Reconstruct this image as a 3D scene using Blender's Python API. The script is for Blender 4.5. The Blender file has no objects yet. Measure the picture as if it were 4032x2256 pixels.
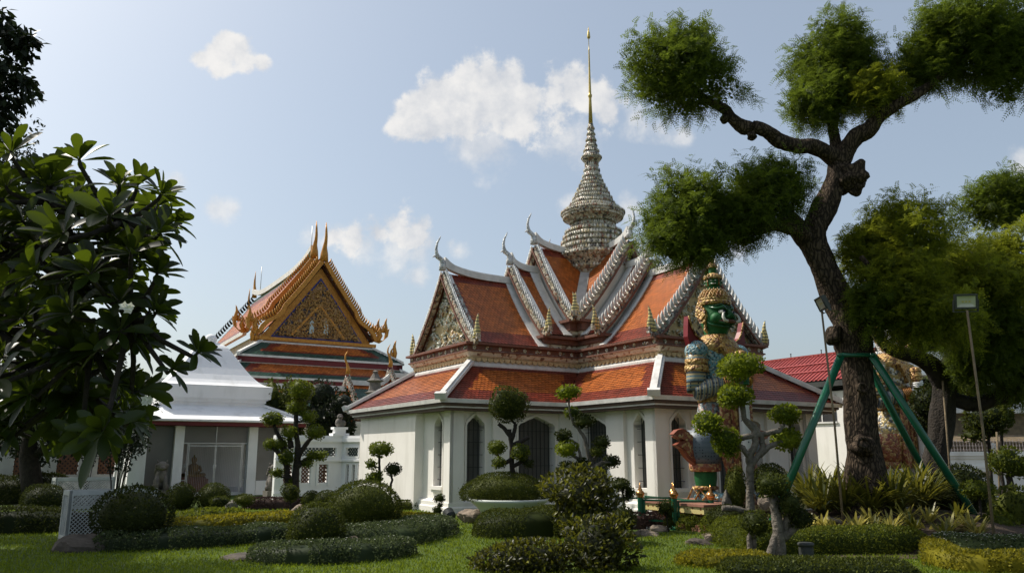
import bpy, math, random
import numpy as np
from mathutils import Vector, Matrix
R = math.radians
sc = bpy.context.scene
COL = sc.collection
rng = np.random.default_rng(7)
random.seed(7)

# ------------------------------------------------------------------ camera
EYE = 1.65
PITCH = R(12.1636)
FPX, CX, CY = 3030.0, 2016.0, 1128.0          # focal length and centre in pixels of the 4032 px wide photograph
cam = bpy.data.cameras.new('camera')
cam.sensor_width = 36.0
cam.lens = 36.0*FPX/4032.0
cam.clip_end = 2000
camo = bpy.data.objects.new('camera', cam)
COL.objects.link(camo)
camo.location = (0, 0, EYE)
camo.rotation_euler = (R(90)+PITCH, 0, 0)
sc.camera = camo

# ------------------------------------------------------------------ sun, sky, exposure
SUN_EL = R(50)
SUN_H = Vector((-0.93, 0.36)).normalized()     # horizontal direction towards the sun: left and a little behind the scene
sun_dir = Vector((SUN_H.x*math.cos(SUN_EL), SUN_H.y*math.cos(SUN_EL), math.sin(SUN_EL)))
sl = bpy.data.lights.new('sun', 'SUN')
sl.energy = 4.5
sl.angle = R(0.53)
sl.color = (1.0, 0.94, 0.84)
slo = bpy.data.objects.new('sun', sl)
COL.objects.link(slo)
slo.rotation_euler = (-sun_dir).to_track_quat('-Z', 'Y').to_euler()
slo.location = (-30, 10, 40)

sc.view_settings.view_transform = 'Standard'
sc.view_settings.look = 'None'
sc.view_settings.exposure = 0.12
sc.view_settings.gamma = 1.0

def at(x, y, Y):
    """point at depth Y seen at pixel (x, y) of the photograph"""
    a = (x-CX)/FPX; b = -(y-CY)/FPX
    c, s = math.cos(PITCH), math.sin(PITCH)
    r = Vector((a, c-b*s, s+b*c))
    return Vector((0, 0, EYE)) + r*(Y/r.y)

def on_ground(x, y, z=0.0):
    a = (x-CX)/FPX; b = -(y-CY)/FPX
    c, s = math.cos(PITCH), math.sin(PITCH)
    r = Vector((a, c-b*s, s+b*c))
    return Vector((0, 0, EYE)) + r*((z-EYE)/r.z)

def mpp(Y):
    return Y*0.985/FPX       # metres per photograph pixel at depth Y

world = bpy.data.worlds.new('World')
sc.world = world
world.use_nodes = True
nt = world.node_tree
nt.nodes.clear()
def wn(t, **kw):
    n = nt.nodes.new(t)
    for k, v in kw.items(): setattr(n, k, v)
    return n
W_out = wn('ShaderNodeOutputWorld')
bg = wn('ShaderNodeBackground')
SKY_STRENGTH = 0.138
bg.inputs['Strength'].default_value = SKY_STRENGTH
sky = wn('ShaderNodeTexSky')
sky.sky_type = 'NISHITA'
sky.sun_disc = False
sky.sun_elevation = SUN_EL
sky.sun_rotation = math.atan2(SUN_H.x, SUN_H.y)
sky.altitude = 0
sky.air_density = 1.0
sky.dust_density = 3.6
sky.ozone_density = 0.45
tc = wn('ShaderNodeTexCoord')
def wmath(op, a, b=None, clamp=False):
    n = wn('ShaderNodeMath', operation=op, use_clamp=clamp)
    for i, v in enumerate((a, b)):
        if v is None: continue
        if isinstance(v, (int, float)): n.inputs[i].default_value = v
        else: nt.links.new(v, n.inputs[i])
    return n.outputs[0]
# cumulus clouds: puffs on the celestial sphere (direction, angular radius), broken up by fractal noise
def sky_dir(x, y):
    return (at(x, y, 100.0)-Vector((0, 0, EYE))).normalized()
PUFFS = [(1600, 475, 85), (1680, 405, 92), (1760, 370, 112), (1850, 312, 112), (1930, 300, 102), (2000, 305, 92), (1950, 400, 145), (1820, 440, 135), (2080, 395, 102), (2180, 385, 105), (2265, 365, 105), (2335, 395, 95), (2200, 460, 115), (2400, 425, 112),
         (2050, 470, 125), (1700, 490, 85), (1565, 500, 50), (880, 172, 62), (935, 195, 70), (850, 205, 60), (795, 230, 48), (870, 250, 72), (965, 250, 62), (1030, 252, 45), (1560, 885, 112), (1490, 915, 92), (1635, 920, 105), (1400, 935, 80), (1310, 925, 72)]
FAINT = [(2500, 470, 100), (2600, 510, 75), (2680, 525, 60), (1690, 955, 65), (1400, 925, 75), (1320, 915, 62), (1235, 925, 62), (1450, 965, 85), (1560, 975, 110), (1650, 995, 75), (1800, 985, 60), (1775, 960, 40), (875, 818, 62), (840, 822, 42), (910, 822, 40), (690, 715, 55),
         (2240, 800, 60), (2480, 830, 70), (2910, 1000, 50), (4010, 650, 60), (1900, 560, 160), (2250, 540, 150), (1650, 1090, 70)]
nz = wn('ShaderNodeTexNoise'); nz.inputs['Scale'].default_value = 16.0; nz.inputs['Detail'].default_value = 10.0; nz.inputs['Roughness'].default_value = 0.62
nt.links.new(tc.outputs['Generated'], nz.inputs['Vector'])
def puff_field(puffs):
    field = None
    for (x, y, r) in puffs:
        n = wn('ShaderNodeVectorMath', operation='DISTANCE')
        nt.links.new(tc.outputs['Generated'], n.inputs[0]); n.inputs[1].default_value = sky_dir(x, y)
        f = wmath('SUBTRACT', 1.0, wmath('DIVIDE', n.outputs['Value'], 1.12*r/FPX*0.97))
        field = f if field is None else wmath('SMOOTH_MAX', field, f)
        if field.node.operation == 'SMOOTH_MAX': field.node.inputs[2].default_value = 0.3
    return field
fn = wmath('ADD', puff_field(PUFFS), wmath('MULTIPLY', wmath('SUBTRACT', nz.outputs['Fac'], 0.56), 2.9))
ff_ = wmath('ADD', puff_field(FAINT), wmath('MULTIPLY', wmath('SUBTRACT', nz.outputs['Fac'], 0.56), 2.6))
mrf = wn('ShaderNodeMapRange', interpolation_type='SMOOTHSTEP')
mrf.inputs['From Min'].default_value = -0.1; mrf.inputs['From Max'].default_value = 0.75
nt.links.new(ff_, mrf.inputs['Value'])
mr = wn('ShaderNodeMapRange', interpolation_type='SMOOTHSTEP')
mr.inputs['From Min'].default_value = -0.05; mr.inputs['From Max'].default_value = 0.44
nt.links.new(fn, mr.inputs['Value'])
sh_ = wn('ShaderNodeVectorMath', operation='ADD'); sh_.inputs[1].default_value = tuple(sun_dir*0.022)
nt.links.new(tc.outputs['Generated'], sh_.inputs[0])
nz2 = wn('ShaderNodeTexNoise'); nz2.inputs['Scale'].default_value = 16.0; nz2.inputs['Detail'].default_value = 5.0; nz2.inputs['Roughness'].default_value = 0.55
nt.links.new(sh_.outputs[0], nz2.inputs['Vector'])
mr2 = wn('ShaderNodeMapRange', interpolation_type='SMOOTHSTEP')
mr2.inputs['From Min'].default_value = -0.30; mr2.inputs['From Max'].default_value = 0.22
nt.links.new(wmath('SUBTRACT', wmath('SUBTRACT', nz.outputs['Fac'], nz2.outputs['Fac']), 0.03), mr2.inputs['Value'])
cc = wn('ShaderNodeMix', data_type='RGBA')
cc.inputs[6].default_value = (4.0, 4.2, 4.55, 1); cc.inputs[7].default_value = (6.2, 6.05, 5.85, 1)
nt.links.new(mr2.outputs[0], cc.inputs[0])
mx = wn('ShaderNodeMix', data_type='RGBA')
nt.links.new(wmath('MAXIMUM', wmath('MULTIPLY', mr.outputs[0], 0.93), wmath('MULTIPLY', mrf.outputs[0], 0.66)), mx.inputs[0])
tint = wn('ShaderNodeMix', data_type='RGBA', blend_type='MULTIPLY')
tint.inputs[0].default_value = 1.0; tint.inputs[7].default_value = (0.96, 1.01, 1.0, 1)
nt.links.new(sky.outputs[0], tint.inputs[6])
hz_ = wn('ShaderNodeMix', data_type='RGBA'); hz_.inputs[0].default_value = 0.32; hz_.inputs[7].default_value = (4.3, 4.7, 5.05, 1)
nt.links.new(tint.outputs[2], hz_.inputs[6])
nt.links.new(hz_.outputs[2], mx.inputs[6]); nt.links.new(cc.outputs[2], mx.inputs[7])
nt.links.new(mx.outputs[2], bg.inputs['Color'])
nt.links.new(bg.outputs[0], W_out.inputs['Surface'])

# ------------------------------------------------------------------ materials
def new_mat(name):
    m = bpy.data.materials.new(name); m.use_nodes = True
    n = m.node_tree; b = n.nodes['Principled BSDF']
    return m, n, b
def ramp(n, stops, interp='LINEAR'):
    r = n.nodes.new('ShaderNodeValToRGB'); r.color_ramp.interpolation = interp
    e = r.color_ramp.elements
    while len(e) < len(stops): e.new(0.5)
    for el, (p, c) in zip(e, stops): el.position = p; el.color = (*c, 1)
    return r
def objco(n):
    t = n.nodes.new('ShaderNodeTexCoord'); return t.outputs['Object']
def mat(name, col, col2=None, scale=3.0, rough=0.7, metal=0.0, spec=0.3, bump=0.0, bscale=30.0, island=0.0, detail=6.0, dirt=None):
    """base colour varied by noise between col and col2, an optional per-piece variation and an optional bump"""
    m, n, b = new_mat(name)
    co = objco(n)
    col2 = col2 or tuple(c*0.8 for c in col)
    t = n.nodes.new('ShaderNodeTexNoise'); t.inputs['Scale'].default_value = scale; t.inputs['Detail'].default_value = detail
    n.links.new(co, t.inputs['Vector'])
    r = ramp(n, [(0.32, col2), (0.68, col)])
    n.links.new(t.outputs['Fac'], r.inputs[0])
    out = r.outputs[0]
    if dirt:
        d = n.nodes.new('ShaderNodeTexNoise'); d.inputs['Scale'].default_value = dirt[1]; d.inputs['Detail'].default_value = 8
        mp = n.nodes.new('ShaderNodeMapping'); mp.inputs['Scale'].default_value = (1, 1, 0.25)
        n.links.new(co, mp.inputs[0]); n.links.new(mp.outputs[0], d.inputs['Vector'])
        rr = ramp(n, [(0.52, (0, 0, 0)), (0.75, (dirt[2],)*3)])
        n.links.new(d.outputs['Fac'], rr.inputs[0])
        x = n.nodes.new('ShaderNodeMix'); x.data_type = 'RGBA'
        n.links.new(rr.outputs[0], x.inputs[0]); n.links.new(out, x.inputs[6]); x.inputs[7].default_value = (*dirt[0], 1)
        out = x.outputs[2]
    if island:
        g = n.nodes.new('ShaderNodeNewGeometry')
        h = n.nodes.new('ShaderNodeHueSaturation')
        mm = n.nodes.new('ShaderNodeMapRange')
        mm.inputs['To Min'].default_value = 1-island; mm.inputs['To Max'].default_value = 1+island
        n.links.new(g.outputs['Random Per Island'], mm.inputs[0]); n.links.new(mm.outputs[0], h.inputs['Value'])
        n.links.new(out, h.inputs['Color']); out = h.outputs[0]
    n.links.new(out, b.inputs['Base Color'])
    b.inputs['Roughness'].default_value = rough; b.inputs['Metallic'].default_value = metal
    b.inputs['Specular IOR Level'].default_value = spec
    if bump:
        t2 = n.nodes.new('ShaderNodeTexNoise'); t2.inputs['Scale'].default_value = bscale; t2.inputs['Detail'].default_value = 6
        n.links.new(co, t2.inputs['Vector'])
        bp = n.nodes.new('ShaderNodeBump'); bp.inputs['Strength'].default_value = bump; bp.inputs['Distance'].default_value = 0.05
        n.links.new(t2.outputs['Fac'], bp.inputs['Height']); n.links.new(bp.outputs[0], b.inputs['Normal'])
    return m
def barkmat(name, ridge, groove, scale):
    m, n, b = new_mat(name)
    co = objco(n)
    mp = n.nodes.new('ShaderNodeMapping'); mp.inputs['Scale'].default_value = (1, 1, 0.15); n.links.new(co, mp.inputs[0])
    w = n.nodes.new('ShaderNodeTexNoise'); w.inputs['Scale'].default_value = 3.0; n.links.new(co, w.inputs['Vector'])
    ad = n.nodes.new('ShaderNodeVectorMath'); ad.operation = 'MULTIPLY_ADD'; ad.inputs[1].default_value = (0.25, 0.25, 0.25)
    n.links.new(w.outputs['Color'], ad.inputs[0]); n.links.new(mp.outputs[0], ad.inputs[2])
    v = n.nodes.new('ShaderNodeTexVoronoi'); v.feature = 'DISTANCE_TO_EDGE'; v.inputs['Scale'].default_value = scale; n.links.new(ad.outputs[0], v.inputs['Vector'])
    t = n.nodes.new('ShaderNodeTexNoise'); t.inputs['Scale'].default_value = scale*2.5; t.inputs['Detail'].default_value = 8; n.links.new(mp.outputs[0], t.inputs['Vector'])
    mu = n.nodes.new('ShaderNodeMath'); mu.operation = 'MULTIPLY'; n.links.new(v.outputs['Distance'], mu.inputs[0]); n.links.new(t.outputs['Fac'], mu.inputs[1])
    r = ramp(n, [(0.0, groove), (0.10, tuple((a+c)/2 for a, c in zip(ridge, groove))), (0.28, ridge)]); n.links.new(mu.outputs[0], r.inputs[0])
    n.links.new(r.outputs[0], b.inputs['Base Color']); b.inputs['Roughness'].default_value = 0.95; b.inputs['Specular IOR Level'].default_value = 0.1
    bp = n.nodes.new('ShaderNodeBump'); bp.inputs['Strength'].default_value = 1.0; bp.inputs['Distance'].default_value = 0.09
    n.links.new(mu.outputs[0], bp.inputs['Height']); n.links.new(bp.outputs[0], b.inputs['Normal'])
    return m
def mosaic(name, stops, scale=14.0, rough=0.45, bump=0.6, stretch=(1, 1, 1), metal=0.0):
    """porcelain or relief mosaic: every Voronoi cell takes one of the colours"""
    m, n, b = new_mat(name)
    co = objco(n)
    mp = n.nodes.new('ShaderNodeMapping'); mp.inputs['Scale'].default_value = stretch
    n.links.new(co, mp.inputs[0])
    v = n.nodes.new('ShaderNodeTexVoronoi'); v.inputs['Scale'].default_value = scale
    n.links.new(mp.outputs[0], v.inputs['Vector'])
    sp = n.nodes.new('ShaderNodeSeparateColor'); n.links.new(v.outputs['Color'], sp.inputs[0])
    r = ramp(n, stops, 'CONSTANT'); n.links.new(sp.outputs[0], r.inputs[0])
    n.links.new(r.outputs[0], b.inputs['Base Color'])
    b.inputs['Roughness'].default_value = rough; b.inputs['Metallic'].default_value = metal
    bp = n.nodes.new('ShaderNodeBump'); bp.inputs['Strength'].default_value = bump; bp.inputs['Distance'].default_value = 0.03
    bp.invert = True
    n.links.new(v.outputs['Distance'], bp.inputs['Height']); n.links.new(bp.outputs[0], b.inputs['Normal'])
    return m
def pieces(name, stops, rough=0.4, metal=0.0):
    """every loose piece of the mesh takes one of the colours (porcelain flowers, petals)"""
    m, n, b = new_mat(name)
    g = n.nodes.new('ShaderNodeNewGeometry')
    r = ramp(n, stops, 'CONSTANT'); n.links.new(g.outputs['Random Per Island'], r.inputs[0])
    n.links.new(r.outputs[0], b.inputs['Base Color'])
    b.inputs['Roughness'].default_value = rough; b.inputs['Metallic'].default_value = metal
    return m
def bands(name, cols, freq, axis=2, rough=0.45, dots=0.0, dotcol=(0.02, 0.03, 0.05), noise=0.0):
    """painted rings along one axis, with a row of dots on them"""
    m, n, b = new_mat(name)
    co = objco(n)
    s = n.nodes.new('ShaderNodeSeparateXYZ'); n.links.new(co, s.inputs[0])
    f = n.nodes.new('ShaderNodeMath'); f.operation = 'MULTIPLY'; f.inputs[1].default_value = freq
    n.links.new(s.outputs[axis], f.inputs[0])
    fr = n.nodes.new('ShaderNodeMath'); fr.operation = 'FRACT'; n.links.new(f.outputs[0], fr.inputs[0])
    k = len(cols)
    r = ramp(n, [(i/k, c) for i, c in enumerate(cols)], 'CONSTANT'); n.links.new(fr.outputs[0], r.inputs[0])
    out = r.outputs[0]
    if dots:
        v = n.nodes.new('ShaderNodeTexVoronoi'); v.inputs['Scale'].default_value = dots; v.inputs['Randomness'].default_value = 0.25
        n.links.new(co, v.inputs['Vector'])
        lt = n.nodes.new('ShaderNodeMath'); lt.operation = 'LESS_THAN'; lt.inputs[1].default_value = 0.28
        n.links.new(v.outputs['Distance'], lt.inputs[0])
        x = n.nodes.new('ShaderNodeMix'); x.data_type = 'RGBA'
        n.links.new(lt.outputs[0], x.inputs[0]); n.links.new(out, x.inputs[6]); x.inputs[7].default_value = (*dotcol, 1)
        out = x.outputs[2]
    n.links.new(out, b.inputs['Base Color'])
    b.inputs['Roughness'].default_value = rough
    return m
def leafmat(name, dark, light, trans=0.3, rough=0.45, spec=0.35, tcol=None, mid=(0.6, 0.35)):
    """leaves: colour varies from leaf to leaf, part of the light passes through"""
    m, n, b = new_mat(name)
    g = n.nodes.new('ShaderNodeNewGeometry')
    r = ramp(n, [(0.0, dark), (mid[0], tuple(a*(1-mid[1])+c*mid[1] for a, c in zip(dark, light))), (1.0, light)])
    n.links.new(g.outputs['Random Per Island'], r.inputs[0])
    n.links.new(r.outputs[0], b.inputs['Base Color'])
    b.inputs['Roughness'].default_value = rough; b.inputs['Specular IOR Level'].default_value = spec
    tr = n.nodes.new('ShaderNodeBsdfTranslucent')
    tcol = tcol or tuple(min(1, c*2.0) for c in light)
    hs = n.nodes.new('ShaderNodeMix'); hs.data_type = 'RGBA'; hs.inputs[0].default_value = 0.6
    n.links.new(r.outputs[0], hs.inputs[6]); hs.inputs[7].default_value = (*tcol, 1)
    n.links.new(hs.outputs[2], tr.inputs['Color'])
    mxs = n.nodes.new('ShaderNodeMixShader'); mxs.inputs[0].default_value = trans
    n.links.new(b.outputs[0], mxs.inputs[1]); n.links.new(tr.outputs[0], mxs.inputs[2])
    n.links.new(mxs.outputs[0], n.nodes['Material Output'].inputs['Surface'])
    return m

M = {}
M['wall'] = mat('white_plaster', (0.84, 0.81, 0.76), (0.79, 0.76, 0.71), 1.3, 0.85, bump=0.08, bscale=40, dirt=((0.46, 0.43, 0.37), 1.6, 0.45))
M['shadegrey'] = mat('shade_grey_plaster', (0.42, 0.41, 0.38), (0.32, 0.31, 0.29), 2.0, 0.85, dirt=((0.2, 0.19, 0.17), 2.0, 0.5))  # white plaster greyed so the colour carries the cloister wall's shade
M['pierced'] = mat('dark_brown_pierced_tile', (0.16, 0.075, 0.045), (0.10, 0.05, 0.03), 5, 0.8)
M['shadewhite'] = mat('shade_greyed_white_paint', (0.55, 0.56, 0.54), (0.42, 0.43, 0.42), 4.0, 0.7, dirt=((0.25, 0.25, 0.23), 4, 0.6))  # white paint toned down to carry the shade on the planters
M['trim'] = mat('white_trim_plaster', (0.72, 0.70, 0.67), (0.58, 0.57, 0.54), 4.0, 0.7, bump=0.1, bscale=25, dirt=((0.35, 0.34, 0.32), 2.5, 0.55))
M['pav'] = mat('white_painted_masonry', (0.86, 0.86, 0.85), (0.82, 0.82, 0.82), 1.2, 0.7, bump=0.05, bscale=30, dirt=((0.50, 0.50, 0.47), 2.2, 0.45))
M['fascia'] = mat('brown_eave_moulding', (0.13, 0.085, 0.065), (0.09, 0.06, 0.05), 6, 0.6)
M['rust'] = mat('rust_red_cornice', (0.20, 0.085, 0.055), (0.12, 0.055, 0.04), 8, 0.65, bump=0.3, bscale=20)
M['tile_o'] = mat('orange_glazed_tile', (0.45, 0.125, 0.022), (0.36, 0.092, 0.017), 2.0, 0.38, spec=0.4, island=0.28)
M['tile_r'] = mat('red_glazed_tile', (0.22, 0.036, 0.016), (0.155, 0.026, 0.013), 2.0, 0.38, spec=0.4, island=0.3)
M['tile_g'] = mat('green_glazed_tile', (0.035, 0.085, 0.060), (0.025, 0.06, 0.045), 2.0, 0.35, spec=0.45, island=0.3)
M['underroof'] = mat('roof_batten_brown', (0.10, 0.04, 0.025), None, 4, 0.9)
M['dark'] = mat('opening_shade_dark', (0.035, 0.035, 0.037), (0.025, 0.025, 0.027), 3, 0.6)
M['screen'] = mat('grey_window_screen', (0.115, 0.115, 0.105), (0.075, 0.075, 0.07), 1.6, 0.5)
M['dimgold'] = mat('shade_dimmed_gold', (0.26, 0.15, 0.04), (0.14, 0.08, 0.02), 5, 0.45, metal=0.3)  # gold darkened in colour for the dimness behind the pavilion screen
M['bar'] = mat('dark_iron', (0.03, 0.035, 0.035), None, 5, 0.5)
M['cream'] = mosaic('cream_stencil_band', [(0, (0.62, 0.55, 0.43)), (0.55, (0.70, 0.63, 0.50)), (0.8, (0.42, 0.27, 0.18)), (0.93, (0.2, 0.12, 0.08))], 11, 0.7, 0.3)
M['mosa'] = mosaic('porcelain_mosaic', [(0, (0.42, 0.38, 0.31)), (0.25, (0.22, 0.20, 0.14)), (0.45, (0.46, 0.39, 0.27)), (0.60, (0.26, 0.24, 0.18)), (0.74, (0.20, 0.10, 0.06)), (0.87, (0.06, 0.055, 0.05))], 13, 0.35, 0.9)
M['mosd'] = mosaic('dark_porcelain_mosaic', [(0, (0.22, 0.11, 0.07)), (0.30, (0.45, 0.44, 0.40)), (0.45, (0.10, 0.08, 0.07)), (0.7, (0.36, 0.36, 0.30)), (0.85, (0.16, 0.20, 0.15))], 15, 0.4, 0.8)
M['petal'] = pieces('porcelain_petals', [(0, (0.62, 0.58, 0.49)), (0.28, (0.40, 0.37, 0.28)), (0.50, (0.47, 0.38, 0.22)), (0.66, (0.22, 0.21, 0.15)), (0.78, (0.24, 0.12, 0.07)), (0.90, (0.07, 0.065, 0.055))])
M['flower'] = pieces('porcelain_flowers', [(0, (0.72, 0.70, 0.62)), (0.35, (0.62, 0.56, 0.36)), (0.55, (0.40, 0.44, 0.34)), (0.70, (0.20, 0.22, 0.16)), (0.82, (0.45, 0.28, 0.14)), (0.92, (0.08, 0.07, 0.06))])
M['pedcream'] = mat('cream_pediment_plaster', (0.60, 0.47, 0.26), (0.48, 0.36, 0.19), 6, 0.7, bump=0.5, bscale=14)
M['tooth'] = mat('white_glazed_fin', (0.62, 0.61, 0.58), (0.42, 0.41, 0.39), 9, 0.4)
M['grey_fin'] = mosaic('grey_porcelain_fin', [(0, (0.55, 0.56, 0.56)), (0.5, (0.36, 0.37, 0.37)), (0.8, (0.68, 0.68, 0.66))], 18, 0.45, 0.6)
M['gold'] = mat('gilt_surface', (0.54, 0.25, 0.045), (0.36, 0.155, 0.028), 6, 0.42, metal=0.35, bump=0.35, bscale=16)
M['needle'] = mat('gilded_needle', (0.56, 0.42, 0.13), (0.42, 0.31, 0.09), 10, 0.4, metal=0.5)
M['copper'] = mat('polished_copper_gilt', (0.62, 0.30, 0.11), (0.50, 0.22, 0.07), 4, 0.22, metal=0.9)
M['striped'] = bands('yellow_and_dark_stripes', [(0.60, 0.50, 0.20), (0.60, 0.50, 0.20), (0.07, 0.07, 0.05)], 9.5, 2, 0.4)
M['stone'] = mat('grey_stone', (0.20, 0.18, 0.155), (0.11, 0.10, 0.09), 5, 0.9, bump=0.6, bscale=12, dirt=((0.09, 0.085, 0.075), 3, 0.7))
M['darkrock'] = mat('shade_dark_rock', (0.105, 0.085, 0.066), (0.055, 0.046, 0.037), 3, 0.9, bump=0.9, bscale=7, dirt=((0.03, 0.028, 0.024), 2.5, 0.6))  # darker copy of the rock, shade put into its colour
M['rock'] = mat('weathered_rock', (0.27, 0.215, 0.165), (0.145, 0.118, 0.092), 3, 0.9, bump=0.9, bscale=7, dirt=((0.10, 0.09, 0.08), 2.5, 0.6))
M['bark'] = barkmat('furrowed_brown_bark', (0.135, 0.098, 0.068), (0.014, 0.011, 0.009), 15.0)
M['greybark'] = mat('pale_grey_bark', (0.19, 0.165, 0.135), (0.07, 0.062, 0.05), 9, 0.9, bump=0.8, bscale=24)
M['darkbark'] = mat('dark_bark', (0.040, 0.032, 0.025), (0.018, 0.015, 0.012), 9, 0.9, bump=0.8, bscale=22)
M['greenpaint'] = mat('green_gloss_paint', (0.010, 0.105, 0.055), (0.008, 0.085, 0.045), 2, 0.25, spec=0.5)
M['soil'] = mat('garden_soil', (0.085, 0.06, 0.042), (0.05, 0.036, 0.026), 4, 0.95, bump=0.8, bscale=20)
M['redpaint'] = mat('maroon_paint', (0.16, 0.022, 0.024), (0.12, 0.017, 0.019), 2, 0.5)
M['glass'] = mat('grey_screen_glass', (0.16, 0.155, 0.145), (0.115, 0.11, 0.10), 0.9, 0.25, spec=0.5)
M['metal'] = mat('pale_metal_frame', (0.55, 0.56, 0.57), None, 3, 0.4, metal=0.4)
M['redroof'] = mat('red_sheet_roof', (0.33, 0.058, 0.05), (0.25, 0.045, 0.04), 2.0, 0.5)
M['terracotta'] = mat('terracotta', (0.36, 0.15, 0.085), (0.27, 0.11, 0.06), 5, 0.85)
M['lamp'] = mat('grey_lamp_housing', (0.055, 0.06, 0.055), (0.04, 0.042, 0.04), 5, 0.5)
M['pole'] = mat('weathered_bamboo_pole', (0.20, 0.15, 0.09), (0.11, 0.085, 0.055), 6, 0.8, bump=0.3)
M['bowl'] = mat('pale_celadon_bowl', (0.60, 0.63, 0.58), (0.52, 0.55, 0.50), 2.5, 0.45)

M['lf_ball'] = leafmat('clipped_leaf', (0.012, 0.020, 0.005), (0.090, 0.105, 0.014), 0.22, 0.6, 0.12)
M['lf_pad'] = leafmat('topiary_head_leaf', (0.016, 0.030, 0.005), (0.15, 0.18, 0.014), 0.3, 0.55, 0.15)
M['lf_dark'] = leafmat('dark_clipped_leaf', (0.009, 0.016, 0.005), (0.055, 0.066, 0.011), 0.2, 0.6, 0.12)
M['lf_top'] = leafmat('light_topiary_leaf', (0.028, 0.048, 0.005), (0.22, 0.26, 0.016), 0.35, 0.55, 0.15)
M['lf_yel'] = leafmat('golden_leaf', (0.035, 0.045, 0.006), (0.27, 0.235, 0.015), 0.3, 0.6, 0.15)
M['lf_lime'] = leafmat('lime_leaf', (0.025, 0.040, 0.006), (0.145, 0.165, 0.014), 0.3, 0.6, 0.15)
M['lf_gloss'] = leafmat('glossy_broad_leaf', (0.007, 0.010, 0.003), (0.17, 0.17, 0.016), 0.22, 0.42, 0.25, mid=(0.78, 0.16))
M['lf_purple'] = leafmat('purple_brown_leaf', (0.022, 0.012, 0.013), (0.070, 0.042, 0.034), 0.2, 0.6, 0.15)
M['lf_white'] = leafmat('variegated_leaf', (0.010, 0.020, 0.007), (0.105, 0.135, 0.050), 0.22, 0.55, 0.15)
M['lf_tam'] = leafmat('feathery_leaf', (0.020, 0.039, 0.007), (0.120, 0.160, 0.016), 0.42, 0.55, 0.15)
M['lf_tam2'] = leafmat('sunlit_feathery_leaf', (0.034, 0.056, 0.007), (0.215, 0.235, 0.018), 0.5, 0.55, 0.15)  # brighter copy of the feathery leaf, sunlight put into its colour
M['lf_plum'] = leafmat('long_leathery_leaf', (0.008, 0.014, 0.006), (0.022, 0.036, 0.009), 0.33, 0.40, 0.35, tcol=(0.17, 0.24, 0.008))
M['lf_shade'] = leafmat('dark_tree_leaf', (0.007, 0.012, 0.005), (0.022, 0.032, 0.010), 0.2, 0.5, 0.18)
M['lf_lily'] = leafmat('strap_leaf', (0.018, 0.034, 0.006), (0.24, 0.22, 0.026), 0.28, 0.45, 0.3, mid=(0.65, 0.25))
M['lf_brom'] = leafmat('yellow_striped_leaf', (0.10, 0.10, 0.015), (0.50, 0.43, 0.10), 0.28, 0.4, 0.4)
M['lf_grass'] = leafmat('grass_blade', (0.040, 0.070, 0.005), (0.185, 0.235, 0.013), 0.35, 0.55, 0.2)
M['white_petal'] = leafmat('white_petal', (0.62, 0.62, 0.55), (0.80, 0.80, 0.72), 0.25, tcol=(0.8, 0.8, 0.7))

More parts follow.
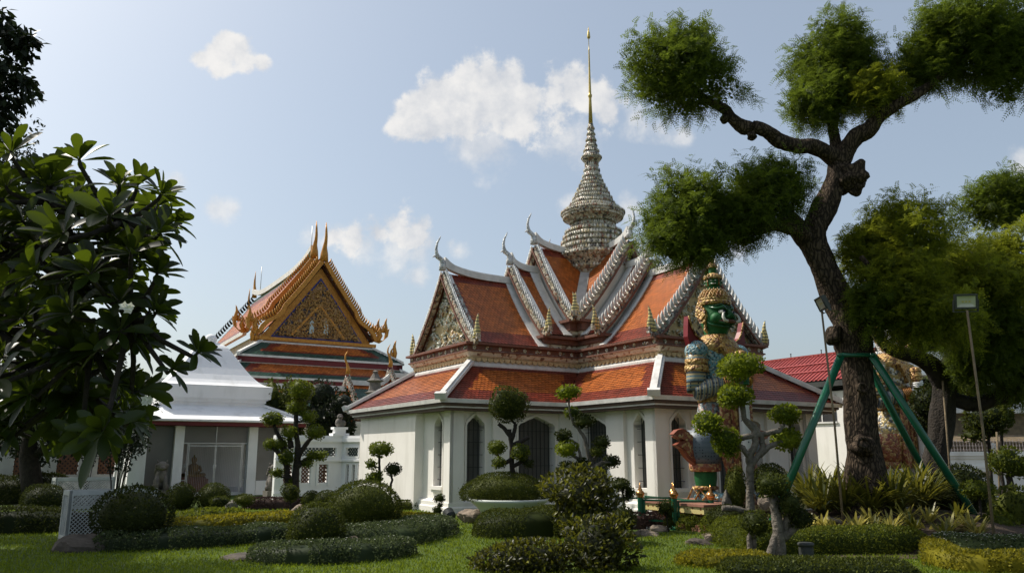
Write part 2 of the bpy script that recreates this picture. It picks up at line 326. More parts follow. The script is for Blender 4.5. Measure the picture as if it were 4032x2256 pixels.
# ------------------------------------------------------------------ mesh helpers
class MB:
    """collects vertices and faces with a material slot each; build() links them as ONE mesh object"""
    def __init__(s): s.v = []; s.f = []; s.m = []; s.sm = []
    def add(s, verts, faces, mi=0, smooth=False):
        o = len(s.v)
        s.v.extend([tuple(p) for p in verts])
        s.f.extend([tuple(i+o for i in f) for f in faces])
        s.m.extend([mi]*len(faces)); s.sm.extend([smooth]*len(faces))
    def quad(s, a, b, c, d, mi=0): s.add([a, b, c, d], [(0, 1, 2, 3)], mi)
    def boxf(s, O, t, n, x0, x1, d0, d1, z0, z1, mi=0):
        O = Vector(O); Z = Vector((0, 0, 1))
        P = [O+t*x+n*d+Z*z for z in (z0, z1) for d in (d0, d1) for x in (x0, x1)]
        s.add(P, [(0, 1, 3, 2), (4, 6, 7, 5), (0, 4, 5, 1), (2, 3, 7, 6), (0, 2, 6, 4), (1, 5, 7, 3)], mi)
    def box(s, x0, x1, y0, y1, z0, z1, mi=0):
        s.boxf((0, 0, 0), Vector((1, 0, 0)), Vector((0, 1, 0)), x0, x1, y0, y1, z0, z1, mi)
    def prism(s, O, t, n, pts, d0, d1, mi=0, up=Vector((0, 0, 1))):
        O = Vector(O); k = len(pts)
        P = [O+t*x+up*z+n*d0 for x, z in pts]+[O+t*x+up*z+n*d1 for x, z in pts]
        F = [tuple(range(k)), tuple(range(2*k-1, k-1, -1))]+[(i, (i+1) % k, (i+1) % k+k, i+k) for i in range(k)]
        s.add(P, F, mi)
    def tube(s, path, rad, n=8, mi=0, smooth=True, cap=True, wob=0.0, flat=1.0, flatdir=None):
        path = [Vector(p) for p in path]
        if isinstance(rad, (int, float)): rad = [rad]*len(path)
        V = []; ref = None
        for i, p in enumerate(path):
            d = (path[min(i+1, len(path)-1)]-path[max(i-1, 0)])
            if d.length < 1e-9: d = Vector((0, 0, 1))
            d.normalize()
            if ref is None:
                ref = Vector((1, 0, 0)) if abs(d.x) < 0.8 else Vector((0, 1, 0))
                if flatdir is not None: ref = Vector(flatdir)
            a = (ref-d*ref.dot(d)); a.normalize(); b = d.cross(a); ref = a
            for k in range(n):
                an = 2*math.pi*k/n
                r = rad[i]*(1+(random.uniform(-wob, wob) if wob else 0))
                V.append(p+a*math.cos(an)*r*flat+b*math.sin(an)*r)
        F = [(i*n+k, i*n+(k+1) % n, (i+1)*n+(k+1) % n, (i+1)*n+k) for i in range(len(path)-1) for k in range(n)]
        if cap: F += [tuple(range(n-1, -1, -1)), tuple(range((len(path)-1)*n, len(path)*n))]
        s.add(V, F, mi, smooth)
    def lathe(s, c, prof, n=24, mi=0, smooth=False, sx=1.0, sy=1.0, ax=None, ay=None):
        c = Vector(c); ax = ax or Vector((1, 0, 0)); ay = ay or Vector((0, 1, 0)); V = []
        for r, z in prof:
            for k in range(n):
                an = 2*math.pi*k/n
                V.append(c+ax*math.cos(an)*r*sx+ay*math.sin(an)*r*sy+Vector((0, 0, z)))
        F = [(i*n+k, i*n+(k+1) % n, (i+1)*n+(k+1) % n, (i+1)*n+k) for i in range(len(prof)-1) for k in range(n)]
        F += [tuple(range(n-1, -1, -1)), tuple(range((len(prof)-1)*n, len(prof)*n))]
        s.add(V, F, mi, smooth)
    def ball(s, c, rx, ry=None, rz=None, n=10, m=6, mi=0, smooth=True):
        ry = ry or rx; rz = rz or rx
        prof = [(math.sin(math.pi*i/m), -math.cos(math.pi*i/m)) for i in range(m+1)]
        prof[0] = (1e-3, -1); prof[-1] = (1e-3, 1)
        V = [Vector(c)+Vector((p*math.cos(2*math.pi*k/n)*rx, p*math.sin(2*math.pi*k/n)*ry, z*rz)) for p, z in prof for k in range(n)]
        F = [(i*n+k, i*n+(k+1) % n, (i+1)*n+(k+1) % n, (i+1)*n+k) for i in range(m) for k in range(n)]
        s.add(V, F, mi, smooth)
    def loft(s, rings, mi=0, smooth=True, cap=True):
        n = len(rings[0]); V = [p for r in rings for p in r]
        F = [(i*n+k, i*n+(k+1) % n, (i+1)*n+(k+1) % n, (i+1)*n+k) for i in range(len(rings)-1) for k in range(n)]
        if cap: F += [tuple(range(n-1, -1, -1)), tuple(range((len(rings)-1)*n, len(rings)*n))]
        s.add(V, F, mi, smooth)
    def build(s, name, mats, parent=None):
        if not isinstance(mats, (list, tuple)): mats = [mats]
        me = bpy.data.meshes.new(name)
        off = origin_of(parent)
        me.from_pydata([(p[0]-off.x, p[1]-off.y, p[2]-off.z) for p in s.v], [], s.f)
        for m in mats: me.materials.append(m)
        me.polygons.foreach_set('material_index', s.m)
        me.polygons.foreach_set('use_smooth', s.sm)
        o = bpy.data.objects.new(name, me); COL.objects.link(o)
        if parent is not None: o.parent = parent
        return o

def origin_of(o):
    v = Vector((0, 0, 0))
    while o is not None:
        v = v+Vector(o.location); o = o.parent
    return v

def np_mesh(name, V, F, mats, parent=None, mi=None, smooth=False):
    """fast mesh from arrays; F is (n, 4) or (n, 3)"""
    me = bpy.data.meshes.new(name)
    off = np.array(origin_of(parent))
    V = np.asarray(V, dtype=np.float32)-off.astype(np.float32); F = np.asarray(F, dtype=np.int32)
    k = F.shape[1]
    me.vertices.add(len(V)); me.vertices.foreach_set('co', V.ravel())
    me.loops.add(F.size); me.loops.foreach_set('vertex_index', F.ravel())
    me.polygons.add(len(F)); me.polygons.foreach_set('loop_start', np.arange(0, F.size, k, dtype=np.int32))
    if not isinstance(mats, (list, tuple)): mats = [mats]
    for m in mats: me.materials.append(m)
    if mi is not None: me.polygons.foreach_set('material_index', np.asarray(mi, dtype=np.int32))
    if smooth: me.polygons.foreach_set('use_smooth', np.ones(len(F), dtype=bool))
    me.update(calc_edges=True)
    o = bpy.data.objects.new(name, me); COL.objects.link(o)
    if parent is not None: o.parent = parent
    return o

def tag(o, label, cat, group=None, kind=None):
    o['label'] = label; o['category'] = cat
    if group: o['group'] = group
    if kind: o['kind'] = kind
    return o
def thing(name, label, cat, loc, group=None):
    o = bpy.data.objects.new(name, None); COL.objects.link(o)
    o.location = loc; o.empty_display_size = 0.3
    return tag(o, label, cat, group)
def V3(p): return np.array([p[0], p[1], p[2]], dtype=float)
def unit(a): return a/np.maximum(np.linalg.norm(a, axis=-1, keepdims=True), 1e-9)

# ---- foliage arrays
def leaf_quads(P, D, N, L, Wd, fold=0.25):
    """one folded leaf per row: base P, direction D, face normal N, length L, half width Wd"""
    D = unit(D); S = unit(np.cross(N, D)); N2 = np.cross(D, S)
    L = np.asarray(L).reshape(-1, 1); Wd = np.asarray(Wd).reshape(-1, 1)
    a = P; m = P+D*L*0.45
    b = m+S*Wd+N2*Wd*fold; d = m-S*Wd+N2*Wd*fold; c = P+D*L
    V = np.stack([a, b, c, d], 1).reshape(-1, 3)
    F = np.arange(len(V)).reshape(-1, 4)
    return V, F
def join(parts):
    Vs, Fs, o = [], [], 0
    for v, f in parts:
        Vs.append(v); Fs.append(f+o); o += len(v)
    return np.concatenate(Vs), np.concatenate(Fs)
def ell_core(c, r, k=0.88, n=20, m=10, zmin=None):
    th = np.linspace(0.02, math.pi-0.02, m+1); ph = np.arange(n)*2*math.pi/n
    T, Ph = np.meshgrid(th, ph, indexing='ij')
    P = np.stack([np.sin(T)*np.cos(Ph)*r[0]*k, np.sin(T)*np.sin(Ph)*r[1]*k, np.cos(T)*r[2]*k], -1).reshape(-1, 3)+c
    if zmin is not None: P[:, 2] = np.maximum(P[:, 2], zmin)
    i = np.arange(m)[:, None]*n; j = np.arange(n)[None, :]; j2 = (j+1) % n
    F = np.stack([i+j, i+j2, i+n+j2, i+n+j], -1).reshape(-1, 4)
    return P, F
def lumpy(U, seed, amp):
    """smooth bumps on a unit sphere so that no two clipped balls share one outline"""
    r2 = np.random.default_rng(seed); s = np.ones(len(U))
    for _ in range(7):
        k = r2.normal(size=3)*2.6; s += amp*0.38*np.sin(U@k+r2.uniform(0, 6.28))
    return s[:, None]
def ball_leaves(c, r, size, dens=1.0, core=True, zmin=None, hang=0.0, seed=None, amp=0.10):
    """a clipped ball, dome or pad: many small leaves standing on an uneven ellipsoid"""
    c = V3(c); r = np.array(r, dtype=float)
    seed = seed if seed is not None else int(rng.integers(1e9))
    area = 4*math.pi*((r[0]*r[1])**1.6/3+(r[0]*r[2])**1.6/3+(r[1]*r[2])**1.6/3)**(1/1.6)
    n = int(max(60, area/(size*size)*2.6*dens))
    U = unit(rng.normal(size=(n, 3)))
    lum = lumpy(U, seed, amp)
    rad = 1.05-np.abs(rng.normal(0, 0.06, (n, 1)))+(rng.random((n, 1)) < 0.06)*rng.uniform(0, 0.10, (n, 1))
    P = c+U*r*lum*rad
    Nn = unit(U/r)
    D = unit(Nn*0.65+rng.normal(0, 0.55, (n, 3))+np.array([0, 0, 0.25-hang]))
    NN = unit(Nn+rng.normal(0, 0.45, (n, 3)))
    L = size*rng.uniform(0.7, 1.35, n)
    if zmin is not None:
        k = P[:, 2] > zmin; P, D, NN, L = P[k], D[k], NN[k], L[k]
    parts = [leaf_quads(P, D, NN, L, L*0.30)]
    if core:
        cp, cf = ell_core(np.zeros(3), np.ones(3), 1.0, 18, 9)
        cp = c+cp*r*0.86*lumpy(unit(cp), seed, amp)
        if zmin is not None: cp[:, 2] = np.maximum(cp[:, 2], zmin)
        parts.append((cp, cf))
    return join(parts)
def hedge_leaves(path, w, h, size, z0=0.0, dens=1.0, pw=0.55, seed=0):
    """a clipped hedge or bed along a ground path: rounded box section, rounded ends"""
    path = [V3((p[0], p[1], 0)) for p in path]
    r2 = np.random.default_rng(seed+11)
    ph = r2.uniform(0, 6.28, 6); kk = r2.uniform(1.5, 5.0, 6)
    def sgn(a, p): return np.sign(a)*np.abs(a)**p
    seg = [np.linalg.norm(path[i+1]-path[i]) for i in range(len(path)-1)]
    T = sum(seg); per = 2*h+2*w
    n = int((T*per+math.pi*w*(h+w))/(size*size)*2.6*dens)
    t = rng.uniform(-w, T+w, n)
    ag = np.linspace(0, math.pi, 600); gx = sgn(np.cos(ag), pw)*w; gz = np.abs(np.sin(ag))**pw*h     # even spacing round the section
    gl = np.concatenate([[0], np.cumsum(np.hypot(np.diff(gx), np.diff(gz)))]); an = np.interp(rng.random(n)*gl[-1], gl, ag)
    cum = np.concatenate([[0], np.cumsum(seg)])
    tc_ = np.clip(t, 0, T-1e-6); ix = np.clip(np.searchsorted(cum, tc_, side='right')-1, 0, len(seg)-1)
    pa = np.array(path)[ix]; pb = np.array(path)[ix+1]
    fr = ((tc_-cum[ix])/np.array(seg)[ix])[:, None]
    base = pa+(pb-pa)*fr
    dv = unit(pb-pa); nv = np.stack([-dv[:, 1], dv[:, 0], np.zeros(n)], 1)
    over = (t-tc_)/w                                   # -1..1 beyond the ends
    wl = w*np.sqrt(np.maximum(0.0, 1-over**2))
    hb = h*(1+0.05*np.sin(kk[0]*t+ph[0])+0.04*np.sin(kk[1]*t+ph[1]))*np.power(np.maximum(0.02, 1-np.abs(over)**3), 0.6)
    wl = wl*(1+0.07*np.sin(kk[2]*t+ph[2])+0.05*np.sin(kk[3]*t+ph[3]))
    x = sgn(np.cos(an), pw); z = sgn(np.sin(an), pw)
    sh = (1-np.abs(rng.normal(0, 0.05, n))+(rng.random(n) < 0.05)*rng.uniform(0, 0.10, n))
    P = base+dv*(over*w)[:, None]+nv*(x*wl*sh)[:, None]+np.array([0, 0, 1])*((z*hb*sh)+z0)[:, None]
    Nn = unit(nv*(np.cos(an)*1.0)[:, None]+dv*over[:, None]+np.array([0, 0, 1])*np.sin(an)[:, None])
    D = unit(Nn*0.6+rng.normal(0, 0.55, (n, 3))+np.array([0, 0, 0.25])); NN = unit(Nn+rng.normal(0, 0.5, (n, 3)))
    L = size*rng.uniform(0.7, 1.35, n)
    parts = [leaf_quads(P, D, NN, L, L*0.30)]
    # inner body
    ts = np.concatenate([[-0.8*w], np.linspace(0, T, max(4, int(T/0.25))), [T+0.8*w]]); ans = np.linspace(0, math.pi, 13)
    rows = []
    for tt in ts:
        t1 = min(max(tt, 0), T-1e-6); i = min(max(int(np.searchsorted(cum, t1, side='right')-1), 0), len(seg)-1)
        b0 = path[i]+(path[i+1]-path[i])*((t1-cum[i])/seg[i]); d0 = unit(path[i+1]-path[i]); n0 = np.array([-d0[1], d0[0], 0])
        o_ = (tt-t1)/w; ww = 0.80*w*math.sqrt(max(0.0, 1-o_*o_)); hh = 0.84*h*(1 if abs(o_) < 0.01 else 0.7)
        ww *= (1+0.07*math.sin(kk[2]*tt+ph[2])+0.05*math.sin(kk[3]*tt+ph[3]))
        hh *= (1+0.05*math.sin(kk[0]*tt+ph[0])+0.04*math.sin(kk[1]*tt+ph[1]))
        rows.append(b0+d0*(o_*w)+n0*(sgn(np.cos(ans), pw)*ww)[:, None]+np.array([0, 0, 1])*(np.abs(np.sin(ans))**pw*hh+z0)[:, None])
    cp = np.concatenate(rows); k = len(ans)
    cf = np.array([(i*k+j, i*k+j+1, (i+1)*k+j+1, (i+1)*k+j) for i in range(len(ts)-1) for j in range(k-1)])
    parts.append((cp, cf))
    return join(parts)
def scatter_on(V, F, n, up_only=True):
    """points and directions taken from leaves of a leaf array that look up"""
    q = V[F]; c = q.mean(1); nn = np.cross(q[:, 1]-q[:, 0], q[:, 3]-q[:, 0])
    k = np.argsort(-c[:, 2]+rng.normal(0, 0.1, len(c)))[:max(n*3, 10)]
    k = rng.choice(k, min(n, len(k)), replace=False)
    return c[k]
def fronds(P, D, N, L, K=6, lw=0.30, droop=0.25):
    """feather leaves: K pairs of leaflets on a drooping stalk"""
    n = len(P); D = unit(D); S = unit(np.cross(N, D)); U = np.cross(S, D)
    L = np.asarray(L).reshape(n, 1, 1, 1)
    t = (np.arange(K)+0.6)/K
    t = t.reshape(1, K, 1, 1)
    side = np.array([1., -1.]).reshape(1, 1, 2, 1)
    P_ = P.reshape(n, 1, 1, 3); D_ = D.reshape(n, 1, 1, 3); S_ = S.reshape(n, 1, 1, 3); U_ = U.reshape(n, 1, 1, 3)
    base = P_+D_*L*t+np.array([0, 0, -1.0])*L*droop*t*t
    ll = L*0.34*(1-0.45*t)
    dirv = S_*side*0.9+D_*0.45+np.array([0, 0, -0.18])
    base = np.broadcast_to(base, (n, K, 2, 3)); tip = base+dirv*ll
    wv = D_*ll*lw*0.5
    mid = (base+tip)*0.5
    V = np.stack([base, mid+wv, tip, mid-wv], 3).reshape(-1, 3)
    return V, np.arange(len(V)).reshape(-1, 4)

# ------------------------------------------------------------------ temple axes (shared by all buildings of the compound)
TH = R(58.8214)
v = Vector((math.sin(TH), math.cos(TH), 0)); u = Vector((-math.cos(TH), math.sin(TH), 0))
Z = Vector((0, 0, 1))
HC = Vector((2.896, 28.348, 0))                       # centre of the cross-shaped hall
def H(p, q, z): return HC+v*p+u*q+Z*z

def tile_panel(mb, O, A, B, N, la, lb, tw, th, inside=None, colour=None, sag=0.0):
    """lapped glazed tiles with pointed ends on the plane O + a*A + b*B"""
    nb = max(1, int(round(lb/th))); th = lb/nb
    na = int(la/tw)+2
    def P(a, b, lift):
        t = min(max(b/lb, 0), 1)
        return O+A*a+B*b+N*(lift-sag*4*t*(1-t))
    for j in range(nb):
        b0 = j*th
        for i in range(-1, na):
            a0 = (i+0.5*(j % 2))*tw
            am, bm = a0+tw/2, b0+th*0.5
            if inside is not None:
                if not inside(am, bm): continue
            elif am < 0 or am > la: continue
            mi = colour(am, bm) if colour else 0
            k = len(mb.v); g = 0.004
            jl = random.uniform(-0.002, 0.004)
            mb.v += [tuple(P(a0+g, b0+th*1.25, 0.003)), tuple(P(a0+tw-g, b0+th*1.25, 0.003)), tuple(P(a0+tw-g, b0+th*0.30, 0.016+jl)), tuple(P(am, b0, 0.022+jl)), tuple(P(a0+g, b0+th*0.30, 0.016+jl))]
            mb.f.append((k, k+1, k+2, k+3, k+4)); mb.m.append(mi); mb.sm.append(False)

def strip(mb, path, side, up, w, h, mi=0):
    """a rectangular bar swept along a path: width w along side, height h along up (up may be one vector or one per point)"""
    rings = []
    for i, p in enumerate(path):
        U = up[i] if isinstance(up, list) else up
        rings.append([p-side*w/2, p+side*w/2, p+side*w/2+U*h, p-side*w/2+U*h])
    mb.loft(rings, mi, smooth=False)

def slope_pts(E, T, N, sag, n=10):
    return [E+(T-E)*(i/n)-N*(sag*4*(i/n)*(1-i/n)) for i in range(n+1)]

def horn(mb, base, d, s=1.0, mi=0, n=8):
    """slender roof-end horn: swells, leans out in a beak and curls back to a thin tip"""
    pts = [(0, -0.05), (0.0, 0.12), (0.03, 0.30), (0.20, 0.40), (0.24, 0.52), (0.26, 0.68), (0.22, 0.88), (0.13, 1.05), (0.10, 1.14)]
    rad = [0.13, 0.12, 0.085, 0.085, 0.060, 0.048, 0.038, 0.024, 0.008]
    mb.tube([base+d*x*s+Z*z*s for x, z in pts], [r*s for r in rad], n, mi)
    mb.tube([base+d*(0.20*s)+Z*0.42*s, base+d*(0.34*s)+Z*0.40*s, base+d*(0.38*s)+Z*0.34*s], [0.05*s, 0.03*s, 0.006*s], 6, mi)

def flame(mb, base, d, s=1.0, mi=0):
    """upright flame finial standing at the foot of a verge: three tongues stepping up, with crest points"""
    for k, (x, h, r) in enumerate(((0.0, 0.78, 0.085), (0.13, 0.46, 0.065), (0.22, 0.25, 0.05))):
        b = base-d*x*s
        mb.tube([b, b+Z*h*0.3*s+d*0.03*s, b+Z*h*0.65*s-d*0.01*s, b+Z*h*0.88*s+d*0.03*s, b+Z*h*s+d*0.07*s], [r*0.9*s, r*1.1*s, r*0.75*s, r*0.4*s, r*0.06*s], 7, mi)

def verge(parent, E0, E1, apex, d, N0, N1, sag, board, fin, side_w=0.14, board_h=0.23, step=0.19, fin_h=0.24, fin_r=0.062, end_curl=0.3):
    """verge boards of one gable with their curled feet and the row of curved fins along the top"""
    for E, N in ((E0, N0), (E1, N1)):
        out = (E-apex); out.z = 0; out.normalize()
        P = slope_pts(E, apex, N, sag, 12)
        foot = [E+out*end_curl*1.15+Z*end_curl*0.75, E+out*end_curl*1.02+Z*end_curl*0.22, E+out*end_curl*0.6-Z*0.02, E+out*0.08-Z*0.06]
        path = foot+P[1:]
        mb = MB()
        ups = []
        for i in range(len(path)):
            t = path[min(i+1, len(path)-1)]-path[max(i-1, 0)]; t.normalize()
            nn = d.cross(t); nn.normalize()
            if nn.dot(N) < 0: nn = -nn
            ups.append(nn)
        rings = []
        for i, p in enumerate(path):
            k = min(1.0, 0.35+i*0.22)
            rings.append([p-d*side_w/2-ups[i]*board_h*0.45*k, p+d*side_w/2-ups[i]*board_h*0.45*k, p+d*side_w/2+ups[i]*board_h*0.55*k, p-d*side_w/2+ups[i]*board_h*0.55*k])
        mb.loft(rings, 0, smooth=False)
        strip(mb, [p-ups[i]*board_h*0.33+d*0.02 for i, p in enumerate(path)][3:], d, [q for q in ups][3:], side_w+0.05, 0.05, 1)
        vb = mb.build('verge_board', [board, M['rust']], parent)
        mf = MB()
        L = (apex-E).length; n = int(L/step)
        for i in range(1, n+1):
            t = i/n*0.97
            p = E+(apex-E)*t-N*(sag*4*t*(1-t))+N*board_h*0.5
            tg = (apex-E).normalized()
            mf.tube([p-tg*0.07, p+N*fin_h*0.45-tg*0.05, p+N*fin_h*0.85+tg*0.02, p+N*fin_h*1.15+tg*fin_h*0.55], [fin_r, fin_r, fin_r*0.75, 0.008], 6, 0)
        mf.build('verge_fins', [fin], vb)

def pediment_relief(mb, c, l, W, z0, Hh, d, n, inset=0.25, rs=0.07):
    """porcelain flowers, buds and leaves standing on the pediment"""
    for _ in range(n):
        for _t in range(20):
            x = random.uniform(-1, 1)*(W-inset); z = random.uniform(0.06, Hh-0.3)
            if abs(x) < (W-inset)*(1-z/(Hh-0.15))-0.02: break
        p = c+l*x+Z*(z0+z)
        r = random.uniform(0.5, 1.25)*rs
        if random.random() < 0.55:
            for k in range(5):
                an = 2*math.pi*k/5+random.random()
                mb.ball(p+l*math.cos(an)*r*0.75+Z*math.sin(an)*r*0.75+d*0.03, r*0.45, r*0.45, r*0.45, 5, 3, 0, False)
            mb.ball(p+d*0.06, r*0.35, r*0.35, r*0.35, 5, 3, 0, False)
        else:
            an = random.uniform(0, 6.28); a = l*math.cos(an)+Z*math.sin(an)
            mb.tube([p-a*r*1.2, p+d*0.04, p+a*r*1.3], [0.008, r*0.5, 0.006], 5, 0, False)

# ================================================================== the cross-shaped hall with its spire
hall = thing('temple_hall', 'white cross-plan temple hall with stacked orange tiled gables and a tall porcelain-covered spire', 'temple', HC)
AL_W, AR_W, W_W = 7.25, 6.95, 3.12
def cruci(dA, dW=None, AL=0, AR=0, W=0):
    dW = dA if dW is None else dW
    AL, AR, W = AL+dA, AR+dA, W+dW
    return [(-W, -AR), (W, -AR), (W, -W), (AL, -W), (AL, W), (W, W), (W, AR), (-W, AR), (-W, W), (-AL, W), (-AL, -W), (-W, -W)]
def sweep(mb, AL, AR, W, prof):
    """moulding carried round the cross plan: prof = [(offset, z, slot of the face up to the next point)]"""
    rings = [[H(p, q, z) for p, q in cruci(o, o, AL, AR, W)] for o, z, m in prof]
    for i in range(len(prof)-1):
        for k in range(12):
            mb.quad(rings[i][k], rings[i][(k+1) % 12], rings[i+1][(k+1) % 12], rings[i+1][k], prof[i][2])

def arch_top(x0, x1, z1, hh):
    w = x1-x0; c = (x0+x1)/2
    prof = [(-0.5, 0.0), (-0.5, 0.22), (-0.44, 0.42), (-0.34, 0.52), (-0.24, 0.68), (-0.12, 0.80), (0, 1.0), (0.12, 0.80), (0.24, 0.68), (0.34, 0.52), (0.44, 0.42), (0.5, 0.22), (0.5, 0.0)]
    return [(c+px*w, z1-hh+pz*hh) for px, pz in prof]
def wall_side(mb, O, t, n, L, ztop, openings, pil, parent, door_names=()):
    """one wall with real openings under pointed arches; each opening gets a window part (frame, screen, iron grille)"""
    x = 0.0
    for (x0, x1, z0, z1, kind) in sorted(openings):
        mb.boxf(O, t, n, x, x0, -0.35, 0, 0, ztop); x = x1
        if z0 > 0.02: mb.boxf(O, t, n, x0, x1, -0.35, 0, 0, z0)
        hh = min(0.40, 0.6*(x1-x0)+0.12)
        arc = arch_top(x0, x1, z1, hh)
        mb.prism(O, t, n, [(x0, ztop)]+arc+[(x1, ztop)], -0.35, 0.0)
        # window
        w = MB()
        w.boxf(O, t, n, x0-0.02, x1+0.02, -0.33, -0.28, z0-0.02, z1+0.05, 0)
        win = w.build(kind, [M['screen']], parent)
        f = MB()
        fw = 0.055
        arco = [(c[0]+(fw if c[0] > (x0+x1)/2 else -fw if c[0] < (x0+x1)/2 else 0), c[1]+(fw*1.1 if i > 1 and i < len(arc)-2 else 0)) for i, c in enumerate(arc)]
        for i in range(len(arc)-1):
            f.prism(O, t, n, [arc[i], arc[i+1], arco[i+1], arco[i]], 0.0, 0.035)
        f.boxf(O, t, n, x0-fw, x0, 0, 0.035, z0, arc[0][1]); f.boxf(O, t, n, x1, x1+fw, 0, 0.035, z0, arc[-1][1])
        if z0 > 0.02:
            f.boxf(O, t, n, x0-0.12, x1+0.12, 0, 0.10, z0-0.10, z0-0.002); f.boxf(O, t, n, x0-0.08, x1+0.08, 0, 0.06, z0-0.17, z0-0.102)
        f.build('frame', [M['wall']], win)
        g = MB()
        nb = max(3, int((x1-x0)/0.13))
        for k in range(1, nb):
            xx = x0+(x1-x0)*k/nb
            g.boxf(O, t, n, xx-0.009, xx+0.009, -0.13, -0.112, z0, z1-hh*0.35)
        for k in range(5):
            zz = z0+(z1-hh-z0)*(k+0.5)/4.6
            g.boxf(O, t, n, x0, x1, -0.11, -0.098, zz-0.007, zz+0.007)
        g.build('grille', [M['bar']], win)
    mb.boxf(O, t, n, x, L, -0.35, 0, 0, ztop)
    for (a, b, dd) in pil:
        mb.boxf(O, t, n, a, b, 0, dd, 0, ztop-0.002)

ZT = 2.86
mb = MB()
# gable end towards the courtyard (right arm), then its side, the side of the left arm and the left arm's end
wall_side(mb, H(-W_W, -AR_W, 0), v, -u, 2*W_W, ZT, [(0.52, 1.05, 0.72, 2.72, 'window'), (2.25, 4.0, 0.02, 2.75, 'doorway'), (5.2, 5.73, 0.72, 2.72, 'window')], [(-0.12, 0.30, 0.10), (1.25, 2.05, 0.10), (4.2, 5.0, 0.10), (5.95, 6.36, 0.10)], hall)
wall_side(mb, H(-W_W, -W_W, 0), -u, -v, AR_W-W_W, ZT, [(0.55, 1.75, 0.02, 2.68, 'doorway'), (2.95, 3.45, 0.72, 2.72, 'window')], [(0.0, 0.40, 0.08), (1.85, 2.62, 0.12), (3.53, 3.94, 0.12)], hall)
wall_side(mb, H(-W_W, -W_W, 0), -v, -u, AL_W-W_W, ZT, [(0.65, 1.95, 0.02, 2.72, 'doorway'), (3.08, 3.66, 0.72, 2.72, 'window')], [(0.0, 0.5, 0.08), (2.10, 2.86, 0.12), (3.80, 4.24, 0.12)], hall)
wall_side(mb, H(-AL_W, -W_W, 0), u, -v, 2*W_W, ZT, [(0.52, 1.05, 0.72, 2.72, 'window')], [(-0.12, 0.28, 0.10), (1.85, 6.5, 0.28)], hall)
for O, t, n, L in ((H(AL_W, -W_W, 0), u, v, 2*W_W), (H(W_W, -AR_W, 0), u, v, AR_W-W_W), (H(W_W, -W_W, 0), v, -u, AL_W-W_W), (H(-W_W, AR_W, 0), v, u, 2*W_W),
                   (H(-AL_W, W_W, 0), v, u, AL_W-W_W), (H(-W_W, W_W, 0), u, -v, AR_W-W_W), (H(W_W, W_W, 0), v, u, AL_W-W_W), (H(W_W, W_W, 0), u, v, AR_W-W_W)):
    mb.boxf(O, t, n, 0, L, -0.35, 0, 0, ZT)
    mb.boxf(O, t, n, 0, 0.42, 0, 0.1, 0, ZT-0.002); mb.boxf(O, t, n, L-0.42, L, 0, 0.1, 0, ZT-0.002)
sweep(mb, AL_W, AR_W, W_W, [(0.0, 0.0, 0), (0.16, 0.0, 0), (0.16, 0.16, 0), (0.13, 0.20, 0), (0.13, 0.30, 0), (0.0, 0.36, 0)])
mb.build('wall', [M['wall']], hall)
# eave mouldings
mb = MB()
EL, ER, EW, EZ = 7.9, 7.66, 3.77, 3.04
sweep(mb, EL, ER, EW, [(-0.62, 2.80, 0), (-0.20, 2.80, 0), (-0.20, 2.84, 0), (-0.14, 2.86, 1), (-0.14, 2.90, 0), (-0.07, 2.93, 0), (-0.07, 2.985, 0), (0.0, 2.985, 2), (0.02, 3.10, 2), (-0.10, 3.11, 2), (-0.12, 3.02, 2)])
mb.build('eave_moulding', [M['fascia'], M['trim'], M['trim']], hall)
